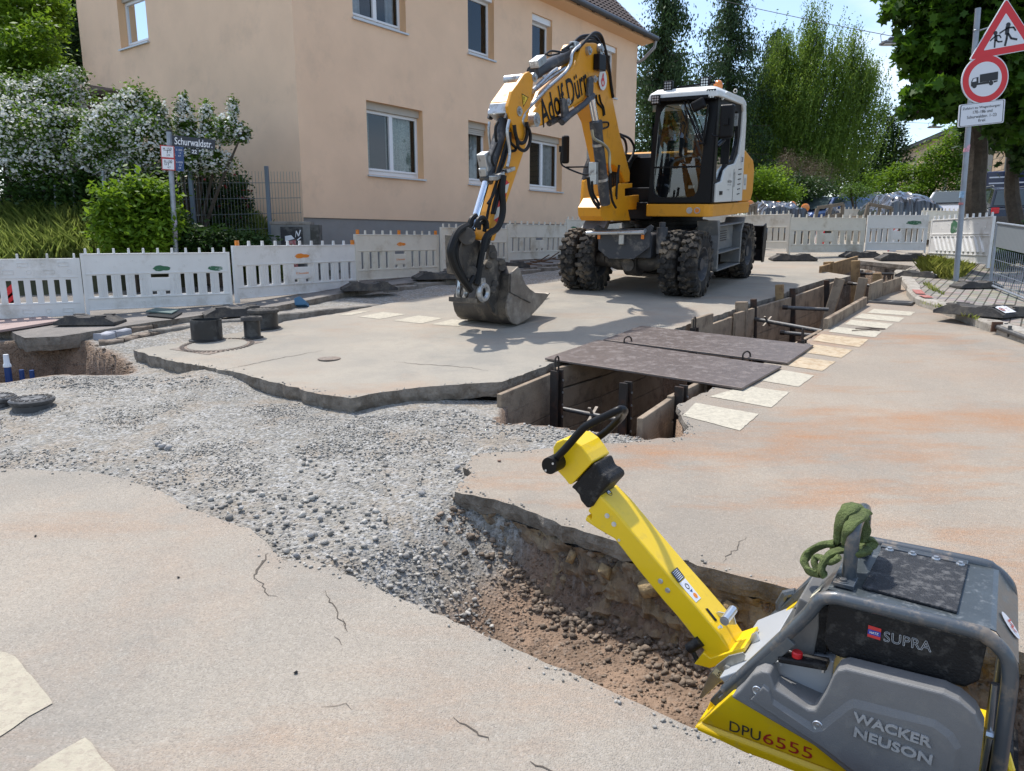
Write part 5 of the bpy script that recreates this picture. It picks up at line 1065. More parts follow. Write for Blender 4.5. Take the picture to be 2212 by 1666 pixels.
# bucket: shell and two side plates
prof = [(875, 975), (790, 1052), (782, 1150), (783, 1250), (758, 1330), (748, 1420), (762, 1500), (790, 1560), (828, 1592), (868, 1597), (985, 1530), (1135, 1370), (1205, 1272)]
PB = [EL(*a4(*p), 1, yb0) for p in prof]; cen = sum(PB, V()) / len(PB)
m = MB(); inn = [p + (EL(*a4(1000, 1250), 1, yb0) - p).normalized() * .03 for p in PB]
off = V((0, -bw, 0)); n = len(PB); vs = [p + V((0, -.004, 0)) for p in PB] + [p + V((0, -.004, 0)) for p in inn]; vs += [v + off + V((0, .008, 0)) for v in vs]
fs = []
for i in range(n - 1): fs += [(i, i + 1, 2 * n + i + 1, 2 * n + i), (n + i, n + i + 1, 3 * n + i + 1, 3 * n + i), (i, i + 1, n + i + 1, n + i), (2 * n + i, 2 * n + i + 1, 3 * n + i + 1, 3 * n + i)]
fs += [(0, n, 3 * n, 2 * n), (n - 1, 2 * n - 1, 4 * n - 1, 3 * n - 1)]
m.add(vs, fs); bucket = part('bucket', m, m_worn2, smooth=True)
side_p = prof + [(1165, 1262), (1060, 1255), (1000, 1215), (955, 1165), (925, 1100), (905, 1040)]
for yy in (yb0 + .025, yb0 - bw):
    m = MB(); m.prism(ep(a4, side_p, v=yy), V((0, -.025, 0))); part('side_plate', m, m_worn, bucket, bevel=.006)
m = MB(); m.tube([EL(*a4(*p), 1, yb0 + .03) for p in [(790, 1055), (785, 1250), (850, 1285), (1000, 1360)]], .010, 6); part('weld_seam', m, m_worn2, bucket)
m = MB()
m.prism(ep(a4, [(755, 1370), (800, 1300), (870, 1290), (880, 1330), (850, 1460), (790, 1540), (755, 1480)], v=yb0 + .034), V((0, -.012, 0))); part('wear_plate', m, m_worn, bucket, bevel=.004)
m = MB(); lip = PB[-1]; d_ = (PB[-1] - PB[-2]).normalized(); m.prism([lip + d_ * .03, lip - d_ * .12, lip - d_ * .12 + V((0, 0, .025)), lip + d_ * .0 + V((0, 0, .022))], off); part('cutting_edge', m, m_worn, bucket)
for yy in (YC + .16, YC - .2):
    m = MB(); m.prism(ep(a4, [(650, 1060), (790, 1055), (785, 1250), (750, 1400), (700, 1480), (640, 1500), (600, 1460), (560, 1370), (560, 1250), (600, 1120)], v=yy), V((0, -.04, 0))); part('bucket_ear', m, m_worn2, bucket, bevel=.006)
# ---- upper carriage
def bx(name, a, b, mt, parent=ex, bevel=.02, seg=2): m = MB(); m.bb(a, b); return part(name, m, mt, parent, bevel=bevel, seg=seg)
FX = 1.55
m = MB(); deck = [(FX, .06), (FX, 1.06), (FX - .03, 1.13), (FX - .1, 1.18), (-.95, 1.18), (-1.15, 1.05), (-1.15, .06)]
m.prism([V((x, y, 1.27)) for x, y in deck], V((0, 0, .205))); part('deck_skirt', m, m_yel, bevel=.015)
m = MB(); m.prism([V((x, -y - .04, 1.24)) for x, y in [(FX - .02, .84), (FX - .03, 1.14), (FX - .12, 1.24), (-1.0, 1.24), (-1.15, 1.1), (-1.15, .8)]], V((0, 0, .19))); part('deck_skirt', m, m_yel, bevel=.03)
# right tank cover: rounded orange, dark top
m = MB(); Z = [1.43, 1.6, 1.9]; ring_ = [(FX - .04, -.85), (FX - .05, -1.16), (FX - .14, -1.275), (-1.0, -1.275), (-1.1, -.85)]
def loft(m, R):
    k = len(R[0]); m.add([v for r in R for v in r], [(i * k + j, i * k + (j + 1) % k, (i + 1) * k + (j + 1) % k, (i + 1) * k + j) for i in range(len(R) - 1) for j in range(k)] + [tuple(range(k))[::-1], tuple((len(R) - 1) * k + j for j in range(k))])
loft(m, [[V((x - .02 * (z - 1.43), y + .06 * (z - 1.43) ** 1 * (1 if y < -1 else 0), z)) for x, y in ring_] for z in Z]); part('tank_cover', m, m_yel, bevel=.04, seg=3)
m = MB(); loft(m, [[V((x - .02, y + s, z)) for x, y in ring_] for z, s in ((1.9, .02), (2.1, .05), (2.25, .12), (2.34, .22))]); part('tank_hood', m, m_grey, bevel=.04, seg=3)
m = MB()
for y in (-1.13, -.98): m.cyl((FX - .05, y, 1.335), (FX - .01, y, 1.335), .055, 18)
for y in (.82, .95): m.cyl((FX - .03, y, 1.375), (FX + .012, y, 1.375), .052, 18)
part('headlight', m, m_lamp, smooth=True)
m = MB(); m.cyl((FX + .012, .95, 1.375), (FX + .016, .95, 1.375), .036, 18); m.cyl((FX - .01, -1.13, 1.335), (FX - .005, -1.13, 1.335), .036, 18); part('indicator', m, m_amber, smooth=True)
m = MB(); m.bb((-.9, -.82, 1.2), (1.25, .04, 1.5)); m.bb((.2, -.8, 1.5), (.95, -.1, 1.75)); m.bb((-1.1, -.84, 1.5), (.2, .05, 2.3)); part('swing_frame', m, m_blk, bevel=.02)
m = MB(); m.prism([V((.55, .04, z)) + V((x, 0, 0)) for x, z in ((0, 1.55), (.3, 1.55), (.3, 2.1), (.1, 2.25), (0, 2.25))], V((0, -.03, 0))); m.bb((.2, -.78, 2.3), (.25, .04, 2.36)); part('cover_plate', m, m_stepg)
# engine hood and tail behind the cab
m = MB(); m.prism([V((x, 1.17, z)) for x, z in [(-.32, 1.475), (-1.1, 1.475), (-1.2, 1.6), (-1.22, 2.1), (-1.1, 2.25), (-.4, 2.42), (-.3, 2.40)]], V((0, -2.3, 0))); hood = part('engine_hood', m, m_yel, bevel=.04, seg=3)
m = MB(); m.prism([V((x, 1.175, z)) for x, z in [(-.42, 1.97), (-.66, 1.97), (-.66, 1.7), (-.42, 1.7)]], V((0, -.002, 0))); m.cm = 1
text_on(m, 'U', Matrix(((-1, 0, 0, -.54), (0, 0, 1, 1.178), (0, 1, 0, 1.84), (0, 0, 0, 1))), height=.13, lift=0); part('inspection_sticker', m, [m_ewh, m_blue], hood, fix=False)
# cab: pillars, roof, doors
cy0, cy1 = .06, 1.15
cab = bx('cab_floor', (-.3, cy0, 1.48), (FX - .03, cy1, 1.53), m_blk)
ft = [(cy0 + .02, 1.5), (cy1, 1.5), (cy1 - .0, 3.12), (cy0 + .08, 3.12)]
gl = [(cy0 + .12, 1.66), (cy0 + .10, 1.74), (cy0 + .10, 2.1), (cy0 + .14, 2.9), (cy0 + .17, 3.02), (cy0 + .23, 3.06), (cy1 - .16, 3.06), (cy1 - .12, 2.95), (cy1 - .19, 2.1), (cy1 - .21, 1.72), (cy1 - .25, 1.62), (cy1 - .33, 1.585), (cy0 + .24, 1.585), (cy0 + .17, 1.61)]
def fx(z): return FX - .02 - .02 * (z - 1.5) - .05 * max(0, z - 2.3) ** 2
def ringframe(m, outer, inner, at, th):
    """plate with an opening: outer and inner outlines resampled by angle"""
    c = (sum(p[0] for p in inner) / len(inner), sum(p[1] for p in inner) / len(inner)); K_ = 48
    def hit(poly, a):
        dx, dy = cos(a), sin(a); best = None
        for i in range(len(poly)):
            (x1, y1), (x2, y2) = poly[i], poly[(i + 1) % len(poly)]; ex_, ey = x2 - x1, y2 - y1; den = dx * ey - dy * ex_
            if abs(den) < 1e-9: continue
            t = ((x1 - c[0]) * ey - (y1 - c[1]) * ex_) / den; u = ((x1 - c[0]) * dy - (y1 - c[1]) * dx) / den
            if t > 0 and -1e-6 <= u <= 1 + 1e-6 and (best is None or t > best): best = t
        return (c[0] + dx * best, c[1] + dy * best)
    angs = sorted([2 * pi * i / K_ for i in range(K_)] + [math.atan2(p[1] - c[1], p[0] - c[0]) % (2 * pi) for p in outer])
    O_ = [hit(outer, a) for a in angs]; I_ = [hit(inner, a) for a in angs]; k = len(angs)
    vs = [at(*p, 0) for p in O_] + [at(*p, 0) for p in I_] + [at(*p, th) for p in O_] + [at(*p, th) for p in I_]
    m.add(vs, [(i, (i + 1) % k, k + (i + 1) % k, k + i) for i in range(k)] + [(2 * k + i, 3 * k + i, 3 * k + (i + 1) % k, 2 * k + (i + 1) % k) for i in range(k)] + [(k + i, k + (i + 1) % k, 3 * k + (i + 1) % k, 3 * k + i) for i in range(k)] + [(i, 2 * k + i, 2 * k + (i + 1) % k, (i + 1) % k) for i in range(k)])
m = MB(); ringframe(m, ft, gl, lambda y, z, t: V((fx(z) - t, y, z)), .06); ff_ = part('front_frame', m, m_blk, cab)
m = MB(); m.add([V((fx(z) - .03, y, z)) for y, z in gl], [tuple(range(len(gl)))]); part('windscreen', m, m_cabglass, ff_, fix=False)
m = MB(); m.bb((FX - .07, cy0 + .1, 2.06), (FX - .03, cy1 - .18, 2.085)); part('window_bar', m, m_blk, ff_)
# side (door side): black door frame front, white rear pillar
def sidep(x, z, t): return V((x, cy1 + .02 - t, z))
d1 = [(FX - .05, 1.5), (FX - .07, 3.1), (.62, 3.12), (.62, 2.0), (.75, 1.9), (.9, 1.5)]
sg_ = [(FX - .22, 1.86), (FX - .19, 2.42), (1.0, 2.34), (.93, 2.0), (1.06, 1.93)]
m = MB(); ringframe(m, [(FX - .05, 1.5), (FX - .07, 3.12), (.05, 3.13), (.0, 2.2), (-.2, 1.9), (-.25, 1.5)], [(FX - .2, 1.95), (FX - .18, 2.98), (.22, 3.0), (.16, 2.5), (.4, 2.2), (.82, 2.12), (1.02, 1.92), (1.12, 1.86), (FX - .22, 1.84)], sidep, .05); part('door_frame', m, m_blk, cab)
m = MB(); m.add([sidep(x, z, .03) for x, z in [(FX - .2, 1.84), (FX - .18, 2.98), (.22, 3.0), (.16, 2.5), (.4, 2.2), (.82, 2.12), (1.02, 1.92), (1.12, 1.86)]], [tuple(range(8))]); part('door_window', m, m_cabglass, cab, fix=False)
m = MB(); m.beam(V((FX - .2, cy1 + .02, 2.38)), V((.95, cy1 + .02, 2.5)), .03, .03); m.beam(V((.8, cy1 + .025, 2.12)), V((.78, cy1 + .025, 3.0)), .03, .07); part('door_bar', m, m_blk, cab)
m = MB(); m.prism([V((x, cy1 + .06, z)) for x, z in [(1.42, 1.5), (1.42, 1.80), (1.12, 1.84), (.98, 2.02), (.74, 2.10), (.36, 2.14), (.14, 2.3), (.05, 2.6), (.03, 3.02), (.15, 3.14), (1.2, 3.14), (1.35, 3.08), (1.38, 3.17), (1.1, 3.24), (.1, 3.24), (-.12, 3.12), (-.2, 2.9), (-.24, 2.2), (-.28, 1.5)]], V((0, -.04, 0))); wp = part('white_side_panel', m, m_ewh, cab, bevel=.012)
m = MB()
for i in range(6): z = 1.62 + .085 * i; m.beam(V((.12, cy1 + .062, z)), V((.12 - .16 - .01 * i, cy1 + .062, z + .012)), .01, .016)
m.beam(V((.42, cy1 + .062, 1.5)), V((.42, cy1 + .062, 2.05)), .006, .006); part('louvre', m, m_blk, wp)
m = MB(); m.bb((1.25, cy1 + .06, 1.62), (1.1, cy1 + .075, 1.68)); part('door_handle', m, m_blk, wp)
m = MB(); m.bb((.45, cy1 + .055, 1.75), (.40, cy1 + .085, 2.0)); m.bb((.5, cy1 + .03, 2.75), (.45, cy1 + .08, 2.95)); part('hinge', m, m_steel, wp)
m = MB(); MM = lambda x, z, s=-1: Matrix(((-1, 0, 0, x), (0, 0, 1, cy1 + .061), (0, 1, 0, z), (0, 0, 0, 1)))
text_on(m, 'Adolf Dürr', MM(.66, 1.84), width=.27, height=.05, bold=.01); text_on(m, 'Tief- und Straßenbau', MM(.66, 1.785), width=.25, height=.022); text_on(m, 'Stuttgart', MM(.72, 1.70), width=.16, height=.025); part('lettering', m, m_grey, wp, fix=False)
m = MB(); c_ = V((-.08, cy1 + .064, 2.22)); m.add([c_ + V((cos(a) * .085, 0, sin(a) * .085)) for a in [2 * pi * i / 24 for i in range(24)]], [tuple(range(24))]); m.cm = 1; text_on(m, '20', Matrix(((-1, 0, 0, c_.x), (0, 0, 1, c_.y), (0, 1, 0, c_.z), (0, 0, 0, 1))), height=.09, lift=.002, bold=.01); part('speed_disc', m, [m_sw, m_blk], wp, fix=False)
m = MB()
loft(m, [[V((x, y, z)) for x, y in ((FX + .08 - i, cy0 - .02 + j), (FX + .08 - i, cy1 + .05 - j), (FX - .15, cy1 + .08 - j), (-.18 + i, cy1 + .06 - j), (-.18 + i, cy0 + j))] for z, i, j in ((3.12, 0, 0), (3.22, .02, .03), (3.29, .12, .12))]); roofp = part('cab_roof', m, m_ewh, cab, bevel=.02)
m = MB(); m.bb((FX - .1, cy0 + .15, 3.1), (FX + .09, cy1 - .1, 3.15)); m.beam(V((FX - .15, cy0 + .05, 3.3)), V((FX - .25, cy1 - .1, 3.36)), .05, .03); part('roof_rail', m, m_blk, roofp)
# back and far side of the cab, interior
m = MB(); m.bb((-.27, cy0 + .02, 1.5), (-.22, cy1, 2.3)); m.bb((-.2, cy0, 1.5), (FX - .1, cy0 + .03, 1.95)); m.bb((-.27, cy0, 2.3), (-.2, cy0 + .08, 3.12)); m.bb((-.27, cy1 - .08, 2.3), (-.2, cy1 - .02, 3.12)); part('cab_back', m, m_blk, cab)
m = MB(); m.add([(-.24, cy0, 2.3), (-.24, cy1, 2.3), (-.24, cy1, 3.1), (-.24, cy0, 3.1)], [(0, 1, 2, 3)]); m.add([(-.2, cy0 + .01, 1.95), (FX - .1, cy0 + .01, 1.95), (FX - .1, cy0 + .01, 3.1), (-.2, cy0 + .01, 3.1)], [(0, 1, 2, 3)]); part('cab_window', m, m_cabglass, cab, fix=False)
m_seat = mat('seat_fabric', (.035, .035, .04), .9)
m = MB(); m.bb((.15, .38, 1.95), (.65, .85, 2.07)); m.box((.12, .61, 2.38), (.12, .46, .62), Matrix.Rotation(-.15, 3, 'Y')); m.box((.05, .61, 2.78), (.08, .26, .18)); m.bb((.2, .42, 1.53), (.55, .8, 1.95)); part('seat', m, m_seat, cab, bevel=.03)
m = MB(); m.beam(V((1.25, .6, 1.53)), V((1.05, .6, 2.15)), .09, .12); m.ring((1.0, .6, 2.22), (-.5, 0, 1), .17, .016, 20, 6)
for y in (.3, .92): m.beam(V((.5, y, 2.0)), V((.9, y, 2.05)), .12, .1); m.cyl((.85, y, 2.08), (.9, y, 2.26), .02, 8)
m.box((1.2, .22, 2.2), (.03, .16, .22)); m.box((1.3, .95, 1.8), (.2, .1, .5)); part('controls', m, m_blk, cab)
m = MB(); m.box((1.18, .25, 2.24), (.02, .12, .12), Matrix.Rotation(.2, 3, 'Y')); m.box((1.3, .75, 1.75), (.02, .1, .05)); part('display', m, m_steel, cab)
# lamps, beacon, mirrors, wipers
def lamp(p, s=.15):
    m = MB(); m.box(p, (.09, s, s)); o = part('work_lamp', m, m_blk, cab, bevel=.012)
    m = MB()
    for j in (-1, 0, 1):
        for k in (-1, 0, 1):
            if (j, k) != (0, 0) or True: m.cyl(V(p) + V((.044, j * s * .27, k * s * .27)), V(p) + V((.05, j * s * .27, k * s * .27)), s * .11, 8)
    part('lens', m, m_lamp, o)
lamp(EL(*a1(1210, 150), 0, FX - .05)); lamp(EL(*a1(1553, 115), 0, FX - .15)); lamp(EL(*a1(1093, 280), 0, FX + .06), .15); lamp(EL(*a1(1613, 225), 0, FX + .02), .15)
m = MB(); p = EL(*a1(1672, 165), 0, FX - .5); m.lathe(p - V((0, 0, .03)), (0, 0, 1), [(.07, 0), (.075, .06), (.065, .11), (.04, .14), (0, .15)], 18); m.lathe(p - V((0, 0, .06)), (0, 0, 1), [(.0, 0), (.06, 0), (.06, .03)], 14); part('beacon', m, m_amber, cab, smooth=True)
m = MB(); p = EL(*a1(1835, 195), 1, .8); m.ring(p, (1, 0, 0), .03, .009, 14, 5); p = EL(*a1(1137, 208), 0, FX - .3); m.ring(p, (1, 0, 0), .03, .009, 14, 5); part('lifting_eye', m, m_ewh, cab)
m = MB(); xw = FX + .03
for a, b in (((1335, 250), (1505, 690)), ((1375, 250), (1535, 680)), ((1350, 300), (1520, 660))): m.cyl(EL(*a1(*a), 0, xw), EL(*a1(*b), 0, xw), .012, 6)
m.cyl(EL(*a1(1495, 690), 0, xw), EL(*a1(1545, 680), 0, xw), .02, 6); m.cyl(EL(*a1(1580, 330), 0, xw), EL(*a1(1530, 690), 0, xw), .018, 6); part('wiper', m, m_blk, cab)
m = MB(); p = EL(*a1(1490, 325), 0, FX + .12); m.box(p, (.1, .22, .16), Matrix.Rotation(.4, 3, 'X')); mo = part('front_mirror', m, m_blk, cab, bevel=.03)
m = MB(); p = EL(*a1(1755, 480), 0, FX + .1); m.box(p, (.10, .22, .50)); mo = part('mirror', m, m_blk, cab, bevel=.035, seg=3)
m = MB(); P = [EL(*a1(*q), 0, FX + .1) for q in [(1610, 600), (1640, 620), (1735, 610), (1755, 570), (1755, 500)]]; m.tube(smooth_line(P, 4), .014, 7); m.box(EL(*a1(1745, 480), 0, FX + .17), (.05, .08, .1)); part('mirror_arm', m, m_blk, mo, smooth=True)
m = MB(); p = EL(*a1(242, 745), 0, FX + .45); m.box(p, (.12, .13, .46), Matrix.Rotation(.5, 3, 'Z')); mo = part('mirror', m, m_blk, bevel=.035, seg=3)
m = MB(); P = [EL(*a1(*q), 0, FX + .4) for q in [(205, 740), (200, 860), (240, 910), (400, 975), (480, 978)]]; m.tube(smooth_line(P, 4), .015, 7); m.tube([EL(*a1(*q), 0, FX + .4) for q in [(240, 910), (480, 905)]], .014, 7); m.box(EL(*a1(215, 740), 0, FX + .4), (.08, .1, .1)); part('mirror_arm', m, m_blk, mo, smooth=True)
# ---- undercarriage
m = MB(); m.cyl((0.2, 0, .98), (.2, 0, 1.27), .62, 36); m.cyl((.2, 0, 1.1), (.2, 0, 1.16), .72, 36); part('swing_ring', m, m_blk)
m = MB(); m.bb((-1.5, -.42, .62), (2.2, .42, 1.0)); m.bb((-.75, -.75, .55), (1.2, .75, 1.02)); part('chassis', m, m_grey, bevel=.02)
m = MB(); xf = 2.3; P = [EL(*a2(*p), 0, xf) for p in [(505, 312), (520, 290), (550, 278), (580, 300), (600, 312), (985, 308), (1010, 290), (1040, 272), (1065, 290), (1055, 320), (1035, 345), (1030, 485), (880, 596), (650, 590), (550, 505), (548, 340)]]; m.prism(P, V((-.04, 0, 0))); fp = part('front_plate', m, m_grey, bevel=.006)
m = MB(); m.tube([EL(*a2(*p), 0, xf + .12) for p in [(440, 352), (480, 350), (980, 345)]] + [EL(*a2(990, 330), 0, xf)], .035, 10); part('drawbar', m, m_steel, fp, smooth=True)
m = MB(); m.box(EL(*a2(770, 400), 0, xf + .03), (.06, .09, .2)); part('hitch_pin', m, m_steel, fp, bevel=.01)
m = MB()
for q in ((965, 385), (556, 385)): m.box(EL(*a2(*q), 0, xf + .015), (.02, .055, .08))
part('reflector', m, m_amber, fp, bevel=.01)
for xa in (1.85, -1.15):
    m = MB(); m.tube([(xa, -.85, .54), (xa, -.45, .54), (xa, -.3, .54), (xa, .3, .54), (xa, .45, .54), (xa, .85, .54)], [.12, .12, .17, .17, .12, .12], 14); m.cyl((xa, -.12, .54), (xa, .12, .54), .25, 18); m.cyl((xa + .1, 0, .52), (xa + .30, 0, .50), .11, 14); m.bb((xa - .14, -.6, .5), (xa + .14, -.5, .66)); m.bb((xa - .14, .5, .5), (xa + .14, .6, .66)); part('axle', m, m_worn2, smooth=True)
tyre_me = None
def wheel(x, y, outer):
    global tyre_me
    if tyre_me is None:
        m = MB(); R_, r_, w_ = .505, .27, .13
        m.lathe((0, 0, 0), (0, 1, 0), [(r_, -w_ + .02), (R_ - .12, -w_ - .012), (R_ - .05, -w_ + .006), (R_ - .015, -w_ + .035), (R_, 0), (R_ - .015, w_ - .035), (R_ - .05, w_ - .006), (R_ - .12, w_ + .012), (r_, w_ - .02)], 44)
        for i in range(21):
            for s in (-1, 1):
                a = 2 * pi * (i + (.5 if s > 0 else 0)) / 21; Rm = Matrix.Rotation(-a, 3, 'Y')
                for yy, ww, tw, rr in ((s * .035, .07, .55 * s, 0.008), (s * .095, .075, .15 * s, -.004)): m.box(Rm @ V((R_ + .012 + rr, yy, 0)), (.038, ww, .066), Rm @ Matrix.Rotation(tw, 3, 'X'), taper=1)
                m.box(Rm @ V((R_ - .035, s * .128, 0)), (.09, .028, .05), Rm)
        tyre_me = [m.build('tyre', m_tyre, None, smooth=True)]
        m = MB(); m.lathe((0, 0, 0), (0, 1, 0), [(.0, -.02), (.12, -.02), (.2, -.035), (.235, .06), (.265, .115), (.278, .118), (.278, .105), (.262, .0), (.262, -.115), (.276, -.118)], 32)
        for i in range(8): a = 2 * pi * i / 8; m.cyl((cos(a) * .14, -.03, sin(a) * .14), (cos(a) * .14, 0.0, sin(a) * .14), .014, 6)
        m.lathe((0, 0, 0), (0, 1, 0), [(0, .03), (.07, .03), (.09, -.01)], 18); tyre_me.append(m.build('rim', m_grey, None, smooth=True))
        new = True
    else: new = False
    root = MB(); root.cyl((0, -.1, 0), (0, .1, 0), .1, 12); h = root.build('wheel', m_grey, ex, smooth=True); h.location = (x, y, .528); h.rotation_euler = (0, random.random() * 3, 0 if outer > 0 else pi)
    for t in tyre_me:
        c = t if new else t.copy()
        if not new: COL.objects.link(c)
        c.parent = h
for xa in (1.85, -1.15):
    for s in (1, -1): wheel(xa, s * 1.07, s); wheel(xa, s * .735, s)
# steps and side box
def steps(s):
    m = MB(); yo = 1.22 * s
    for x0, x1 in ((1.28, 1.16), (-.62, -.42)):
        m.prism([V((x0, yo, 1.2)), V((x0 - .16 if x0 > 0 else x0 + .1, yo, 1.2)), V((x1 - .05 if x0 > 0 else x1 + .1, yo, .95)), V((x1 - .08 if x0 > 0 else x1 + .1, yo, .38)), V((x1, yo, .38)), V((x1, yo, .95))], V((0, -.35 * s, 0)))
    for z, d in ((1.12, .30), (.66, .28), (.37, .24)): m.bb((-.42, yo - d * s, z - .025), (1.14, yo, z))
    part('steps', m, m_stepg, bevel=.006)
steps(1); steps(-1)
m = MB(); m.bb((-.3, .75, .66), (.95, 1.08, 1.08)); sb = part('storage_box', m, m_stepg, bevel=.02)
m = MB()
for i in range(5): m.bb((.55, 1.08, .82 + .04 * i), (.15, 1.086, .835 + .04 * i))
m.cyl((.72, 1.08, .92), (.72, 1.088, .92), .06, 14); part('vent_grille', m, m_blk, sb)
# fender at the right front
m = MB(); m.prism([V((1.55, -.75, 1.0)), V((1.25, -.75, 1.2)), V((1.15, -.75, 1.2)), V((1.4, -.75, .95))], V((0, -.45, 0))); part('fender', m, m_stepg)
m = MB(); pr_ = [(-1.95, .28), (-2.02, .5), (-2.0, .75), (-1.92, .98), (-1.97, .99), (-2.07, .76), (-2.08, .5), (-2.02, .26)]; m.prism([V((x, -1.22, z)) for x, z in pr_], V((0, 2.52, 0)))
for y in (-1.24, 1.28): m.prism([V((x, y, z)) for x, z in [(-1.9, .25), (-1.82, .4), (-1.80, .75), (-1.86, 1.0), (-2.0, 1.03), (-2.1, .8), (-2.1, .5), (-2.04, .25)]], V((0, .03, 0)))
m.bb((-1.9, -.35, .5), (-1.4, .35, .8)); part('dozer_blade', m, m_blk, bevel=.006)
m = MB()
for y in (.56,): m.cyl((2.1, y, .7), (2.1, y, 1.12), .09, 14); m.cyl((2.1, y, 1.12), (2.1, y, 1.2), .05, 10)
part('support_cylinder', m, m_grey, smooth=True); m = MB(); m.cyl((2.0, -.52, .75), (2.0, -.52, 1.05), .07, 12); part('support_cylinder', m, m_grey, smooth=True)
# ------------------------------------------------------------------ plate compactor standing in the pit
CM = frame(V((1.03, 2.22, -.23)), V((.83, -.557, 0))); CI = CM.inverted(); CR = CM.to_3x3()
def CE(p, ax, v):
    n = CR.col[ax]; return CI @ PP(*p, V((1.03, 2.22, -.23)) + n * v, n)
def c1(X, Y): return (1138.7 + X * .29415, 813.3 + Y * .29415)
def c2(X, Y): return (1463.9 + X * .36517, 1057.3 + Y * .36517)
def c4(X, Y): return (1463.9 + X * .21874, 1301.2 + Y * .21874)
m_cy = mat('compactor_yellow', (.84, .56, .004), .4, var=.03, vscale=8, dirt=(.62, .43, .06), dscale=16, damt=.16, coat=.3, bump=.08, bscale=250)
m_cg = mat('grey_body_plastic', (.165, .165, .165), .55, var=.07, vscale=9, bump=.25, bscale=260, dirt=(.21, .205, .19), dscale=16, damt=.3)
m_tube = mat('grey_painted_tube', (.07, .082, .094), .32, .2, var=.1, vscale=9, dirt=(.24, .19, .14), dscale=13, damt=.3, coat=.3)
m_top = mat('scuffed_grey_sheet', (.085, .10, .108), .3, .35, var=.12, vscale=12, dirt=(.22, .235, .24), dscale=34, damt=.3)
m_rub = mat('dusty_rubber', (.012, .014, .018), .6, var=.3, vscale=30, bump=.5, bscale=160, dirt=(.13, .13, .13), dscale=30, damt=.4)
m_bk = mat('dusty_black_plastic', (.008, .008, .009), .5, spec=.3, var=.2, vscale=20, bump=.4, bscale=120, dirt=(.07, .065, .058), dscale=22, damt=.36)
m_zn = mat('zinc_plated', (.60, .63, .66), .28, .8, var=.08, vscale=10)
m_stl = mat('brushed_steel', (.42, .41, .37), .38, .8, var=.12, vscale=20, dirt=(.2, .17, .12), dscale=8, damt=.3)
pc = empty('plate_compactor', CM, 'yellow and grey plate compactor with tilted pole handle standing in the pit, lower right', 'plate compactor')
def cp(name, m, mt, parent=pc, **k): return m.build(name, mt, parent, **k)
def pr(pts, y, t): m = MB(); m.prism([V((x, y, z)) for x, z in pts], V((0, t, 0))); return m
YN = -.07
# base plate
m = pr([(-.36, .155), (-.38, .10), (-.30, .03), (-.22, 0), (.42, 0), (.52, .05), (.60, .14), (.60, .165)], YN + .012, .69); cp('base_plate', m, m_bk, bevel=.008)
# yellow hull: lower flange and sloping sides
m = MB(); loft(m, [[V((x, y, z)) for x, y in ((-.39 + i, YN + i), (.57 - i, YN + i), (.57 - i, .62 - i), (-.39 + i, .62 - i))] for z, i in ((.158, .004), (.175, -.002), (.20, .003), (.215, .02), (.225, .028))])
cp('hull_flange', m, m_cy, bevel=.006)
m = pr([(-.372, .215), (-.27, .365), (-.245, .385), (.20, .24), (.5, .22), (.56, .215)], YN + .014, .65); cp('hull', m, m_cy, bevel=.012, seg=3)
m = pr([(-.38, .21), (-.365, .26), (-.25, .40), (-.2, .42), (-.18, .40), (-.30, .25)], YN + .10, .04); m.prism([V((x, .50, z)) for x, z in [(-.38, .21), (-.365, .26), (-.25, .42), (-.1, .60), (-.08, .58), (-.20, .40), (-.30, .25)]], V((0, .04, 0))); cp('hull_rib', m, m_cy, bevel=.005)
# grey side cover with notch and raised field
cov = [(-.262, .372), (-.232, .415), (-.195, .485), (-.168, .508), (-.140, .512), (-.128, .485), (-.118, .462), (-.01, .425), (.012, .432), (.038, .50), (.055, .565), (.068, .595), (.092, .61), (.36, .624), (.40, .615), (.445, .585), (.470, .54), (.475, .16), (.30, .16), (.02, .30)]
m = pr(cov, YN - .012, .085); cv = cp('side_cover', m, m_cg, bevel=.014, seg=3)
m = MB()
raise_ = [[(-.19, .40), (-.155, .468), (-.135, .46), (-.12, .425), (.008, .385), (.03, .40), (.10, .50), (.12, .52), (.35, .535), (.40, .51), (.425, .47), (.43, .19), (.29, .19), (.05, .30)], [(-.20, .395), (-.16, .455), (-.14, .447), (-.125, .41), (.012, .355), (.04, .37), (.11, .475), (.125, .49), (.345, .51), (.385, .49), (.41, .46), (.415, .20), (.29, .20), (.05, .31)]]
k = len(raise_[0]); ra, rb = raise_
m.add([V((x, YN - .010, z)) for x, z in ra] + [V((x * .985 + .004, YN - .022, z)) for x, z in rb], [(i, (i + 1) % k, k + (i + 1) % k, k + i) for i in range(k)] + [tuple(range(k, 2 * k))]); cp('raised_field', m, m_cg, cv, bevel=.003)
def ytxt(m, t, x, z, width, height=None, y=YN - .024, rot=0, **k):
    M = Matrix(((1, 0, 0, x), (0, 0, -1, y), (0, 1, 0, z), (0, 0, 0, 1))) @ Matrix.Rotation(rot, 4, 'Z'); text_on(m, t, M, width=width, height=height, lift=0, **k)
P = [CE(c2(*q), 1, YN - .024) for q in ((1040, 1340), (1505, 1500), (1045, 1430), (1505, 1600))]
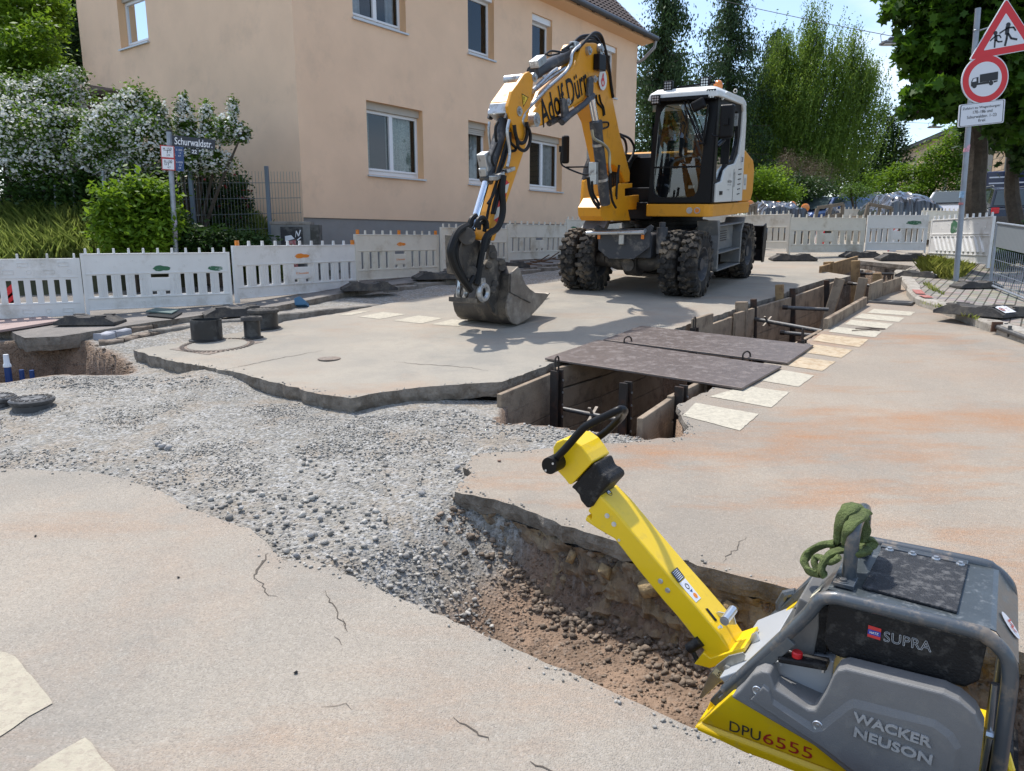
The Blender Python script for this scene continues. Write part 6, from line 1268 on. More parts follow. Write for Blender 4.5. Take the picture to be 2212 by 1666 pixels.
for t, p, q in (('WACKER', P[0], P[1]), ('NEUSON', P[2], P[3])):
    m = MB(); c = (p + q) / 2; r = math.atan2(q.z - p.z, q.x - p.x)
    M = Matrix(((1, 0, 0, c.x), (0, 0, -1, YN - .024), (0, 1, 0, c.z), (0, 0, 0, 1))) @ Matrix.Rotation(r, 4, 'Z'); vs, fs = text_pts(t, 1, 1.0, 0, .03)
    xs = [v.x for v in vs]; ys = [v.y for v in vs]; sx = (q - p).length / (max(xs) - min(xs)); sy = .033 / (max(ys) - min(ys)); cx, cyy = (max(xs) + min(xs)) / 2, (max(ys) + min(ys)) / 2
    for lift in (.0055,): m.add([M @ V(((v.x - cx) * sx, (v.y - cyy) * sy, lift)) for v in vs], fs)
    # edges: extrude walls along boundary edges
    from collections import Counter
    ec = Counter(); dr = {}
    for f in fs:
        for a, b in zip(f, f[1:] + f[:1]): ec[frozenset((a, b))] += 1; dr[frozenset((a, b))] = (a, b)
    n0 = len(vs); base = len(m.v); m.v += [tuple(M @ V(((v.x - cx) * sx, (v.y - cyy) * sy, -.001))) for v in vs]
    for e_, c_ in ec.items():
        if c_ == 1: a, b = dr[e_]; m.f.append((a, b, base + b, base + a)); m.m.append(0)
    cp('embossed_lettering', m, mat('emboss_grey', (.36, .36, .355), .5, dirt=(.2, .2, .2), dscale=30, damt=.35), cv, fix=False)
p, q = CE(c2(300, 1395), 1, YN + .012), CE(c2(800, 1570), 1, YN + .012); r = math.atan2(q.z - p.z, q.x - p.x); w_ = (q - p).length
m = MB(); M = Matrix(((1, 0, 0, p.x), (0, 0, -1, YN + .0125), (0, 1, 0, p.z), (0, 0, 0, 1))) @ Matrix.Rotation(r, 4, 'Z')
text_on(m, 'DPU', M @ Matrix.Translation((w_ * .205, 0, 0)), width=w_ * .38, height=.040, lift=.001); cp('lettering', m, mat('decal_anthracite', (.03, .032, .035), .5), pc, fix=False)
m = MB(); text_on(m, '6555', M @ Matrix.Translation((w_ * .71, .001, 0)), width=w_ * .57, height=.042, lift=.001); cp('lettering', m, mat('decal_red', (.42, .02, .015), .5), pc, fix=False)
m = MB()
for q_ in ((472, 1187), (828, 1393)): c = CE(c2(*q_), 1, YN - .012); m.cyl(c + V((0, .01, 0)), c - V((0, .004, 0)), .012, 16); m.ring(c - V((0, .004, 0)), (0, 1, 0), .014, .003, 18, 5); m.cyl(c - V((0, .004, 0)), c - V((0, .006, 0)), .005, 6)
cp('cover_screw', m, m_zn, cv, smooth=True)
m = pr([(-.17, .36), (-.15, .452), (.02, .428), (.05, .47), (.09, .50), (.09, .36)], -.055, .12); cp('notch_filler', m, m_cg, bevel=.01)
# black strip with red cap in the notch
A_, B_ = V((-.125, -.02, .475)), V((.035, -.02, .50)); P = [CE(c2(*q_), 1, -.03) for q_ in ((590, 1010), (880, 1060))]
m = MB(); m.beam(P[0] + V((0, .03, 0)), P[1] + V((0, .03, 0)), .06, .022); st = cp('black_strip', m, m_bk, bevel=.006)
m = MB(); c = CE(c2(703, 1025), 1, -.01); m.lathe(c + V((0, 0, .002)), (0, 0, 1), [(.012, 0), (.012, .018), (.017, .02), (.018, .036), (.015, .04), (0, .04)], 16); cp('red_cap', m, mat('red_plastic', (.55, .015, .02), .35), st, smooth=True)
m = MB()
for q_ in ((622, 1003), (865, 1045), (860, 1072), (612, 1030)): c = CE(c2(*q_), 1, -.0); m.cyl(c - V((0, 0, .006)), c + V((0, 0, .006)), .007, 6)
cp('bolt', m, m_zn, st)
# zinc deck plate, exhaust shield, engine
m = pr([(-.34, .36), (-.2, .47), (-.02, .55), (.04, .56), (.04, .30), (-.26, .30)], .03, .5); cp('deck_plate', m, mat('dull_zinc', (.42, .44, .46), .5, .3), bevel=.004)
m = MB(); P = [CE(c2(*q_), 1, .06) for q_ in ((635, 940), (800, 1000), (835, 690), (640, 860))]; 
m = MB(); m.prism([CE(c2(*q_), 1, .05) for q_ in ((630, 945), (800, 1000), (835, 830), (835, 700), (720, 640), (640, 880))], V((0, .22, 0))); sh = cp('exhaust_shield', m, mat('grey_shield', (.17, .165, .155), .5, .2, dirt=(.25, .24, .22), dscale=8, damt=.3), bevel=.006)
m = MB(); m.bb((-.035, .055, .56), (.01, .26, .735)); cp('shield_side', m, m_bk, sh, bevel=.004)
m = MB(); c = V((-.036, .12, .69))
for y, z in ((.11, .66), (.11, .70), (.2, .66), (.2, .70)): m.cyl((-.034, y, z), (-.037, y, z), .011, 12)
cp('vent_hole', m, m_ewh, sh)
m = MB(); ep_ = [(.008, .76), (.006, .63), (.03, .592), (.06, .585), (.41, .605), (.445, .64), (.452, .765), (.43, .775), (.02, .775)]
m.prism([V((x, .015, z)) for x, z in ep_], V((0, .46, 0))); en = cp('engine_cover', m, m_bk, bevel=.016, seg=3)
m = MB(); c = CE(c2(1163, 848), 1, .012); m.add([c + V((x, 0, z)) for x, z in ((-.019, -.019), (.019, -.021), (.019, .019), (-.019, .021))], [(0, 1, 2, 3)]); bd = cp('red_badge', m, mat('badge_red', (.55, .03, .03), .5), en, fix=False)
m = MB(); m.add([c + V((x, -.001, z)) for x, z in ((-.0185, -.009), (.0185, -.010), (.0185, .007), (-.0185, .008))], [(0, 1, 2, 3)]); cp('blue_band', m, mat('badge_blue', (.02, .04, .3), .5), bd, fix=False)
m = MB(); ytxt(m, 'HATZ', c.x, c.z - .001, .026, .008, y=c.y - .002, bold=.02); cp('lettering', m, m_sw, bd, fix=False)
P = [CE(c2(*q_), 1, .011) for q_ in ((1220, 870), (1500, 935))]; cu_ = (P[0] + P[1]) / 2; m = MB()
vs, fs = text_pts('SUPRA', 1, 1.05); ec = {}
for f in fs:
    for a, b in zip(f, f[1:] + f[:1]): ec.setdefault(frozenset((a, b)), []).append((a, b))
xs = [v.x for v in vs]; ys = [v.y for v in vs]; L_ = (P[1] - P[0]).length; sc = L_ / (max(xs) - min(xs)); r = math.atan2(P[1].z - P[0].z, P[1].x - P[0].x)
def mp3(v): x = (v.x - (max(xs) + min(xs)) / 2) * sc; z = (v.y - (max(ys) + min(ys)) / 2) * .034 / (max(ys) - min(ys)); return V((cu_.x + x * cos(r) - z * sin(r), .0125, cu_.z + x * sin(r) + z * cos(r)))
for e_, l in ec.items():
    if len(l) == 1: a, b = mp3(vs[l[0][0]]), mp3(vs[l[0][1]]); m.tube([a, b], .0008, 4, cap=False) if (a - b).length > 1e-5 else None
cp('outline_lettering', m, mat('pale_print', (.45, .46, .47), .5), en, fix=False)
# cage: two bent tubes, top sheet
def cage(y, r=.0225):
    m = MB(); P = [V((x, y, z)) for x, z in [(-.305, .335), (-.18, .52), (-.06, .70), (-.035, .745), (-.012, .783), (.03, .80), (.08, .802), (.40, .805), (.45, .795), (.49, .765), (.512, .72), (.52, .60), (.522, .2)]]; m.tube(smooth_line(P, 4), r, 14); return cp('cage_tube', m, m_tube, smooth=True)
ct = cage(0); ct2 = cage(.55)
m = MB(); m.beam(V((-.335, -.005, .27)), V((-.30, -.005, .33)), .018, .05); m.beam(V((-.31, -.012, .30)), V((-.09, -.012, .615)), .02, .035, up=V((-1, 0, 1))); cp('flat_bar', m, mat('raw_grey_bar', (.10, .11, .115), .5, .3, dirt=(.2, .18, .16), dscale=20, damt=.3), ct, bevel=.003)
m = MB(); m.tube([V((x, .55, z)) for x, z in [(-.2, .52), (-.24, .50), (-.26, .45), (-.255, .40)]], .018, 8); m.beam(V((-.2, .54, .50)), V((-.08, .54, .66)), .03, .03); cp('flat_bar', m, m_tube, ct2)
m = MB(); zt = .806
loft2 = [(-.145, .60), (-.02, .785), (.0, zt), (.455, zt), (.47, .803), (.535, .72), (.54, .60)]
for (xa, za), (xb, zb_) in zip(loft2, loft2[1:]): m.add([(xa, .04, za), (xb, .04, zb_), (xb, .53, zb_), (xa, .53, za), (xa, .04, za - .004), (xb, .04, zb_ - .004), (xb, .53, zb_ - .004), (xa, .53, za - .004)], [(0, 1, 2, 3), (7, 6, 5, 4), (0, 4, 5, 1), (3, 2, 6, 7)])
ts = cp('top_sheet', m, m_top)
m = MB(); m.prism([V((x, y, zt + .002)) for x, y in ((.094, .098), (.366, .082), (.378, .478), (.103, .478))], V((0, 0, .010))); cp('rubber_mat', m, m_rub, ts, bevel=.003)
m = MB(); m.prism([V((x, y, zt + .002)) for x, y in ((.098, .484), (.378, .484), (.378, .52), (.098, .52))], V((0, 0, .013))); cp('clamp_strip', m, m_tube, ts, bevel=.004)
m = MB()
for q_ in ((1253, 355), (1388, 380), (1528, 408), (1673, 440)): c = CE(c2(*q_), 2, zt + .016); m.cyl(c - V((0, 0, .006)), c, .014, 14); m.cyl(c, c + V((0, 0, .008)), .009, 6)
c = CE(c2(1060, 400), 2, zt); m.cyl(c, c + V((0, 0, .01)), .012, 6); cp('bolt', m, m_zn, ts)
m = MB(); M = Matrix(((0, 0, .787, .503), (1, 0, 0, .22), (0, 1, .617, .765), (0, 0, 0, 1)))
nx = V((.787, 0, .617)); uy_ = V((0, -1, 0)); uz = V((.617, 0, -.787)); c = V((.508, .20, .758)) + nx * .003
m.add([c + uy_ * cos(a) * .034 + uz * sin(a) * .045 for a in [2 * pi * i / 28 for i in range(28)]], [tuple(range(28))]); m.cm = 1
MW = Matrix.Identity(4); lx = V((.45, -.6, -.57)).normalized(); lx = (lx - nx * lx.dot(nx)).normalized(); ly = nx.cross(lx)
for i in range(3): MW[i][0] = lx[i]; MW[i][1] = ly[i]; MW[i][2] = nx[i]; MW[i][3] = c[i] + nx[i] * .001
text_on(m, 'W', MW, height=.032, bold=.03); cp('round_sticker', m, [m_sw, m_redp], ts, fix=False)
m = MB(); P = [(-.03, .08, .772), (-.03, .14, .772), (-.09, .14, .69), (-.09, .08, .69)]; m.add([V(p) + V((-.002, 0, .004)) for p in P], [(0, 1, 2, 3)]); cp('instruction_sticker', m, mat('cream_sticker', (.6, .56, .42), .6, dirt=(.2, .18, .12), dscale=40, damt=.3), ts, fix=False)
m = MB()
for x, z in ((-.06, .73), (-.09, .685), (-.12, .64)): m.cyl((x, .17, z + .001), (x - .002, .17, z + .004), .006, 10)
cp('vent_hole', m, m_bk, ts)
# lifting bow
m = MB(); bb_ = CE(c2(1010, 530), 2, zt + .01); tp_ = CE(c2(1050, 250), 0, bb_.x); top_z = zt + .195
P = [V((bb_.x, .135, zt)), V((bb_.x, .137, top_z - .06)), V((bb_.x, .15, top_z - .02)), V((bb_.x, .18, top_z)), V((bb_.x, .33, top_z)), V((bb_.x, .37, top_z - .02)), V((bb_.x, .385, top_z - .06)), V((bb_.x, .385, zt))]
m.tube(smooth_line(P, 4), .023, 14); lb = cp('lifting_bow', m, m_tube, smooth=True)
m = MB(); m.box((bb_.x - .005, .41, zt + .012), (.065, .085, .014)); cp('bow_foot', m, m_tube, lb, bevel=.003)
m = MB(); m.box((bb_.x - .005, .105, zt + .012), (.065, .085, .014)); m.cyl((bb_.x - .01, .085, zt + .02), (bb_.x - .01, .085, zt + .03), .013, 6); m.cyl((bb_.x - .01, .085, zt + .018), (bb_.x - .01, .085, zt + .022), .019, 14); cp('bow_foot', m, m_tube, lb, bevel=.003)
# front parts low right
m = MB(); m.bb((.49, .08, .22), (.56, .5, .40)); cp('front_block', m, m_bk, bevel=.01)
m = MB(); m.tube([V((.485, .06, .62)), V((.49, .05, .45)), V((.485, .05, .25))], .008, 8); m.cyl((.48, .03, .47), (.50, .03, .47), .012, 6); cp('bracket_rod', m, m_zn, smooth=True)
m = MB(); m.tube([V((.515, .06, .22)), V((.54, .03, .30)), V((.55, .03, .38)), V((.53, .06, .42))], .015, 8); cp('yellow_bracket', m, m_cy)
# pole handle
YA = .20; AW = .165
ln = [(440, 970), (530, 865), (700, 1080), (900, 1290), (1060, 1480), (1280, 1745)]
fold = [c1(530, 868), c1(640, 980), c1(760, 1125), c1(900, 1290), c1(1060, 1480), c4(150, 0), c4(400, 295), c4(548, 512)]
low = [c4(325, 562), c4(170, 365), c4(0, 148), c1(1000, 1650), c1(820, 1430), c1(640, 1195), c1(520, 1125), c1(420, 1058), c1(440, 1018), c1(470, 1055), c1(472, 1022), c1(443, 990)]
m = MB(); m.prism([CE(p, 1, YA) for p in fold + low], V((0, AW, 0))); arm = cp('handle_pole', m, m_cy, bevel=.008, seg=2)
up_ = V((.72, 0, .69))
m = MB()
for i, p in enumerate((c1(588, 1023), c1(638, 1085), c1(980, 1503), c1(1032, 1570))): c = CE(p, 1, YA); m.cyl(c, c - V((0, .007, 0)), .009, 6); m.cyl(c, c - V((0, .002, 0)), .011, 14)
c = CE(c1(675, 1202), 1, YA); m.cyl(c, c - V((0, .003, 0)), .006, 12); cp('pole_bolt', m, m_zn, arm)
# top face frame of the pole for stickers: along the pole and across y
A_ = CE(c1(900, 1290), 1, YA); B_ = CE(c4(150, 0), 1, YA); dd = (B_ - A_).normalized(); nn = dd.cross(V((0, 1, 0))); nn = nn if nn.z > 0 else -nn
def topf(px, l=.0012): q_ = CI @ PP(*px, CM @ (A_ + nn * l), CR @ nn); return q_
m = MB(); m.add([topf(c1(*p)) for p in ((1057, 1440), (1102, 1400), (1158, 1473), (1113, 1517))], [(0, 1, 2, 3)]); pl_ = cp('type_plate', m, mat('type_plate_black', (.02, .022, .03), .4), arm, fix=False)
m = MB()
for i in range(6):
    a, b = topf(c1(1068 + 9 * i, 1443 + 11 * i), .002), topf(c1(1100 + 9 * i, 1412 + 11 * i), .002); m.add([a, b, b + dd * .0028, a + dd * .0028], [(0, 1, 2, 3)])
cp('print_lines', m, m_sw, pl_, fix=False)
m = MB(); m.add([topf(c1(*p)) for p in ((1118, 1522), (1160, 1482), (1277, 1628), (1240, 1660))], [(0, 1, 2, 3)]); pl_ = cp('sticker', m, m_sw, arm, fix=False)
m = MB(); c = topf(c1(1175, 1540), .002); m.ring(c, nn, .011, .0016, 18, 4); c = topf(c1(1236, 1608), .002); m.cm = 1; m.add([c + (dd * cos(a) + V((0, 1, 0)) * sin(a)) * .012 for a in [2 * pi * i / 18 for i in range(18)]], [tuple(range(18))]); m.cm = 2; c = topf(c1(1208, 1575), .002); m.add([c - V((0, .012, 0)) - dd * .005, c + V((0, .012, 0)) - dd * .005, c + dd * .006], [(0, 1, 2)]); cp('sticker_symbols', m, [m_sb, m_orng, m_blue], pl_, fix=False)
m = MB(); c = topf(c1(603, 853), .001); 
A2 = CE(c1(560, 905), 1, YA); B2 = CE(c1(700, 1080), 1, YA); d2 = (B2 - A2).normalized(); n2 = d2.cross(V((0, 1, 0))); n2 = n2 if n2.z > 0 else -n2
c = CI @ PP(*c1(603, 855), CM @ (A2 + n2 * .002), CR @ n2); m.add([c + (d2 * cos(a) + V((0, 1, 0)) * sin(a)) * .0165 for a in [2 * pi * i / 24 for i in range(24)]], [tuple(range(24))]); m.cm = 1; m.ring(c + n2 * .001, n2, .0145, .0018, 20, 4); m.beam(c - (d2 + V((0, 1, 0))) * .009 + n2 * .001, c + (d2 + V((0, 1, 0))) * .009 + n2 * .001, .002, .001); cp('round_sticker', m, [m_sw, m_sb], arm, fix=False)
# rubber boot
bo = [c1(*p) for p in ((315, 818), (345, 835), (375, 870), (388, 912), (440, 975), (480, 955), (530, 880), (560, 840), (612, 785), (600, 752), (572, 725), (540, 712), (508, 632), (478, 645), (400, 720), (350, 785))]
cbo = [CE(p, 1, YA - .012) for p in bo]; m = MB(); m.prism(cbo, V((0, AW * .9, 0))); cp('rubber_boot', m, m_bk, arm, bevel=.02, seg=3)
hd = [c1(*p) for p in ((188, 525), (215, 480), (262, 460), (330, 462), (395, 510), (440, 570), (478, 632), (325, 795), (300, 790), (275, 755), (215, 690), (190, 600))]
m = MB(); m.prism([CE(p, 1, YA - .02) for p in hd], V((0, AW * 1.0, 0))); he = cp('handle_head', m, m_cy, arm, bevel=.022, seg=4)
m = MB(); c = CE(c1(160, 658), 1, YA - .10); m.cyl(c, c + V((0, .12, 0)), .036, 24); c2_ = CE(c1(425, 495), 1, YA + AW + .02); m.cyl(c2_ - V((0, .12, 0)), c2_ + V((0, .04, 0)), .022, 18); hb = cp('handle_hub', m, m_blk, arm, bevel=.004)
m = MB()
for p in ((190, 640), (138, 690)): q_ = CE(c1(*p), 1, YA - .101); m.cyl(q_, q_ - V((0, .003, 0)), .005, 10)
cp('hub_screw', m, m_zn, hb)
m = MB(); P = [CE(c1(205, 610), 1, YA - .065), CE(c1(290, 520), 1, YA - .065), CE(c1(385, 410), 1, YA - .065), CE(c1(450, 355), 1, YA - .065), CE(c1(640, 262), 1, YA - .06), CE(c1(685, 243), 1, YA - .04), CE(c1(712, 250), 1, YA + .0), CE(c1(705, 275), 1, YA + .13), CE(c1(675, 315), 1, YA + .20), CE(c1(560, 420), 1, YA + .21), CE(c1(435, 500), 1, YA + .20)]
m.tube(smooth_line(P, 4), .0165, 14); cp('handle_bar', m, m_blk, arm, smooth=True)
m = MB(); c = CE(c2(298, 750), 1, YA + .02); m.cyl(c - V((0, .045, 0)), c + V((0, .06, 0)), .018, 20); m.cyl(c - V((0, .0455, 0)), c - V((0, .047, 0)), .010, 12); lv = cp('zinc_lever', m, m_zn, arm, smooth=True)
m = MB(); m.prism([CE(c2(*p), 1, YA + .08) for p in ((190, 745), (240, 725), (330, 745), (345, 800), (290, 800), (210, 760))], V((0, .006, 0))); cp('lever_plate', m, m_zn, lv)
m = MB(); m.add([topf(c2(*p), .0015) for p in ((163, 705), (178, 703), (235, 775), (222, 780))], [(0, 1, 2, 3)]); cp('slot', m, m_blk, arm, fix=False)
m = MB(); c = CE(c2(245, 820), 1, YA + .01); m.cyl(c, c + nn * .012, .008, 6); cp('pole_bolt', m, m_zn, arm)
# swivel sheet and pointer at the pole foot
m = MB(); m.prism([CE(c2(*p), 1, YA - .02) for p in ((95, 1035), (125, 1000), (150, 965), (190, 1000), (390, 935), (400, 960), (330, 1010), (190, 1060))], V((0, .19, 0))); cp('pole_bracket', m, m_cy, bevel=.004)
m = MB(); m.prism([CE(c2(*p), 1, .10) for p in ((125, 1235), (150, 1175), (185, 1095), (230, 1040), (300, 985), (385, 965), (400, 990), (385, 1040), (360, 1080), (300, 1120), (240, 1150), (175, 1210), (140, 1240))], V((0, .008, 0))); qd = cp('swivel_plate', m, m_stl, bevel=.002)
m = MB(); c = CE(c2(297, 1058), 1, .10); m.cyl(c, c - V((0, .014, 0)), .016, 6); cp('bolt', m, m_stl, qd)
m = MB(); c = CE(c2(245, 1093), 1, .099); M = Matrix(((1, 0, 0, c.x), (0, 0, -1, c.y), (0, 1, 0, c.z), (0, 0, 0, 1))) @ Matrix.Rotation(-.45, 4, 'Z'); m.add([M @ V((x, y, 0)) for x, y in ((-.022, -.017), (.022, -.017), (.022, .017), (-.022, .017))], [(0, 1, 2, 3)]); m.cm = 1; text_on(m, 'S', M, height=.022, lift=.001); m.add([M @ V((x, y, .0007)) for x, y in ((-.020, -.0152), (.020, -.0152), (.020, -.014), (-.020, -.014))], [(0, 1, 2, 3)]); m.add([M @ V((x, y, .0007)) for x, y in ((-.020, .0152), (.020, .0152), (.020, .014), (-.020, .014))], [(0, 1, 2, 3)]); cp('safety_label', m, [mat('label_cream', (.5, .46, .3), .5), m_sb], qd, fix=False)
m = MB(); m.prism([CE(c2(*p), 1, .26) for p in ((395, 1010), (410, 930), (435, 860), (465, 845), (482, 890), (480, 950), (430, 1010))], V((0, .012, 0))); cp('zinc_fin', m, m_zn, bevel=.002)
m = MB(); c = CE(c2(85, 920), 1, YA + .0); m.cyl(c - V((.012, 0, .02)), c + V((.035, 0, .03)), .022, 14); m.cyl(c + V((.0, 0, -.02)), c + V((.03, 0, -.07)), .010, 10); cp('rubber_buffer', m, m_bk, smooth=True)
# green lifting sling wound on the bow
m_sling = mat('green_sling', (.10, .13, .04), .9, var=.35, vscale=25, bump=1.2, bscale=120)
g0 = CM @ V((bb_.x, .26, top_z)); SM = CM.copy(); 
sl_ = empty('lifting_sling', CM @ Matrix.Translation((bb_.x, .26, top_z)), 'olive green lifting sling knotted round the grey lifting bow', 'lifting sling')
def ribbon(P, w, t, tw0=0, tw1=0, n=10, up=V((0, 1, 0))):
    """folded band: flattened tube with rounded section"""
    P = smooth_line([V(p) for p in P], 7); m = MB(); N_ = len(P); vs = []; k = 12; b0 = None
    for i, p in enumerate(P):
        tdir = (P[min(i + 1, N_ - 1)] - P[max(0, i - 1)]).normalized(); a = (up if b0 is None else b0); a = (a - tdir * a.dot(tdir)).normalized(); b0 = a; c = tdir.cross(a)
        tw = tw0 + (tw1 - tw0) * i / (N_ - 1); a2 = a * cos(tw) + c * sin(tw); c2_ = tdir.cross(a2)
        for j in range(k):
            th = 2 * pi * j / k; ww = w * (1 + .12 * sin(i * .9)); f_ = 1 + .25 * sin(3 * th + i * .4)
            vs.append(p + a2 * cos(th) * ww + c2_ * sin(th) * t * f_)
    m.add(vs, [(i * k + j, i * k + (j + 1) % k, (i + 1) * k + (j + 1) % k, (i + 1) * k + j) for i in range(N_ - 1) for j in range(k)] + [tuple(range(k)), tuple((N_ - 1) * k + j for j in range(k))]); return m
def S_(px, py, y): q_ = CE(c2(px, py), 1, y); return q_ - V((bb_.x, .26, top_z))
for i, (P, w_, t_, a0, a1_) in enumerate([([S_(940, 300, .22), S_(955, 200, .20), S_(1000, 130, .20), S_(1060, 105, .24), S_(1100, 150, .30)], .030, .013, .3, 1.0), ([S_(985, 300, .16), S_(1000, 235, .14), S_(1050, 185, .16), S_(1110, 130, .22)], .026, .011, .2, .8),
                                  ([S_(1110, 125, .24), S_(1095, 180, .24), S_(1105, 240, .26), S_(1090, 300, .27)], .026, .014, 0, .8), ([S_(1150, 320, .28), S_(1130, 290, .32), S_(1095, 300, .36), S_(1110, 345, .30), S_(1150, 330, .27)], .022, .012, 0, .5),
                                  ([S_(930, 320, .2), S_(850, 330, .2), S_(780, 370, .2), S_(750, 430, .17), S_(775, 480, .14), S_(850, 505, .12)], .024, .012, .2, .9), ([S_(1140, 365, .24), S_(1040, 350, .22), S_(940, 370, .16), S_(880, 400, .13), S_(850, 470, .11), S_(870, 510, .11)], .024, .012, .1, 1.1),
                                  ([S_(960, 400, .12), S_(900, 430, .12), S_(830, 400, .15), S_(810, 430, .14), S_(830, 490, .12)], .018, .010, 0, .8), ([S_(1120, 360, .18), S_(1060, 380, .14), S_(1000, 345, .2), S_(930, 340, .24)], .024, .012, .4, 0)]):
    m = ribbon(P, w_, t_, a0, a1_); m.build('sling_band', m_sling, sl_, smooth=True)
# ------------------------------------------------------------------ trench shoring, plates, pipes
m_wood = mat('weathered_board', (.26, .20, .14), .85, var=.22, vscale=5, bump=.8, bscale=60, dirt=(.14, .10, .07), dscale=4, damt=.45, island=.12)
m_wood2 = mat('fresh_board', (.34, .22, .105), .8, var=.25, vscale=7, bump=.6, bscale=70, dirt=(.15, .09, .05), dscale=5, damt=.4)
m_soldier = mat('dark_steel_beam', (.035, .028, .024), .6, .4, var=.3, vscale=8, dirt=(.12, .06, .035), dscale=6, damt=.4)
m_plate = mat('rusty_road_plate', (.15, .12, .105), .45, .4, var=.12, vscale=5, bump=.15, bscale=60, dirt=(.20, .175, .165), dscale=11, damt=.4)
m_strut = mat('steel_strut', (.10, .10, .10), .5, .5, dirt=(.25, .22, .19), dscale=12, damt=.4)
def boards(line, side, name, lab, rows=5, up=-.01, hh=.21, grp='wooden boards lining the trench', jit=.02, top_rows=None):
    """board walls along a list of plan points; each board is a thing"""
    for si, (a, b) in enumerate(zip(line, line[1:])):
        a = V((*a, 0)); b = V((*b, 0)); d = (b - a); L_ = d.length; d.normalize(); nrm = V((-d.y, d.x, 0)) * side
        for r in range(rows):
            z1 = up - r * (hh + .006) + random.uniform(-jit, jit) * (r == 0); th = .05
            m = MB(); o3 = a; za, zb_ = gz(a.x, a.y), gz(b.x, b.y)
            P = [V((0, 0, z1 - hh)), V((L_ - .006, 0, z1 - hh + zb_ - za)), V((L_ - .006, 0, z1 + zb_ - za)), V((0, 0, z1))]
            Mx = Matrix.Identity(4)
            m.prism([d * p.x + V((0, 0, p.z)) for p in P], nrm * th); o = m.build(name, m_wood, bevel=.004, seg=1); o.location = (a.x, a.y, za)
            tag(o, f'{["top", "second", "third", "fourth", "fifth"][r]} board of the trench lining {lab[si]}', 'board', grp)
LT = XY([(1100, 828), (1203, 786)]); n_ = V((FD.y, -FD.x, 0))
# left lining near the plates (inside the trench by a hand)
l0 = XY([(1083, 848), (1204, 799), (1302, 772)], -.03); l1 = [l0[0], l0[1], l0[2]]
boards(l1 + [(l0[2][0] + FD.x * 1.6, l0[2][1] + FD.y * 1.6)], 1, 'shoring_board', ['at its near left end', 'under the near steel plate', 'under both steel plates'], up=-.03)
l2 = [(q[0] + .05, q[1] - .03) for q in XY([(1503, 699), (1575, 673.5)], 0)]
boards(l2, 1, 'shoring_board', ['left, just past the steel plates'], up=-.06, rows=5)
l3 = [(q[0] + .08, q[1] - .06) for q in XY([(1577, 674), (1695, 640), (1800, 604)], 0)]
boards(l3, 1, 'shoring_board', ['left, behind the leaning posts', 'left, at the far steel posts'], up=.0, rows=5)
# right lining
r1 = XY([(1408, 912), (1470, 868), (1545, 830)], -.02); r1 = [(x - .06, y + .05) for x, y in r1]
boards(r1, 1, 'shoring_board', ['right, at the jagged hole', 'right, beside the near plate'], up=.0, rows=4)
r2 = [(x - .06, y + .05) for x, y in XY([(1545, 834), (1735, 742), (1790, 712)], -.02)]
boards(r2, 1, 'shoring_board', ['right, under the steel plates', 'right, past the steel plates'], up=-.03, rows=3)
g_ = 'boards standing up at the trench edge'
def plank(p0, p1, h, w_, label, mt=m_wood, base=0, name='edge_board', cat='board', grp=None):
    a, b = G(*p0), G(*p1); d = b - a; m = MB(); nrm = V((-d.y, d.x, 0)).normalized() * w_
    m.prism([V((0, 0, base)), d + V((0, 0, base)), d + V((0, 0, h)), V((0, 0, h))], nrm); o = m.build(name, mt, bevel=.005, seg=1); o.location = a; return tag(o, label, cat, grp)
plank((1788, 711), (1872, 660), .13, .06, 'long board standing on edge along the far right trench side', base=-.2)
plank((1880, 652), (1905, 640), .28, .04, 'short upright boards beside the drain grate', base=-.5); plank((1906, 640), (1946, 626), .22, .03, 'pale short board right of the short upright boards', base=-.4, mt=m_wood)
plank((1774, 590), (1853, 566), .14, .05, 'brown board along the left side of the far pit', mt=m_wood2, base=-.5)
plank((1500, 706), (1541, 693), .1, .05, 'short board end beside the lifting hook of the far plate', base=-.4)
def post(px, ys, yt, w_, d_, label, mt=m_wood2, name='wooden_post', cat='post', grp='wooden posts in the trench', dx=0, dep=1.5, grow=0):
    g = G(px, ys); top = PY(px + dx, yt, g.y) - g; m = MB(); ax = FD; 
    m.beam(V((0, 0, 0)) - top.normalized() * dep, top, w_, d_, up=V((FD.x, FD.y, 0))); o = m.build(name, mt, bevel=.006, seg=1); o.location = g; return tag(o, label, cat, grp)
post(1602, 668, 652, .17, .09, 'thick square post, nearest of the wooden posts', dx=0, mt=m_wood)
post(1684, 640, 615, .12, .10, 'tall brown post between the two nearer black steel posts'); post(1803, 640, 602, .15, .07, 'pale leaning board-like post behind the long edge board', dx=12, mt=m_wood)
post(1857, 640, 600, .14, .07, 'pale leaning post in front of the far pit', dx=8, mt=m_wood); post(1895, 613, 590, .14, .08, 'short brown post in the middle of the far pit')
post(1848, 590, 563, .16, .10, 'tall brown post at the left corner of the far pit'); post(1790, 583, 565.5, .2, .10, 'short brown post left of the far pit boards')
for px, ys, yt, lb in ((1628, 663, 646, 'nearest black steel post in the trench'), (1712, 640, 623, 'middle black steel post in the trench'), (1786, 618, 605, 'farthest black steel post in the trench')):
    post(px, ys, yt, .09, .05, lb, mt=m_soldier, name='steel_post', grp='black steel posts in the trench')
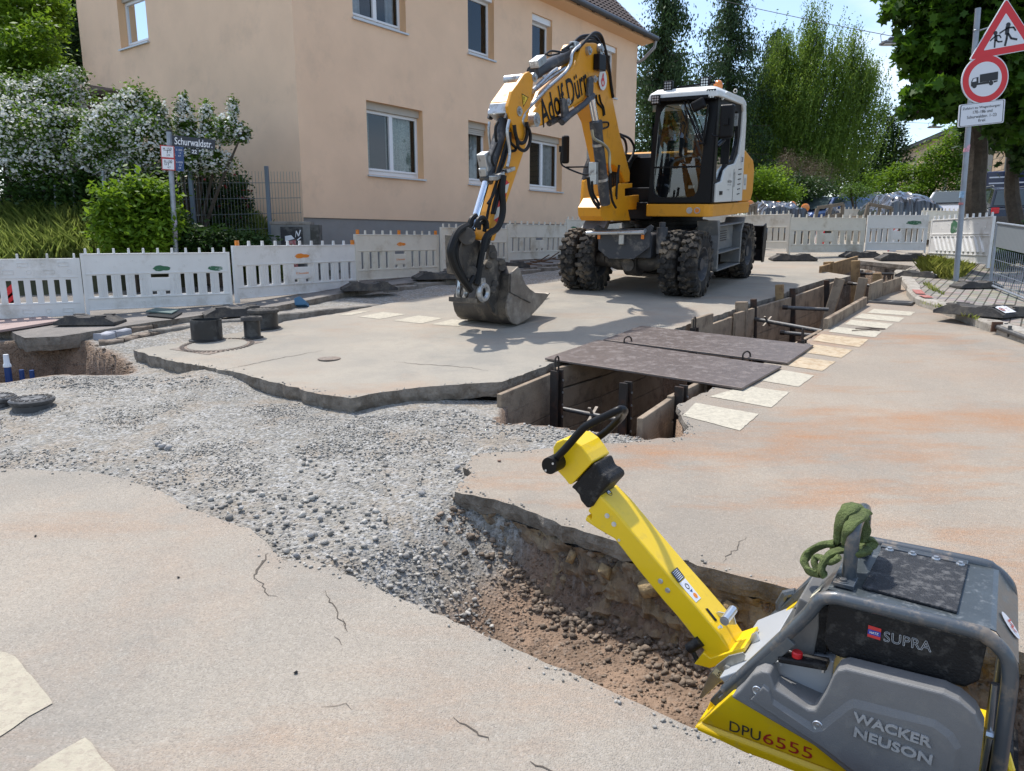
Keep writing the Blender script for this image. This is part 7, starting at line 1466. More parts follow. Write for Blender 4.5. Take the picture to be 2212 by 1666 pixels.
# soldier beams with lifting loops near the plates
def soldier(px, py, yt, label, loop=True, dz=0):
    g = G(px, py); top = PY(px, yt, g.y) - g; r = empty('shoring_beam', Matrix.Translation(g), label, 'shoring beam', 'shoring beams with lifting loops'); m = MB()
    d = V((FD.x, FD.y, 0)); n2 = V((FD.y, -FD.x, 0))
    for s in (-1, 1): m.beam(d * s * .045 - V((0, 0, 1.7)), d * s * .045 + top, .03, .075, up=n2)
    m.beam(-n2 * .02 - V((0, 0, 1.7)), -n2 * .02 + top * .9, .06, .01, up=n2); m.build('beam', m_soldier, r)
    m = MB()
    for i in range(8): m.cyl(V((0, 0, top.z - .1 - .12 * i)) + n2 * .03 + d * .045, V((0, 0, top.z - .1 - .12 * i)) + n2 * .045 + d * .045, .011, 8)
    m.build('bolt', m_steel, r)
    if loop:
        m = MB(); P = [top + d * .03 * cos(a) + V((0, 0, .10 + .035 * sin(a))) for a in [pi * i / 8 for i in range(9)]]; m.tube([top + d * .03 - V((0, 0, .1))] + P + [top - d * .03 - V((0, 0, .1))], .009, 7); m.build('lifting_loop', m_soldier, r, smooth=True)
soldier(1203, 812, 800, 'dark slotted shoring beam with a lifting loop at the left plate corner')
soldier(1352, 835, 826, 'shoring beam in the shade under the near steel plate', loop=False); soldier(1472, 855, 834, 'square post end with wire beside the right slab, under the plate corner', loop=False)
soldier(1500, 710, 708, 'rusty beam head with hook at the far left edge of the plates'); soldier(1733, 742, 734, 'rusty beam head with chain loop right of the far plate')
def strut(p0, p1, r, label, d0=0, nut=None):
    a, b = G(*p0, d0), G(*p1, d0); m = MB(); m.tube([V((0, 0, 0)), (b - a)], r, 10); e = empty('strut', Matrix.Translation(a), label, 'strut', 'steel struts bracing the trench'); m.build('tube', m_strut, e, smooth=True)
    m = MB(); m.tube([V((0, 0, 0)), (b - a) * .12], r * 1.25, 8); m.build('threaded_end', m_soldier, e, smooth=True)
    if nut:
        m = MB(); c = (b - a) * nut; d = (b - a).normalized(); u = d.orthogonal().normalized(); m.beam(c - u * .1, c + u * .1, .03, .012); m.beam(c - d.cross(u) * .1, c + d.cross(u) * .1, .03, .012); m.build('wing_nut', m_worn, e)
strut((1202, 880.5), (1330, 906), .022, 'near trench strut with star nut below the left plate corner', -.35, .62)
strut((1612, 686), (1776, 716), .03, 'strut with wing nut crossing the trench behind the plates', -.18, .3); strut((1690, 664), (1790, 669), .03, 'upper strut between the far black posts', -.12); strut((1686, 718), (1764, 726), .03, 'lower dusty strut behind the plates', -.35)
strut((1832, 612), (1925, 622), .028, 'strut across the trench neck behind the leaning posts', -.1); strut((1856, 592), (1966, 592), .028, 'shiny strut across the far pit', -.1)
# steel plates
def steel(name, px, label, lift, th=.022):
    P = [G(*p) for p in px]; P = [V((p.x, p.y, gz(p.x, p.y) + lift)) for p in P]; c = P[0]; m = MB(); m.prism([p - c for p in P], V((0, 0, th))); o = m.build(name, m_plate, bevel=.003, seg=1); o.location = c; return tag(o, label, 'steel plate', 'steel road plates over the trench')
steel('road_plate', [(1177, 780), (1603, 846), (1688, 798), (1292, 740.5)], 'nearer large rusty steel plate over the trench', .012)
steel('road_plate', [(1303, 739), (1701, 790), (1757, 751), (1386, 709)], 'farther large rusty steel plate over the trench', .010)
for (px, py), lb in (((1356, 744), 'thin steel loop standing between the two plates, left'), ((1612, 778), 'bent steel hook between the two plates, right')):
    g = G(px, py); m = MB(); P = [V((.045 * cos(a), .022 * cos(a), .02 + .04 * sin(a))) for a in [pi * i / 8 for i in range(9)]]; m.tube([V((.045, .022, -.05))] + P + [V((-.045, -.022, -.05))], .009, 7); o = m.build('steel_loop', m_soldier, smooth=True); o.location = g + V((0, 0, .03)); tag(o, lb, 'steel loop', 'loose lifting loops between the plates')
# pile of struts at the right edge
for i, (p0, p1, r, lb) in enumerate([((2140, 712), (2260, 748), .028, 'upper steel strut lying at the right kerb'), ((2150, 722), (2260, 760), .03, 'lower steel strut lying at the right kerb'), ((2196, 708), (2260, 730), .026, 'rear steel strut lying at the right kerb')]):
    a, b = G(*p0), G(*p1); a.z += .06 + .03 * (i % 2); b.z += .06; e = empty('lying_strut', Matrix.Translation(a), lb, 'strut', 'steel struts lying on the right'); m = MB(); m.tube([V(), b - a], r, 10); m.build('tube', m_strut, e, smooth=True)
    m = MB(); d = (b - a).normalized(); m.beam(-d * .0, d * .02, .12, .12); m.tube([V(), d * .25], r * .7, 8); m.build('end_plate', mat('rusty_strut_end', (.10, .05, .03), .8), e); m = MB(); m.beam(d * .28 - V((0, 0, .06)), d * .28 + V((0, 0, .07)), .04, .012); m.build('wing_nut', m_strut, e)
# drain grate
g = G(1926, 654); m = MB(); e = empty('drain_grate', frame(g + V((0, 0, .01)), FD), 'flat rusty drain grate between trench end and curved kerb', 'drain grate')
slot_m = MB(); slot_solid(slot_m, -.22, .22, -.3, .3, [(-.17 + .09 * i, -.12 + .09 * i, -.25 + .27 * j, -.02 + .27 * j) for i in range(4) for j in range(2)], .03); slot_m.build('grate', mat('cast_iron', (.12, .115, .11), .6, .3, dirt=(.2, .18, .15), dscale=10, damt=.4), e, M=Matrix.Rotation(pi / 2, 4, 'X'))
m = MB(); m.bb((-.22, -.3, -.03), (.22, .3, -.02)); m.build('pit_box', m_soldier, e)
# ------------------------------------------------------------------ black access pipes and covers on the left
m_pvc = mat('black_pvc', (.016, .017, .019), .38, var=.2, vscale=9, dirt=(.10, .10, .095), dscale=6, damt=.35)
def pipe(px, py, wpx, ytop, label, lid=False, open_=True, col=None, rlid=1.0):
    g = G(px, py); r = wpx / 2 / F_PX * g.y * 1.02; h = PY(px, ytop, g.y).z - g.z; e = empty('black_pipe', Matrix.Translation(g), label, 'pipe', 'black access pipes on the far slab'); m = MB()
    m.lathe((0, 0, 0), (0, 0, 1), [(r + .03, .0), (r + .03, .012), (r, .02), (r, h), (r - .012, h), (r - .012, .01)], 36); 
    m.build('pipe_wall', m_pvc, e, smooth=True)
    if lid:
        m = MB(); m.lathe((0, 0, 0), (0, 0, 1), [(r * rlid * .96, h + .004), (r * rlid, h + .008), (r * rlid, h + .04), (r * rlid * .95, h + .05), (r * .9, h + .046), (r * .85, h + .052), (r * .6, h + .05), (r * .57, h + .045), (r * .5, h + .052), (r * .2, h + .05), (0, h + .047)], 36)
        for i in range(16): a = 2 * pi * i / 16; m.box((cos(a) * r * .72, sin(a) * r * .72, h + .052), (r * .2, .012, .006), Matrix.Rotation(a, 3, 'Z'))
        m.build('lid', m_foot, e, smooth=True)
    else: m = MB(); m.cyl((0, 0, .02), (0, 0, .03), r - .013, 30); m.build('pipe_inside', m_blk, e)
g1 = z4 = lambda x, y: (x / 3, 488 + y / 3)
pipe(448, 735, 63, 690, 'wide open black pipe, leftmost of the three standing pipes')
pipe(546, 730, 34, 693, 'narrow black pipe with small lid in front of the wide lidded pipe', lid=True, rlid=1.3)
pipe(571, 709, 58, 676, 'wide black pipe with round lid, rearmost of the three standing pipes', lid=True, rlid=1.1)
def cover(px, py, rx, label, h=.05, tilt=0):
    g = G(px, py); r = rx / F_PX * g.y; off, _, _ = terrain(np.array([g.x]), np.array([g.y])); e = empty('manhole_cover', Matrix.Translation(V((g.x, g.y, gz(g.x, g.y) + float(off[0]))) ) @ Matrix.Rotation(tilt, 4, 'Y'), label, 'manhole cover', 'round covers in the gravel'); m = MB()
    m.lathe((0, 0, 0), (0, 0, 1), [(r * .85, -.1), (r * .86, h - .02), (r * .98, h), (r, h + .02), (r * .93, h + .032), (r * .6, h + .032), (r * .57, h + .025), (r * .5, h + .025), (r * .47, h + .034), (r * .12, h + .034), (r * .1, h + .022), (0, h + .022)], 40); m.build('lid', mat('grey_lid', (.06, .062, .065), .55, .2, dirt=(.2, .2, .2), dscale=9, damt=.5), e, smooth=True)
    m = MB()
    for i in range(20): a = 2 * pi * i / 20; m.box((cos(a) * r * .77, sin(a) * r * .77, h + .035), (r * .2, .02, .006), Matrix.Rotation(a, 3, 'Z'))
    m.build('tread_pattern', m_foot, e)
cover(70, 872, 45, 'round grey cover lying raised in the gravel near the left edge'); cover(-4, 868, 36, 'dark cover cut by the left picture edge', tilt=.05)
# flat covers in the far slab
m_iron = mat('worn_iron_frame', (.20, .155, .125), .7, .2, var=.3, vscale=30, bump=1, bscale=90, dirt=(.3, .27, .23), dscale=14, damt=.5)
c_ = G(470, 746); m = MB(); P = [G(*p) for p in ((365, 755), (450, 767), (570, 739), (490, 731))]; m.add([V((p.x, p.y, gz(p.x, p.y) + .004)) - c_ for p in P], [(0, 1, 2, 3)]); e = empty('shaft_cover', Matrix.Translation(c_), 'flat shaft cover with concrete centre in front of the open black pipe', 'manhole cover'); m.build('frame', m_iron, e, fix=False)
m = MB(); r = .33; m.add([V((cos(a) * r, sin(a) * r, SY * sin(a) * r + SX * cos(a) * r + .008)) for a in [2 * pi * i / 32 for i in range(32)]], [tuple(range(32))]); m.build('concrete_centre', m_roadF, e, fix=False)
m = MB()
for i in range(48): a = 2 * pi * i / 48; m.box((cos(a) * r * 1.16, sin(a) * r * 1.16, (SY * sin(a) + SX * cos(a)) * r * 1.16 + .008), (.05, .022, .008), Matrix.Rotation(a, 3, 'Z'))
m.build('tread_pattern', m_iron, e)
g = G(711, 776); m = MB(); m.lathe((0, 0, 0), (0, 0, 1), [(.12, 0), (.12, .01), (.10, .012), (.08, .007), (0, .01)], 24); o = m.build('valve_cap', m_iron, smooth=True); o.location = g; tag(o, 'small round iron cap set in the middle of the far slab', 'valve cap')
g = G(350, 683); m = MB(); P = [G(*p) for p in ((316, 685), (372, 690), (389, 681), (338, 678))]; m.prism([V((p.x, p.y, gz(p.x, p.y) + .07)) - g for p in P], V((0, 0, .02))); o = m.build('cover_plate', mat('teal_plate', (.09, .14, .13), .5), bevel=.004); o.location = g; tag(o, 'greenish flat plate on the pavement behind the setts', 'plate')
g = G(351, 688); m = MB(); P = [G(*p) for p in ((318, 692), (375, 697), (395, 685), (345, 680))]; m.prism([V((p.x, p.y, gz(p.x, p.y) + .050)) - g for p in P], V((0, 0, .018))); o = m.build('cover_plate', m_blk, bevel=.004); o.location = g; tag(o, 'black sheet under the greenish plate', 'plate')
g = G(40, 712); m = MB(); P = [G(*p) for p in ((-200, 735), (0, 729), (136, 706), (100, 697), (60, 690), (-150, 700))]; m.prism([V((p.x, p.y, gz(p.x, p.y) + .06)) - g for p in P], V((0, 0, .03))); o = m.build('pink_board', mat('pinkish_board', (.33, .24, .215), .7, var=.12, vscale=3, dirt=(.22, .16, .14), dscale=3, damt=.3), bevel=.004); o.location = g; tag(o, 'large pinkish board bridging the pit at the left edge', 'board')
m_bluep = mat('blue_pipe', (.012, .05, .18), .4)
for i, (px, py, yt, lb, c) in enumerate([(16, 805, 793, 'blue pipe end with white cap in the left pit', 1), (46, 806, 799, 'small blue pipe end right of the capped one', 0), (68, 806, 800, 'smallest blue pipe end in the left pit', 0)]):
    p = PY(px, py, 7.95); t = PY(px, yt, 7.95); e = empty('blue_pipe', Matrix.Translation(p), lb, 'pipe', 'blue pipe ends in the left pit'); m = MB(); m.tube([V((0, 0, -.45)), t - p], [.03, .024] if c == 0 else [.038, .034], 12); m.build('pipe_end', m_bluep, e, smooth=True)
    if c: m = MB(); m.tube([t - p, t - p + V((0, 0, .03)), t - p + V((0, 0, .04)), t - p + V((0, 0, .14))], [.04, .038, .03, .026], 12); m.build('cap', m_letter, e, smooth=True)
g = G(651, 660); m = MB(); P = [PY(*p, g.y) - g for p in ((637, 659), (661, 658), (659, 649), (647, 640), (635, 645))]; m.prism(P, V((.02, .12, -.06))); o = m.build('blue_scrap', mat('blue_sheet', (.06, .17, .30), .5)); o.location = g; tag(o, 'blue plastic scrap behind the lying kerb block', 'plastic scrap')
# sticks on the kerb
for i in range(7):
    nm_ = ['leftmost stick of the small brown heap on the kerb', 'low brown stick left in the heap on the kerb', 'thin brown stick across the heap on the kerb', 'middle brown stick of the heap on the kerb', 'brown stick right of the middle of the heap on the kerb', 'upturned brown stick of the heap nearest the wheel', 'rightmost stick of the small brown heap on the kerb'][i]
    g = G(1118 + 9 * i, 583 - 2 * i); a = random.uniform(-.5, .9); m = MB(); P = [V((0, 0, .07 + .02 * i % .1)), V((.25 * cos(a), .25 * sin(a), .12)), V((.55 * cos(a), .5 * sin(a), .10 + .1 * (i % 3)))]; m.tube(P, .014, 6); o = m.build('stick', mat('brown_stick', (.10, .055, .03), .9)); o.location = g; tag(o, nm_, 'stick', 'heap of brown sticks')
for px, py, a in ((1870, 716, .1), (1880, 712, -.1), (1885, 714, .25)):
    g = G(px, py); m = MB(); m.tube([V((-.18 * cos(a), -.18 * sin(a), .012)), V((0, .02, .02)), V((.18 * cos(a), .18 * sin(a), .012))], .006, 5); o = m.build('twig', mat('grey_twig', (.12, .09, .07), .9)); o.location = g; tag(o, ['thin dry twig lying lowest on the stained white block', 'upper thin dry twig above the stained white block', 'right thin dry twig at the tip of the stained white block'][(px > 1870) + (px > 1880)], 'twig', 'dry twigs on the road')
# ------------------------------------------------------------------ vegetation
SH = {'quad': np.array([(0, -1), (.45, 0), (0, 1), (-.45, 0)]), 'blade': np.array([(-.05, -1), (.05, -1), (.02, .4), (0, 1)]), 'round': np.array([(0, -1), (.8, -.3), (.7, .7), (0, 1), (-.7, .7), (-.8, -.3)]),
      'maple': np.array([(.08, -1), (.35, -.55), (.95, -.45), (.65, -.05), (1, .4), (.45, .35), (0, 1), (-.45, .35), (-1, .4), (-.65, -.05), (-.95, -.45), (-.35, -.55)])}
def leaves(P, size, rng, shape='quad', up=.35, hang=0):
    n = len(P); nn = rng.normal(size=(n, 3)); nn[:, 2] = np.abs(nn[:, 2]) + up * 2; nn /= np.linalg.norm(nn, axis=1)[:, None]
    t = rng.normal(size=(n, 3))
    if hang: t = t * (1 - hang) + np.array([0, 0, -1.]) * hang * 2; nn[:, 2] *= (1 - hang)
    a = np.cross(nn, t); a /= np.linalg.norm(a, axis=1)[:, None] + 1e-9; b = np.cross(a, nn); b /= np.linalg.norm(b, axis=1)[:, None] + 1e-9
    s = size * rng.uniform(.6, 1.25, n); T = SH[shape]
    v = P[:, None, :] + (a[:, None, :] * T[None, :, 0, None] + b[:, None, :] * T[None, :, 1, None]) * s[:, None, None]
    k = len(T); f = np.arange(n * k).reshape(n, k); return v.reshape(-1, 3), f
def cloud(blobs, n, rng, clump=.25, nclump=14, shell=.55):
    """blobs: (centre, rx, ry, rz); leaf points gathered in clumps near the surface"""
    out = []; vol = np.array([b[1] * b[3] for b in blobs]); vol = vol / vol.sum()
    for b, w_ in zip(blobs, vol):
        m = max(20, int(n * w_)); nc = max(4, int(nclump * (1 + 8 * w_))); d = rng.normal(size=(nc, 3)); d /= np.linalg.norm(d, axis=1)[:, None]; r = rng.uniform(shell, 1.05, nc)
        C = d * r[:, None]; q = C[rng.integers(0, nc, m)] + rng.normal(size=(m, 3)) * clump
        out.append(np.array(b[0])[None] + q * np.array([b[1], b[2], b[3]])[None])
    return np.concatenate(out)
def pb(px, py, rx, ry, Y, dep=.8): c = PY(px, py, Y); k = Y / F_PX; return ((c.x, c.y, c.z), rx * k, rx * k * dep, ry * k)
m_bark = mat('bark', (.075, .06, .045), .95, var=.35, vscale=9, bump=2, bscale=35)
m_bark2 = mat('birch_bark', (.3, .29, .27), .9, var=.4, vscale=12)
def woody(root, paths, mt, name='trunk'):
    m = MB()
    for P, r0, r1 in paths: P = smooth_line([V(p) for p in P], 4) if len(P) > 2 else [V(p) for p in P]; k = len(P); m.tube(P, [r0 + (r1 - r0) * i / (k - 1) for i in range(k)], 9)
    return m.build(name, mt, root, smooth=True)
def plant(name, base, label, cat, blobs, n, size, lm, shape='quad', seed=1, clump=.25, nclump=14, trunk=None, limbs=6, group=None, flowers=None, hang=0, mt=None, tr=.1, shell=.55, up=.35):
    rng = np.random.default_rng(seed); e = empty(name, V(base), label, cat, group); B_ = np.array(base)
    P = cloud(blobs, n, rng, clump, nclump, shell) - B_; v, f = leaves(P, size, rng, shape, up=up, hang=hang); npmesh('crown' if cat == 'tree' else 'foliage', v, f, lm, e)
    paths = [(trunk, tr, tr * .45)] if trunk else []
    for i in range(limbs):
        b = blobs[i % len(blobs)]; c = V(b[0]) - V(base); st = V(trunk[-1]) * .999 if trunk else V((0, 0, 0)); st = V(trunk[len(trunk) // 2]) if trunk and i % 2 else st
        c = c + V((rng.uniform(-.7, .7) * b[1], rng.uniform(-.7, .7) * b[2], rng.uniform(-.3, .6) * b[3])); paths.append(([st, st.lerp(c, .5) + V((0, 0, .1)), c], tr * .5, tr * .12))
    if paths: woody(e, paths, mt or m_bark, 'trunk' if cat == 'tree' else 'stem')
    if flowers:
        nf, sf, fm = flowers; q = cloud(blobs, nf, rng, clump * .3, nclump * 9, .8) - B_; q[:, 1] -= .03; v, f = leaves(q, sf, rng, 'round', up=.2); npmesh('blossom', v, f, fm, e)
    return e
lf_mid = leafmat('leaf_mid', (.025, .065, .008), (.12, .22, .025)); lf_bright = leafmat('leaf_bright', (.04, .10, .008), (.17, .29, .02), .45); lf_dark = leafmat('leaf_dark', (.010, .03, .007), (.045, .10, .016), .3)
lf_con = leafmat('needle_dark', (.014, .034, .012), (.05, .10, .028), .25); lf_birch = leafmat('birch_leaf', (.05, .095, .014), (.17, .27, .035), .45); lf_maple = leafmat('maple_leaf', (.010, .036, .004), (.07, .17, .01), .42)
lf_dry = leafmat('dry_twigs', (.07, .045, .028), (.22, .16, .11), .1); lf_grass = leafmat('grass_blade', (.08, .15, .02), (.32, .40, .11), .4); m_fl = leafmat('white_blossom', (.55, .56, .52), (.82, .82, .78), .2); m_fr = leafmat('red_blossom', (.25, .02, .03), (.4, .06, .06), .2)
Bs = lambda *l: [pb(*q) for q in l]
# garden ground bank on the left
def bank():
    xs = np.linspace(-16, -2.2, 60); ys = np.linspace(11, 24, 50); X, Y = np.meshgrid(xs, ys)
    edge = 12.3 + .35 * (X + 9); h = 1.15 * sm((Y - 12.6 - np.clip(X + 6, -2, 6) * .55) / 3) * sm((-3.6 - X) / 3) + .02
    dK = (X - K.x) * FN.x + (Y - K.y) * FN.y; inside = sm((Y - (12.2 + (X + 9) * .42)) / .3)
    Z = SY * Y + SX * X - .12 + (h + .14) * inside; n = len(xs); v = np.stack([X, Y, Z], -1).reshape(-1, 3); i = np.arange((len(ys) - 1) * (n - 1)); a = (i // (n - 1)) * n + i % (n - 1)
    o = npmesh('hill', v, np.stack([a, a + 1, a + n + 1, a + n], 1), mat('garden_soil', (.05, .05, .025), .95, var=.4, vscale=4), smooth=True); tag(o, kind='structure')
    return lambda x, y: SY * y + SX * x - .12 + (1.15 * sm((y - 12.6 - np.clip(x + 6, -2, 6) * .55) / 3) * sm((-3.6 - x) / 3) + .16) * sm((y - (12.2 + (x + 9) * .42)) / .3)
hz = bank(); rng = np.random.default_rng(5)
q = np.column_stack([rng.uniform(-11.5, -4.4, 60000), rng.uniform(12.0, 17.5, 60000)]); q = q[q[:, 1] > 12.45 + (q[:, 0] + 9) * .42]; h = .16 + .2 * rng.random(len(q)); z = hz(q[:, 0], q[:, 1])
v, f = leaves(np.column_stack([q, z + h * .6]), .30, rng, 'blade', up=-.2, hang=0); 
def grassmesh(q, z, hgt, rng, w_=.012, lean=.35):
    n = len(q); a = rng.uniform(0, 2 * pi, n); H = hgt * rng.uniform(.5, 1.2, n); d = np.stack([np.cos(a), np.sin(a), 0 * a], 1); s = np.stack([-np.sin(a), np.cos(a), 0 * a], 1) * w_; b = np.column_stack([q, z]); l = rng.uniform(.1, lean, n)[:, None] * H[:, None]
    m1 = b + np.array([0, 0, 1.]) * (H * .6)[:, None] + d * l * .35; t = b + np.array([0, 0, 1.]) * H[:, None] + d * l
    v = np.stack([b - s, b + s, m1 + s * .8, t, m1 - s * .8], 1).reshape(-1, 3); return v, np.arange(n * 5).reshape(n, 5)
v, f = grassmesh(q, z, .40, rng, .006, .9); tag(npmesh('grass', v, f, lf_grass), 'tall pale green meadow grass on the bank behind the left barriers', 'grass', kind='stuff')
q = scatter([(2000, 612), (1985, 600), (2010, 585), (2060, 582), (2090, 595), (2085, 612), (2050, 620)], 3400, rng); z = SY * q[:, 1] + SX * q[:, 0] + .12; v1, f1 = grassmesh(q, z, .24, rng, .0028, 1.0)
q2 = scatter([(2130, 585), (2150, 560), (2212, 540), (2290, 540), (2290, 585), (2212, 560), (2165, 600)], 3500, rng); v2, f2 = grassmesh(q2, SY * q2[:, 1] + SX * q2[:, 0] + .12, .2, rng, .008, .7)
q3 = np.concatenate([scatter([(1990, 628), (2010, 645), (2040, 655), (2030, 648), (2005, 630)], 130, rng), scatter([(2115, 692), (2150, 697), (2150, 702), (2115, 700)], 160, rng), scatter([(1985, 672), (2060, 697), (2120, 716), (2060, 690)], 110, rng)]); v3, f3 = grassmesh(q3, SY * q3[:, 1] + SX * q3[:, 0] + .11, .07, rng, .005, .9)
tag(npmesh('grass', np.concatenate([v1, v2, v3]), np.concatenate([f1, f2 + len(v1), f3 + len(v1) + len(v2)]), leafmat('verge_grass', (.09, .15, .02), (.36, .38, .10), .4)), 'grass tuft at the sign pole and verge grass behind the mesh fence', 'grass', kind='stuff')
g0 = lambda x, y: (x, y, float(hz(np.array([x]), np.array([y]))[0]))
def at(px, Y, dz=0): x = (px - 1106) / F_PX * Y; return (x, Y, gz(x, Y) + dz)
# trees and shrubs on the left
plant('leafy_tree', at(40, 24), 'bright leafy tree behind the shed roof at the top left corner', 'tree', Bs((20, 40, 70, 80, 22), (70, 120, 60, 60, 21), (10, 170, 60, 50, 21), (90, 30, 50, 50, 23)), 15000, .085, lf_bright, seed=11, trunk=[(0, 0, 0), (.3, 0, 3), (.2, 0, 6)], tr=.16)
plant('conifer_tree', at(150, 27), 'dark conifer squeezed between the leafy tree and the house wall', 'tree', Bs((150, 40, 45, 110, 27), (165, 150, 40, 80, 26), (130, -30, 40, 60, 27), (110, 140, 40, 60, 27)), 15000, .10, lf_con, seed=12, trunk=[(0, 0, 0), (0, 0, 5), (.1, 0, 10)], tr=.2)
plant('hedge_tree', at(60, 30), 'dark mass of trees behind the garden shrubs', 'tree', Bs((60, 230, 140, 110, 30), (-40, 100, 90, 160, 31), (100, 60, 70, 90, 32)), 12000, .15, lf_dark, seed=13, trunk=[(0, 0, 0), (0, 0, 4)], tr=.2)
sb = 'white flowering shrubs in the garden'
plant('flowering_shrub', at(60, 15.2, .5), 'large white flowering shrub at the left picture edge', 'shrub', Bs((60, 290, 90, 70, 14.8), (20, 240, 60, 60, 15.2), (120, 220, 60, 50, 15.4), (150, 180, 36, 30, 15.6), (90, 350, 80, 50, 14.6), (160, 300, 50, 60, 14.8)), 16000, .045, lf_mid, seed=21, flowers=(8000, .030, m_fl), group=sb, nclump=20)
plant('flowering_shrub', at(270, 14.4, .5), 'white flowering shrub between the big one and the street name sign', 'shrub', Bs((240, 280, 50, 60, 14.3), (290, 240, 40, 42, 14.4), (320, 310, 55, 60, 14.2), (210, 330, 40, 50, 14.3), (270, 370, 50, 30, 14.2), (345, 260, 22, 40, 14.3)), 12000, .042, lf_mid, seed=22, flowers=(6000, .028, m_fl), group=sb, nclump=20)
plant('flowering_shrub', at(430, 14.3, .5), 'white flowering shrub right of the street name sign against the house wall', 'shrub', Bs((400, 262, 20, 42, 14.1), (425, 300, 36, 26, 14.2), (450, 262, 16, 32, 14.2), (495, 275, 26, 26, 14.0), (525, 292, 16, 16, 13.9), (415, 345, 50, 32, 14.1), (470, 350, 36, 24, 14.1), (503, 236, 12, 20, 14.1), (398, 225, 8, 20, 14.1), (480, 300, 24, 14, 14.0)), 6500, .042, lf_mid, seed=23, flowers=(3200, .028, m_fl), group=sb, nclump=16)
plant('red_flowering_shrub', at(480, 14.5, .2), 'dark shrub with a few red blossoms behind the mesh fence', 'shrub', Bs((480, 400, 46, 30, 14.9), (430, 430, 40, 50, 15), (520, 420, 26, 36, 15.2), (470, 480, 60, 40, 14.9)), 5500, .05, lf_dark, seed=24, flowers=(90, .035, m_fr))
plant('green_bush', at(300, 12.9), 'yellow-green bush below the street name sign', 'shrub', Bs((300, 450, 70, 55, 12.9), (260, 500, 50, 50, 12.7), (330, 510, 50, 45, 12.7), (310, 420, 45, 30, 13)), 9000, .065, lf_bright, seed=25, clump=.3)
plant('ivy_bush', at(470, 13.4), 'low dark green ground bush in front of the mesh fence', 'shrub', Bs((430, 520, 70, 28, 13.2), (520, 525, 60, 24, 13.5), (380, 500, 40, 30, 13.2)), 7000, .05, lf_dark, seed=26)
plant('undergrowth_bush', at(130, 14.5), 'dark undergrowth below the large white flowering shrub', 'shrub', Bs((110, 420, 110, 50, 14.8), (220, 420, 90, 50, 14.6), (330, 400, 70, 40, 14.6)), 9000, .06, lf_dark, seed=27)
# trees behind the excavator
def conifer(base, px, ptop, Y, rpx, label, seed, nb=150, step=.055, lm=lf_con, y0=.12):
    rng = np.random.default_rng(seed); x, y, z = base; top = PY(px, ptop, Y).z; H = top - z; R_ = rpx / F_PX * Y; e = empty('spruce_tree', V(base), label, 'tree', 'tall dark conifers behind the house'); pts = []; br = []
    for i in range(nb):
        t = y0 + (1 - y0) * (i / nb) ** .85; L_ = R_ * (1 - t) ** .8 * rng.uniform(.6, 1.1) + .25; a = rng.uniform(0, 2 * pi); zz = H * t; k = int(L_ / step) + 3; s = np.linspace(0, 1, k); drop = -.30 * s ** 1.4 * L_ + .16 * L_ * s ** 3
        bx_ = np.cos(a) * s * L_; by = np.sin(a) * s * L_; bz = zz + drop; br.append(([(0, 0, zz), (bx_[k // 2], by[k // 2], bz[k // 2]), (bx_[-1], by[-1], bz[-1])], .03, .008))
        for r_ in range(10):
            side = rng.normal(size=(k, 3)) * np.array([.11, .11, .0]) * (1 + 1.4 * s[:, None]); hang = -np.abs(rng.normal(size=k)) * (.20 + .25 * s); pts.append(np.stack([bx_ + side[:, 0], by + side[:, 1], bz + hang], 1))
    v, f = leaves(np.concatenate(pts), .075, rng, 'quad', up=0, hang=.55); npmesh('crown', v, f, lm, e); woody(e, [([(0, 0, 0), (0, 0, H * .5), (0, 0, H)], .22, .03)] + br, m_bark); return e
conifer(at(1415, 33), 1415, -90, 33, 105, 'dark conifer touching the right end of the house', 31, 150)
conifer(at(1545, 38), 1548, -70, 38, 150, 'tall spruce with visible trunk between house and birch', 32, 105)
conifer(at(1640, 44), 1640, 60, 44, 120, 'smaller dark spruce behind the excavator cab', 33, 125)
def birch(base, blobs, n, label, seed):
    rng = np.random.default_rng(seed); e = empty('birch_tree', V(base), label, 'tree'); st = cloud(blobs, n, rng, .30, 60, .2); P = []
    for s in st:
        L_ = rng.uniform(.5, 2.0); k = int(L_ / .085); t = np.arange(k) * .085; P.append(np.stack([s[0] + t * -.2 + rng.normal(size=k) * .035, s[1] + rng.normal(size=k) * .035 + 0 * t, s[2] - t], 1))
    P = np.concatenate(P) - np.array(base); v, f = leaves(P, .068, rng, 'quad', up=0, hang=.4); npmesh('crown', v, f, lf_birch, e)
    T = [V(PY(*p)) - V(base) for p in ((1725, 340, 38), (1760, 250, 38), (1740, 160, 38), (1765, 70, 38))]; paths = [([V((0, 0, 0))] + T, .22, .05)]
    for p in ((1700, 120, 38), (1800, 120, 38), (1840, 130, 38), (1690, 220, 38), (1830, 250, 38), (1765, 40, 38)): c = V(PY(*p)) - V(base); paths.append(([T[1], T[1].lerp(c, .6) + V((0, 0, .4)), c], .08, .015))
    woody(e, paths, m_bark2)
birch(at(1755, 38), Bs((1760, 60, 22, 60, 38), (1760, 130, 65, 60, 38), (1700, 110, 30, 55, 38), (1840, 120, 36, 60, 38), (1730, 190, 90, 70, 38), (1850, 200, 60, 75, 38), (1660, 200, 30, 50, 38), (1800, 270, 90, 60, 38), (1715, 270, 60, 80, 38), (1880, 150, 24, 40, 38), (1770, 320, 100, 40, 38), (1665, 290, 30, 60, 38)), 6400, 'drooping green birch behind the excavator', 41)
plant('dark_tree', at(1900, 52), 'dark round deciduous tree right of the birch', 'tree', Bs((1905, 280, 40, 55, 52), (1920, 340, 36, 55, 52), (1880, 350, 60, 50, 52), (1850, 390, 70, 40, 51)), 11000, .13, lf_dark, seed=42, trunk=[(0, 0, 0), (0, 0, 4)], tr=.25)
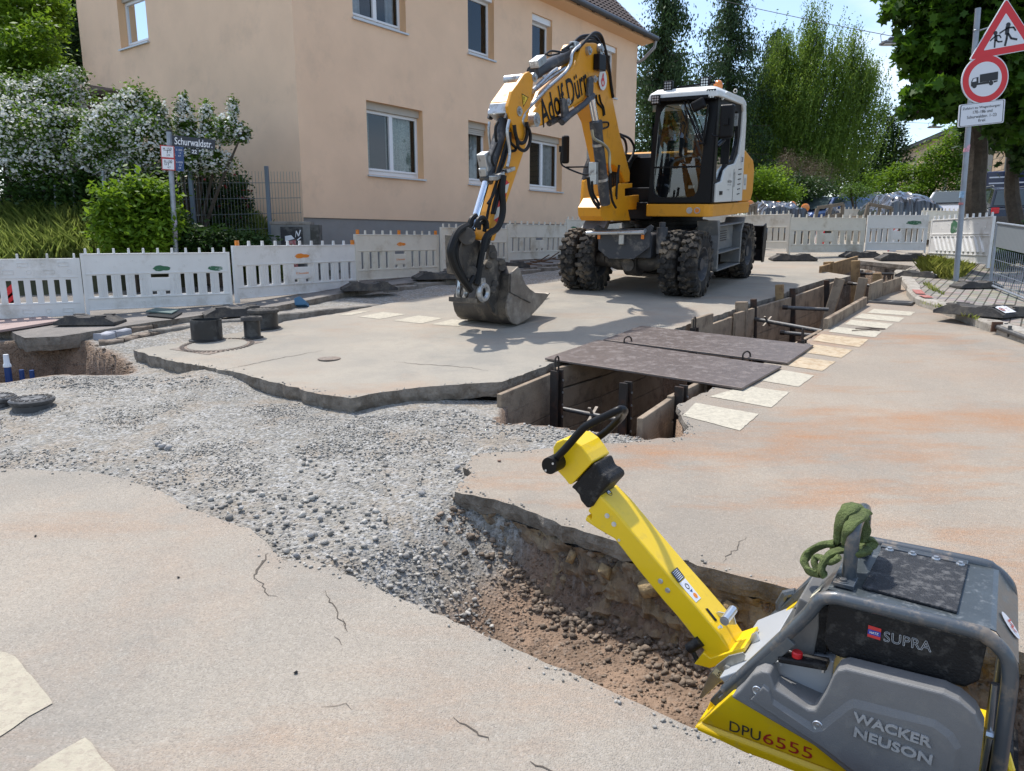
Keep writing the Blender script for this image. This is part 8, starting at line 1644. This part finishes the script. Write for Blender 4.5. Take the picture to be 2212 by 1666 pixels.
plant('backdrop_tree', at(1640, 55), 'dark trees behind spruce and birch', 'tree', Bs((1500, 330, 110, 90, 55), (1640, 330, 130, 90, 56), (1780, 370, 120, 60, 56), (1430, 250, 70, 120, 52)), 14000, .22, lf_dark, seed=43, trunk=[(0, 0, 0), (0, 0, 4)], tr=.25)
plant('bright_bush', at(1665, 29), 'bright green bush right behind the excavator tail', 'shrub', Bs((1660, 400, 42, 36, 29), (1690, 420, 36, 26, 28.5), (1640, 420, 36, 28, 29)), 8000, .06, lf_bright, seed=44)
plant('dry_hedge', at(1735, 31), 'brownish half dry bush behind the parked cars', 'shrub', Bs((1720, 370, 36, 34, 31), (1765, 390, 40, 40, 31), (1700, 350, 20, 24, 31)), 7000, .07, lf_dry, seed=45, shape='blade'); plant('green_bush', at(1765, 30.4), 'dull green bush in front of the dry hedge', 'shrub', Bs((1750, 410, 50, 26, 30.2), (1720, 405, 24, 24, 30.2)), 4000, .06, lf_dark, seed=46)
plant('garden_bush', at(1950, 34), 'bright leafy bush in front of the stone building', 'shrub', Bs((1920, 400, 45, 30, 34), (1970, 385, 45, 30, 34), (2020, 360, 40, 46, 33), (2060, 330, 36, 46, 33), (2070, 390, 46, 40, 33), (1990, 415, 50, 22, 33)), 15000, .075, lf_bright, seed=47)
plant('grey_bush', at(1835, 29), 'greyish small bush above the grey parked car', 'shrub', Bs((1850, 415, 30, 16, 29),), 1600, .05, lf_mid, seed=48)
plant('verge_hedge', at(2230, 15.5), 'dark hedge and ground cover behind the mesh fence, right edge', 'shrub', Bs((2190, 540, 60, 26, 15), (2260, 520, 60, 40, 16), (2150, 545, 24, 12, 14.6)), 6000, .05, lf_dark, seed=49)
# maple on the right
mb = at(2104, 17); e = plant('maple_tree', mb, 'large maple whose thick trunk stands behind the traffic sign pole', 'tree',
    Bs((1985, 20, 50, 40, 15), (2050, 60, 60, 60, 14.5), (2120, 40, 70, 70, 15.5), (2000, 110, 46, 40, 14.8), (2060, 160, 55, 40, 15), (2190, 90, 60, 80, 14), (2020, 200, 50, 26, 14.4), (2000, 235, 34, 16, 14.4), (1975, 245, 28, 12, 14.4), (2150, 200, 60, 50, 15), (2240, 200, 60, 70, 14.5), (2060, 235, 36, 20, 15), (2190, 260, 60, 40, 16), (2250, -60, 120, 90, 14), (2080, -60, 120, 70, 15)), 15500, .105, lf_maple, shape='maple', seed=51, clump=.26, nclump=16, limbs=14, trunk=[(0, 0, 0)] + [tuple(V(PY(*p)) - V(mb)) for p in ((2106, 430, 17), (2112, 300, 17), (2085, 200, 16.8), (2055, 110, 16.6), (2040, 0, 16.5), (2035, -90, 16.5))], tr=.24, up=.1)
mb2 = at(2188, 23); plant('maple_tree', mb2, 'second maple with slimmer trunk near the right picture edge', 'tree', Bs((2190, 240, 70, 70, 22), (2130, 270, 40, 50, 22), (2240, 300, 60, 60, 22), (2160, 150, 80, 80, 23)), 9000, .11, lf_dark, shape='maple', seed=52, trunk=[(0, 0, 0)] + [tuple(V(PY(*p)) - V(mb2)) for p in ((2186, 420, 23), (2190, 300, 23), (2180, 200, 23))], tr=.25)
# ------------------------------------------------------------------ garden fences, cabinet, shed
m_fence = mat('grey_green_wire', (.16, .185, .19), .5, .3); m_postf = mat('blue_grey_post', (.15, .185, .225), .5, .3)
def wirefence(name, A, B_, h0, h1, label, dx=.05, dz=.2, post_at=(), cat='fence', r=.0035, mt=None, ph=.1, pw=.05):
    A, B_ = V(A), V(B_); d = B_ - A; L_ = d.length; e = empty(name, Matrix.Translation(A), label, cat); m = MB(); n = int(L_ / dx); up = V((0, 0, 1))
    for i in range(n + 1): p = d * (i / n); m.tube([p + up * h0, p + up * h1], r, 4, cap=False)
    z = h0
    while z <= h1 + .001: m.tube([up * z, d + up * z], r * 1.5, 4, cap=False); m.tube([up * z + V((.01, .012, 0)), d + up * z + V((.01, .012, 0))], r * 1.5, 4, cap=False); z += dz
    m.build('wire_panel', mt or m_fence, e, fix=False)
    for t in post_at: m = MB(); m.box(d * t + up * (h1 / 2 + ph / 2 - .15), (pw, pw, h1 + ph + .3)); m.build('post', m_postf, e, bevel=.004)
    return e
fa = PY(395, 520, 13.9); fb_ = PY(652, 500, 15.2); fa.z = gz(fa.x, fa.y); fb_.z = gz(fb_.x, fb_.y)
hA = PY(395, 369, fa.y).z - fa.z
wirefence('wire_fence', fa, fb_, .15, hA, 'tall grey double wire mesh fence with two blue-grey posts beside the house', dx=.06, dz=.2 * hA / 1.45, post_at=(.10, .72), pw=.07)
g = PY(630, 520, 14.7); g.z = gz(g.x, g.y); e = empty('utility_cabinet', frame(g, FD), 'concrete framed cabinet with dark graffitied doors at the house corner', 'utility cabinet'); hc = PY(630, 479, 14.7).z - g.z
cab_x = V((1, 0, 0))
m = MB(); m.bb((-.1, -.1, 0), (.55, .35, hc - .06)); m.build('body', mat('cabinet_concrete', (.13, .125, .115), .9, var=.3, dirt=(.05, .05, .04), dscale=5, damt=.5), e, bevel=.01)
R90 = Matrix.Rotation(0, 4, 'Z'); fr = frame((0, 0, 0), (1, 0, 0)); e.matrix_world = frame(g, V((1, .12, 0))); 
m = MB(); m.bb((-.38, -.12, hc - .06), (.40, .38, hc)); m.build('top', m_conc, e, bevel=.008); m = MB(); m.bb((-.36, -.11, 0), (.38, .36, hc - .06)); m.build('frame', mat('cabinet_frame', (.2, .2, .19), .9, var=.2), e)
m = MB(); m.bb((-.18, -.13, .05), (.24, -.11, hc - .1)); dr = m.build('door', mat('cabinet_door', (.02, .02, .022), .6, dirt=(.12, .12, .11), dscale=7, damt=.5), e)
m = MB(); m.add([(-.10, -.133, .2), (.12, -.133, .2), (.10, -.133, hc - .35), (-.06, -.133, hc - .38)], [(0, 1, 2, 3)]); m.cm = 1; m.add([(-.10, -.135, hc - .38), (.08, -.135, hc - .33), (.02, -.135, hc - .26), (-.10, -.135, hc - .28)], [(0, 1, 2, 3)])
for a, b in (((.10, .3), (.12, .18)), ((.12, .18), (.16, .28)), ((.16, .28), (.2, .16)), ((.13, .36), (.2, .3))): m.beam(V((a[0], -.137, hc - a[1])), V((b[0], -.137, hc - b[1])), .008, .02)
m.build('graffiti', [mat('graffiti_red', (.4, .12, .12), .7, dirt=(.6, .55, .5), dscale=18, damt=.4), m_letter], dr, fix=False)
for i, (px, y0_, y1_, Y) in enumerate(((160, 432, 384, 14.2), (224, 455, 368, 13.9), (120, 440, 400, 14.2), (288, 430, 385, 14))):
    a, b = PY(px + 4, y0_ + 60, Y), PY(px - 2, y1_, Y); m = MB(); m.cyl(V((0, 0, 0)), b - a, .022, 8); o = m.build('garden_post', m_galv, smooth=True); o.location = a; tag(o, ['thin grey post under the large white shrub', 'tallest thin grey post in the garden undergrowth', 'short leftmost thin post in the undergrowth', 'thin grey post left of the street name sign'][i], 'post', 'thin posts in the garden')
for i, (x0, x1, yt) in enumerate(((45, 62, 372), (64, 90, 370), (92, 112, 376))):
    a = PY(x0, 450, 15); b = PY(x1, 450, 15); t_ = PY(x0, yt, 15); m = MB(); m.bb((0, 0, -1), (b.x - a.x, .12, t_.z - a.z)); o = m.build('concrete_slab', m_conc, bevel=.01); o.location = a; tag(o, ['left', 'middle', 'right'][i] + ' of three upright concrete slabs half covered by the white flowering shrub', 'concrete slab', 'upright slabs in the garden')
a = PY(-80, 490, 13.6); t_ = PY(-80, 426, 13.6); b = PY(52, 490, 14.8); m = MB(); d = V((b.x - a.x, b.y - a.y, 0)); m.prism([V((0, 0, -.8)), d + V((0, 0, -.8)), d + V((0, 0, t_.z - a.z)), V((0, 0, t_.z - a.z))], V((-.03, .25, 0))); o = m.build('garden_wall', mat('grey_wall', (.15, .15, .145), .9, var=.15), bevel=.01); o.location = a; tag(o, 'low grey concrete wall at the left picture edge', 'wall')
a = PY(30, 200, 20); a.z = gz(a.x, a.y); e = empty('garden_shed', Matrix.Translation(a), 'dark wooden shed with tiled gable roof among the shrubs at the left', 'shed'); zt_ = PY(38, 166, 20).z - a.z; ze = PY(30, 195, 20).z - a.z
m = MB(); m.bb((-.2, 0, 0), (3, 2.5, ze)); m.prism([V((-.2, .01, ze)), V((-.2, 2.49, ze)), V((-.2, 1.2, zt_ - .1))], V((3.2, 0, 0))); m.build('wall', mat('dark_timber', (.06, .025, .02), .8, var=.2), e)
m = MB(); m.prism([V((-.35, -.35, ze - .18)), V((-.35, 1.2, zt_)), V((-.35, 1.2, zt_ + .1)), V((-.35, -.4, ze - .08))], V((3.5, 0, 0))); m.prism([V((-.35, 2.8, ze - .18)), V((-.35, 1.201, zt_)), V((-.35, 1.201, zt_ + .1)), V((-.35, 2.85, ze - .08))], V((3.5, 0, 0))); m.build('roof', m_tile, e)
# ------------------------------------------------------------------ right mesh barrier
A_ = G(2137, 622, .12); B_ = G(2250, 668, .12); hh = upat(A_, 2137, 482); d = B_ - A_; e = empty('pedestrian_fence', Matrix.Translation(A_), 'grey steel pedestrian fence with solid upper band, right picture edge', 'fence'); m = MB(); up = V((0, 0, 1))
n = 26
for i in range(n + 1): p = d * (i / n); m.tube([p + up * .06, p + up * hh * .62], .004, 5, cap=False)
for z in (.1, .25, .45): m.tube([up * z * hh, d + up * z * hh], .004, 5, cap=False)
m.build('wire_mesh', m_galv, e, fix=False); m = MB(); m.tube([up * .05, up * hh], .022, 10); m.tube([d + up * .05, d + up * hh], .022, 10); m.tube([up * hh, d + up * hh], .02, 10); m.tube([up * .05, d + up * .05], .018, 8); m.build('tube_frame', m_galv, e, smooth=True)
m = MB(); m.add([up * hh * .64, d + up * hh * .64, d + up * (hh - .02), up * (hh - .02)], [(0, 1, 2, 3)])
for i in range(40): p = d * ((i + .5) / 40) - V((0, .004, 0)); m.beam(p + up * hh * .65, p + up * (hh - .03), .006, .012)
m.build('upper_band', mat('grey_sheet_band', (.25, .28, .30), .5, .3), e)
# ------------------------------------------------------------------ heaps, lamps, cars, wires, far building
m_foil = mat('black_foil', (.05, .052, .058), .25, coat=.8); m_pal = mat('grey_pallet_wood', (.17, .14, .105), .9, var=.2)
def heap(px0, px1, ytop, ybase, Y, dep, label, seed):
    a, b = PY(px0, ybase, Y), PY(px1, ybase, Y); W_ = b.x - a.x; H = PY(px0, ytop, Y).z - a.z; n, k = 120, 50; vs = []
    for j in range(k):
        for i in range(n):
            u, v_ = i / (n - 1), j / (k - 1); env = min(1, 5 * u, 5 * (1 - u)) * sin(pi * min(1, .08 + v_ * .92)) ** .5 if v_ < .99 else 0
            p = V((u * W_ * 1.7, v_ * dep * 1.3, seed)); r = 1 - abs(mnoise.noise(p * 1.5)) * 2; r2 = 1 - abs(mnoise.noise(p * 3.8 + V((3, 3, 3)))) * 2; r3 = mnoise.noise(p * 9)
            z = H * env * (.9 + .25 * mnoise.noise(V((u * 3, seed, 1)))) + .13 * r * max(env, .3) + .03 * r2 + .008 * r3 - .5 * (1 - min(1, env * 3)) - (.7 if j in (0, k - 1) else .3 if j == 1 else 0)
            vs.append((u * W_ + .05 * mnoise.noise(p * 4 + V((7, 0, 0))), v_ * dep + .06 * mnoise.noise(p * 4 + V((0, 7, 0))) - .04 * r2, z))
    m = MB(); m.add(vs, [(j * n + i, j * n + i + 1, (j + 1) * n + i + 1, (j + 1) * n + i) for j in range(k - 1) for i in range(n - 1)]); e = empty('covered_heap', Matrix.Translation(a), label, 'covered heap', 'material heaps under black foil'); m.build('foil', m_foil, e, smooth=True, fix=False)
    m = MB(); m.bb((.05, .1, -1.6), (W_ - .05, dep - .1, .02)); m.build('crate_base', m_pal, e); return e
heap(1637, 1758, 437, 468, 22.5, 2.0, 'black foil covered heap left of the parked cars', 2.3); heap(1905, 2056, 420, 464, 23, 2.4, 'larger black foil covered heap in front of the tree trunk', 5.1)
heap(1795, 1812, 446, 466, 22.3, .5, 'small scrap of black foil at the pallet corner', 7.7)
def pallet(pts, Y, label):
    P = [PY(*p, Y) for p in pts]; a = P[0]; m = MB()
    m.beam(P[0] - a, P[1] - a, .1, .09); m.beam(P[0] - a - V((0, 0, .02)), P[0] - a - V((.15, 0, .9)), .09, .1)
    m.beam(P[1] - a, P[1] - a - V((0, 0, .9)), .08, .09); m.beam(P[0] - a - V((0, 0, .35)), P[1] - a - V((0, 0, .3)), .05, .12); m.beam((P[0] + P[1]) / 2 - a, (P[0] + P[1]) / 2 - a - V((0, 0, .5)), .07, .07)
    o = m.build('pallet_frame', m_pal, bevel=.005, seg=1); o.location = a; tag(o, label, 'wooden frame', 'grey wooden frames of the crates')
pallet([(1766, 449), (1821, 441)], 22, 'grey wooden crate frame at the right end of the left foil heap'); pallet([(1876, 441), (1926, 450)], 22.4, 'grey wooden crate frame at the left end of the larger foil heap'); pallet([(1620, 446), (1633, 441)], 22, 'pale board end beside the excavator tail')
for i, px in enumerate((1620, 1652, 1681, 1711, 1740)):
    p = PY(px, 442 if px < 1630 else 449 if px > 1730 else 444, 24.2); m = MB(); m.lathe(V((0, 0, 0)), V((.1, -1, 0)).normalized(), [(0, .045), (.10, .04), (.135, .01), (.135, -.03), (0, -.035)], 20); e = empty('warning_lamp', Matrix.Translation(p), ['orange warning lamp beside the excavator tail', 'orange warning lamp, leftmost of those behind the foil heap', 'orange warning lamp, second from left behind the foil heap', 'orange warning lamp, third from left behind the foil heap', 'orange warning lamp nearest the blue car'][i], 'warning lamp', 'round orange lamps on the far barrier'); m.build('lens', m_amber, e, smooth=True)
    m = MB(); m.bb((-.08, -.02, -.25), (.08, .06, -.12)); m.cyl((0, 0, -.25), (0, 0, -1.6), .02, 8); m.build('lamp_housing', mat('lamp_yellow', (.5, .3, .02), .5), e)
def redwhite(px, py0, py1, Y, label):
    a, b = PY(px, py1, Y), PY(px, py0, Y); e = empty('warning_board', Matrix.Translation(a), label, 'warning board', 'red and white boards behind the barriers'); h = b.z - a.z; m = MB(); m.bb((-.12, 0, 0), (.12, .03, h)); m.build('board', m_sw, e)
    for i in range(3): z = h * i / 3; m = MB(); m.add([(-.12, -.003, z), (.12, -.003, z + .2), (.12, -.003, z + .36), (-.12, -.003, z + .16)], [(0, 1, 2, 3)]); m.build('red_stripe', m_sr, e, fix=False)
redwhite(1769, 488, 545, 21, 'red and white board behind the slots of the barrier in the middle of the row'); redwhite(1926, 486, 545, 20.6, 'red and white board behind the barrier with the green spray cloud'); redwhite(28, 640, 690, 11.2, 'red and white board end behind the leftmost barrier')
def car(px, Y, ang, col, label, kind=0, ln=4.4, name='parked_car', zoff=0):
    x = (px - 1106) / F_PX * Y; M = frame(V((x, Y, gz(x, Y) + zoff)), V((cos(ang), sin(ang), 0))); e = empty(name, M, label, 'car', 'cars parked beyond the site'); pt = mat('car_paint_%.2f%.2f' % (col[0], col[2]), col, .25, .4, coat=1); hw = .88; H = 1.52 if kind == 0 else 1.72
    side = [(-ln / 2, .3), (-ln / 2 - .02, .65), (-ln / 2 + .08, .95), (-ln / 2 + .35, 1.0), (ln / 2 - 1.25, .98), (ln / 2 - .3, .86), (ln / 2, .62), (ln / 2 + .02, .3)]
    m = MB(); m.prism([V((a, -hw, b)) for a, b in side], V((0, 2 * hw, 0))); bd = m.build('body', pt, e, bevel=.07, seg=3)
    gh = [(-ln / 2 + .12, .97), (-ln / 2 + .42, H - .09), (-ln / 2 + .8, H - .02), (.1, H), (.55, H - .06), (ln / 2 - 1.15, .97)]; m = MB(); n = len(gh); m.add([V((a, -hw + .02 + .20 * (b - .97) / (H - .97), b)) for a, b in gh] + [V((a, hw - .02 - .20 * (b - .97) / (H - .97), b)) for a, b in gh], [tuple(range(n)), tuple(range(2 * n - 1, n - 1, -1))] + [(i, i + 1, n + i + 1, n + i) for i in range(n - 1)]); m.build('roof', pt, e, bevel=.03)
    gl_ = mat('car_glass', (.05, .07, .075), .05, spec=.9)
    for s in (-1, 1):
        for a0, a1_ in ((-ln / 2 + .5, -.55), (-.5, .1), (.15, ln / 2 - 1.4)):
            y = lambda b: s * (hw - .02 - .20 * (b - .97) / (H - .97) + .004); zt2 = H - .12; top1 = min(a1_, .55 if a1_ > .3 else a1_); m = MB(); m.add([V((a0, y(1.0), 1.0)), V((a1_, y(1.0), 1.0)), V((top1, y(zt2), zt2)), V((a0 + (.2 if a0 < -1 else 0), y(zt2), zt2))], [(0, 1, 2, 3)]); m.build('side_window', gl_, e, fix=False)
    m = MB(); q = lambda a, b, s: V((a, s * (hw - .12 - .2 * (b - .97) / (H - .97)), b)); m.add([q(ln / 2 - 1.13, 1.0, -1), q(ln / 2 - 1.13, 1.0, 1), q(.60, H - .08, 1), q(.60, H - .08, -1)], [(0, 1, 2, 3)]); o = m.build('windscreen', gl_, e, fix=False); o.location = (.012, 0, .012)
    m = MB(); m.add([q(-ln / 2 + .14, 1.03, -1), q(-ln / 2 + .14, 1.03, 1), q(-ln / 2 + .37, H - .15, 1), q(-ln / 2 + .37, H - .15, -1)], [(0, 1, 2, 3)]); o = m.build('rear_window', gl_, e, fix=False); o.location = (-.014, 0, .005)
    for sx in (-ln / 2 + .85, ln / 2 - .85):
        for s in (-1, 1): m = MB(); m.lathe((sx, s * (hw - .1), .33), (0, 1, 0), [(0, -.1), (.22, -.1), (.33, -.1), (.33, .1), (.22, .11), (0, .105)], 20); m.build('wheel', m_blk, e, smooth=True)
    for s in (-1, 1):
        m = MB(); m.tube([V((-ln / 2 + .7, s * .62, H + .01)), V((-ln / 2 + .8, s * .62, H + .05)), V((.1, s * .62, H + .05)), V((.2, s * .62, H + .01))], .017, 6); m.build('roof_rail', m_steel, e, smooth=True)
        m = MB(); m.box((-ln / 2 + .02, s * .7, .85), (.06, .25, .2)); m.build('tail_light', m_sr, e, bevel=.02); m = MB(); m.box((ln / 2 - .1, s * .66, .7), (.2, .3, .13)); m.build('headlight', m_lamp, e, bevel=.02); m = MB(); m.box((.75, s * 1.0, 1.05), (.08, .2, .13)); m.build('wing_mirror', pt, e, bevel=.02)
car(1770, 30, rad(-150), (.05, .09, .22), 'dark blue estate car behind the left foil heap', ln=4.6, zoff=-.15); car(1840, 33, rad(-100), (.25, .29, .30), 'silver grey car beside the blue one, windscreen towards us', zoff=-.05)
car(2030, 31, rad(-125), (.42, .43, .44), 'pale silver car behind the larger foil heap', kind=0, zoff=.05); car(2122, 29, rad(75), (.04, .04, .045), 'dark car with red tail light behind the maple trunk', kind=1, zoff=-.1)
bp_ = at(2185, 31); e = empty('blue_lorry', frame(V(bp_), V((.6, .8, 0))), 'dark blue lorry with white stripes between the two maple trunks', 'lorry'); hb_ = PY(2155, 379, 31).z - bp_[2]
m = MB(); m.bb((-3, -1.25, 1.0), (4, 1.25, hb_)); lb_ = m.build('box_body', mat('lorry_blue', (.012, .022, .07), .3, coat=.5), e, bevel=.04)
for i in range(6): m = MB(); z = hb_ - .25 - i * .22; m.bb((-3.012, -1.15, z), (-3.0, 1.15, z + .05)); m.bb((-2.9, -1.262, z), (3.9, -1.25, z + .05)); m.bb((-2.9, 1.25, z), (3.9, 1.262, z + .05)); m.build('white_stripe', m_sw, lb_, fix=False)
for x in (-2, 3):
    for s in (-1, 1): m = MB(); m.cyl((x, s * 1.0, .5), (x, s * 1.25, .5), .5, 20); m.build('wheel', m_blk, e)
m = MB(); m.bb((4.1, -1.2, .7), (5.6, 1.2, 2.7)); m.build('cab', MT['lorry_blue'], e, bevel=.15)
# lamp post and wires
e, g, top = pole_px('lamp_post', (1807, 440), 320, .07, 'plain grey lamp post behind the parked blue car', 'lamp post', dx=10)
m_wire = mat('overhead_wire', (.06, .06, .065), .6)
def hanging_lamp(px, py, Y, s, label):
    p = PY(px, py, Y); e = empty('hanging_lamp', Matrix.Translation(p), label, 'street lamp', 'street lamps hung on wires'); m = MB(); m.box((0, 0, -.02), (.75 * s, .35 * s, .07 * s)); m.build('lamp_head', m_stepg, e, bevel=.02); m = MB(); m.box((0, 0, -.06 * s - .005), (.66 * s, .28 * s, .012)); m.build('diffuser', m_lamp, e); m = MB(); m.box((-.05 * s, 0, .09 * s), (.2 * s, .12 * s, .1 * s)); m.tube([V((-.05 * s, 0, .12 * s)), V((-.05 * s, 0, .3 * s))], .015, 6); m.tube([V((-.1 * s, 0, .1 * s)), V((-.38 * s, 0, .02 * s)), V((-.42 * s, 0, .2 * s)), V((-.3 * s, 0, .3 * s))], .012, 5); m.build('hanger', m_grey, e); return p
hanging_lamp(1931, 92, 26, 1.1, 'street lamp hanging on the upper wire left of the maple'); hanging_lamp(2020, 274, 50, 1.1, 'small distant street lamp on the lower wire')
def wire(pts, label): P = [PY(*p) for p in pts]; a = P[0]; m = MB(); m.tube([p - a for p in P], .012, 5); o = m.build('overhead_wire', m_wire); o.location = a; tag(o, label, 'wire', 'overhead wires')
wire([(1480, -18, 30), (1640, 20, 29), (1780, 50, 27.5), (1925, 78, 26), (2200, 100, 22)], 'upper sagging wire from the spruce to the maple carrying a lamp'); wire([(1880, -20, 24), (1900, 0, 24), (1935, 40, 23), (1990, 100, 22)], 'short steep wire entering the maple from the top'); wire([(1890, 262, 52), (1937, 264, 51), (2050, 268, 49), (2200, 262, 46)], 'lower thin wire with the distant lamp')
# stone building
bz = PY(1940, 332, 75).z; pA = PY(1940, 400, 75); pB = PY(2052, 400, 60); dB = (V((pB.x, pB.y, 0)) - V((pA.x, pA.y, 0))); LB = dB.length * 2.4; dB.normalize(); nB = V((-dB.y, dB.x, 0)); gB = gz(pA.x, pA.y) - 3
e = empty('stone_hall', frame(V((pA.x, pA.y, gB)), dB), 'long sandstone hall with arched windows and dark eaves beyond the bushes', 'building'); HB = bz - gB
mS = mat('sandstone_blocks', (.45, .34, .22), .95); t = mS.node_tree; br = N(t, 'ShaderNodeTexBrick'); br.inputs['Scale'].default_value = 1; br.inputs['Brick Width'].default_value = 1.1; br.inputs['Row Height'].default_value = .42; br.inputs['Mortar Size'].default_value = .03
br.inputs['Color1'].default_value = (.46, .34, .215, 1); br.inputs['Color2'].default_value = (.33, .245, .16, 1); br.inputs['Mortar'].default_value = (.17, .13, .09, 1); tcn = N(t, 'ShaderNodeTexCoord'); mpn = N(t, 'ShaderNodeMapping'); mpn.inputs['Rotation'].default_value = (pi / 2, 0, 0); t.links.new(tcn.outputs['Object'], mpn.inputs[0]); t.links.new(mpn.outputs[0], br.inputs[0]); t.links.new(br.outputs[0], t.nodes['Principled BSDF'].inputs['Base Color'])
m = MB(); m.bb((0, 0, 0), (LB, 14, HB)); m.build('wall', mS, e, fix=False)
m = MB(); m.bb((-.4, -.5, HB + .0), (LB + .4, 14.5, HB + .25)); m.prism([V((-.4, -.6, HB + .25)), V((-.4, 7, HB + 2.2)), V((-.4, 14.6, HB + .25))], V((LB + .8, 0, 0))); m.build('roof', mat('dark_eaves', (.05, .05, .055), .7), e)
for i in range(9):
    x = 2.2 + i * 3.0; a_ = [V((x + .45 * cos(a), -.02, HB - 1.6 + .45 * sin(a))) for a in [pi * j / 8 for j in range(9)]] + [V((x - .45, -.02, HB - 4.6)), V((x + .45, -.02, HB - 4.6))]; m = MB(); m.prism(a_, V((0, .3, 0))); m.build('arched_window', mat('dark_opening', (.05, .045, .04), .5), e)
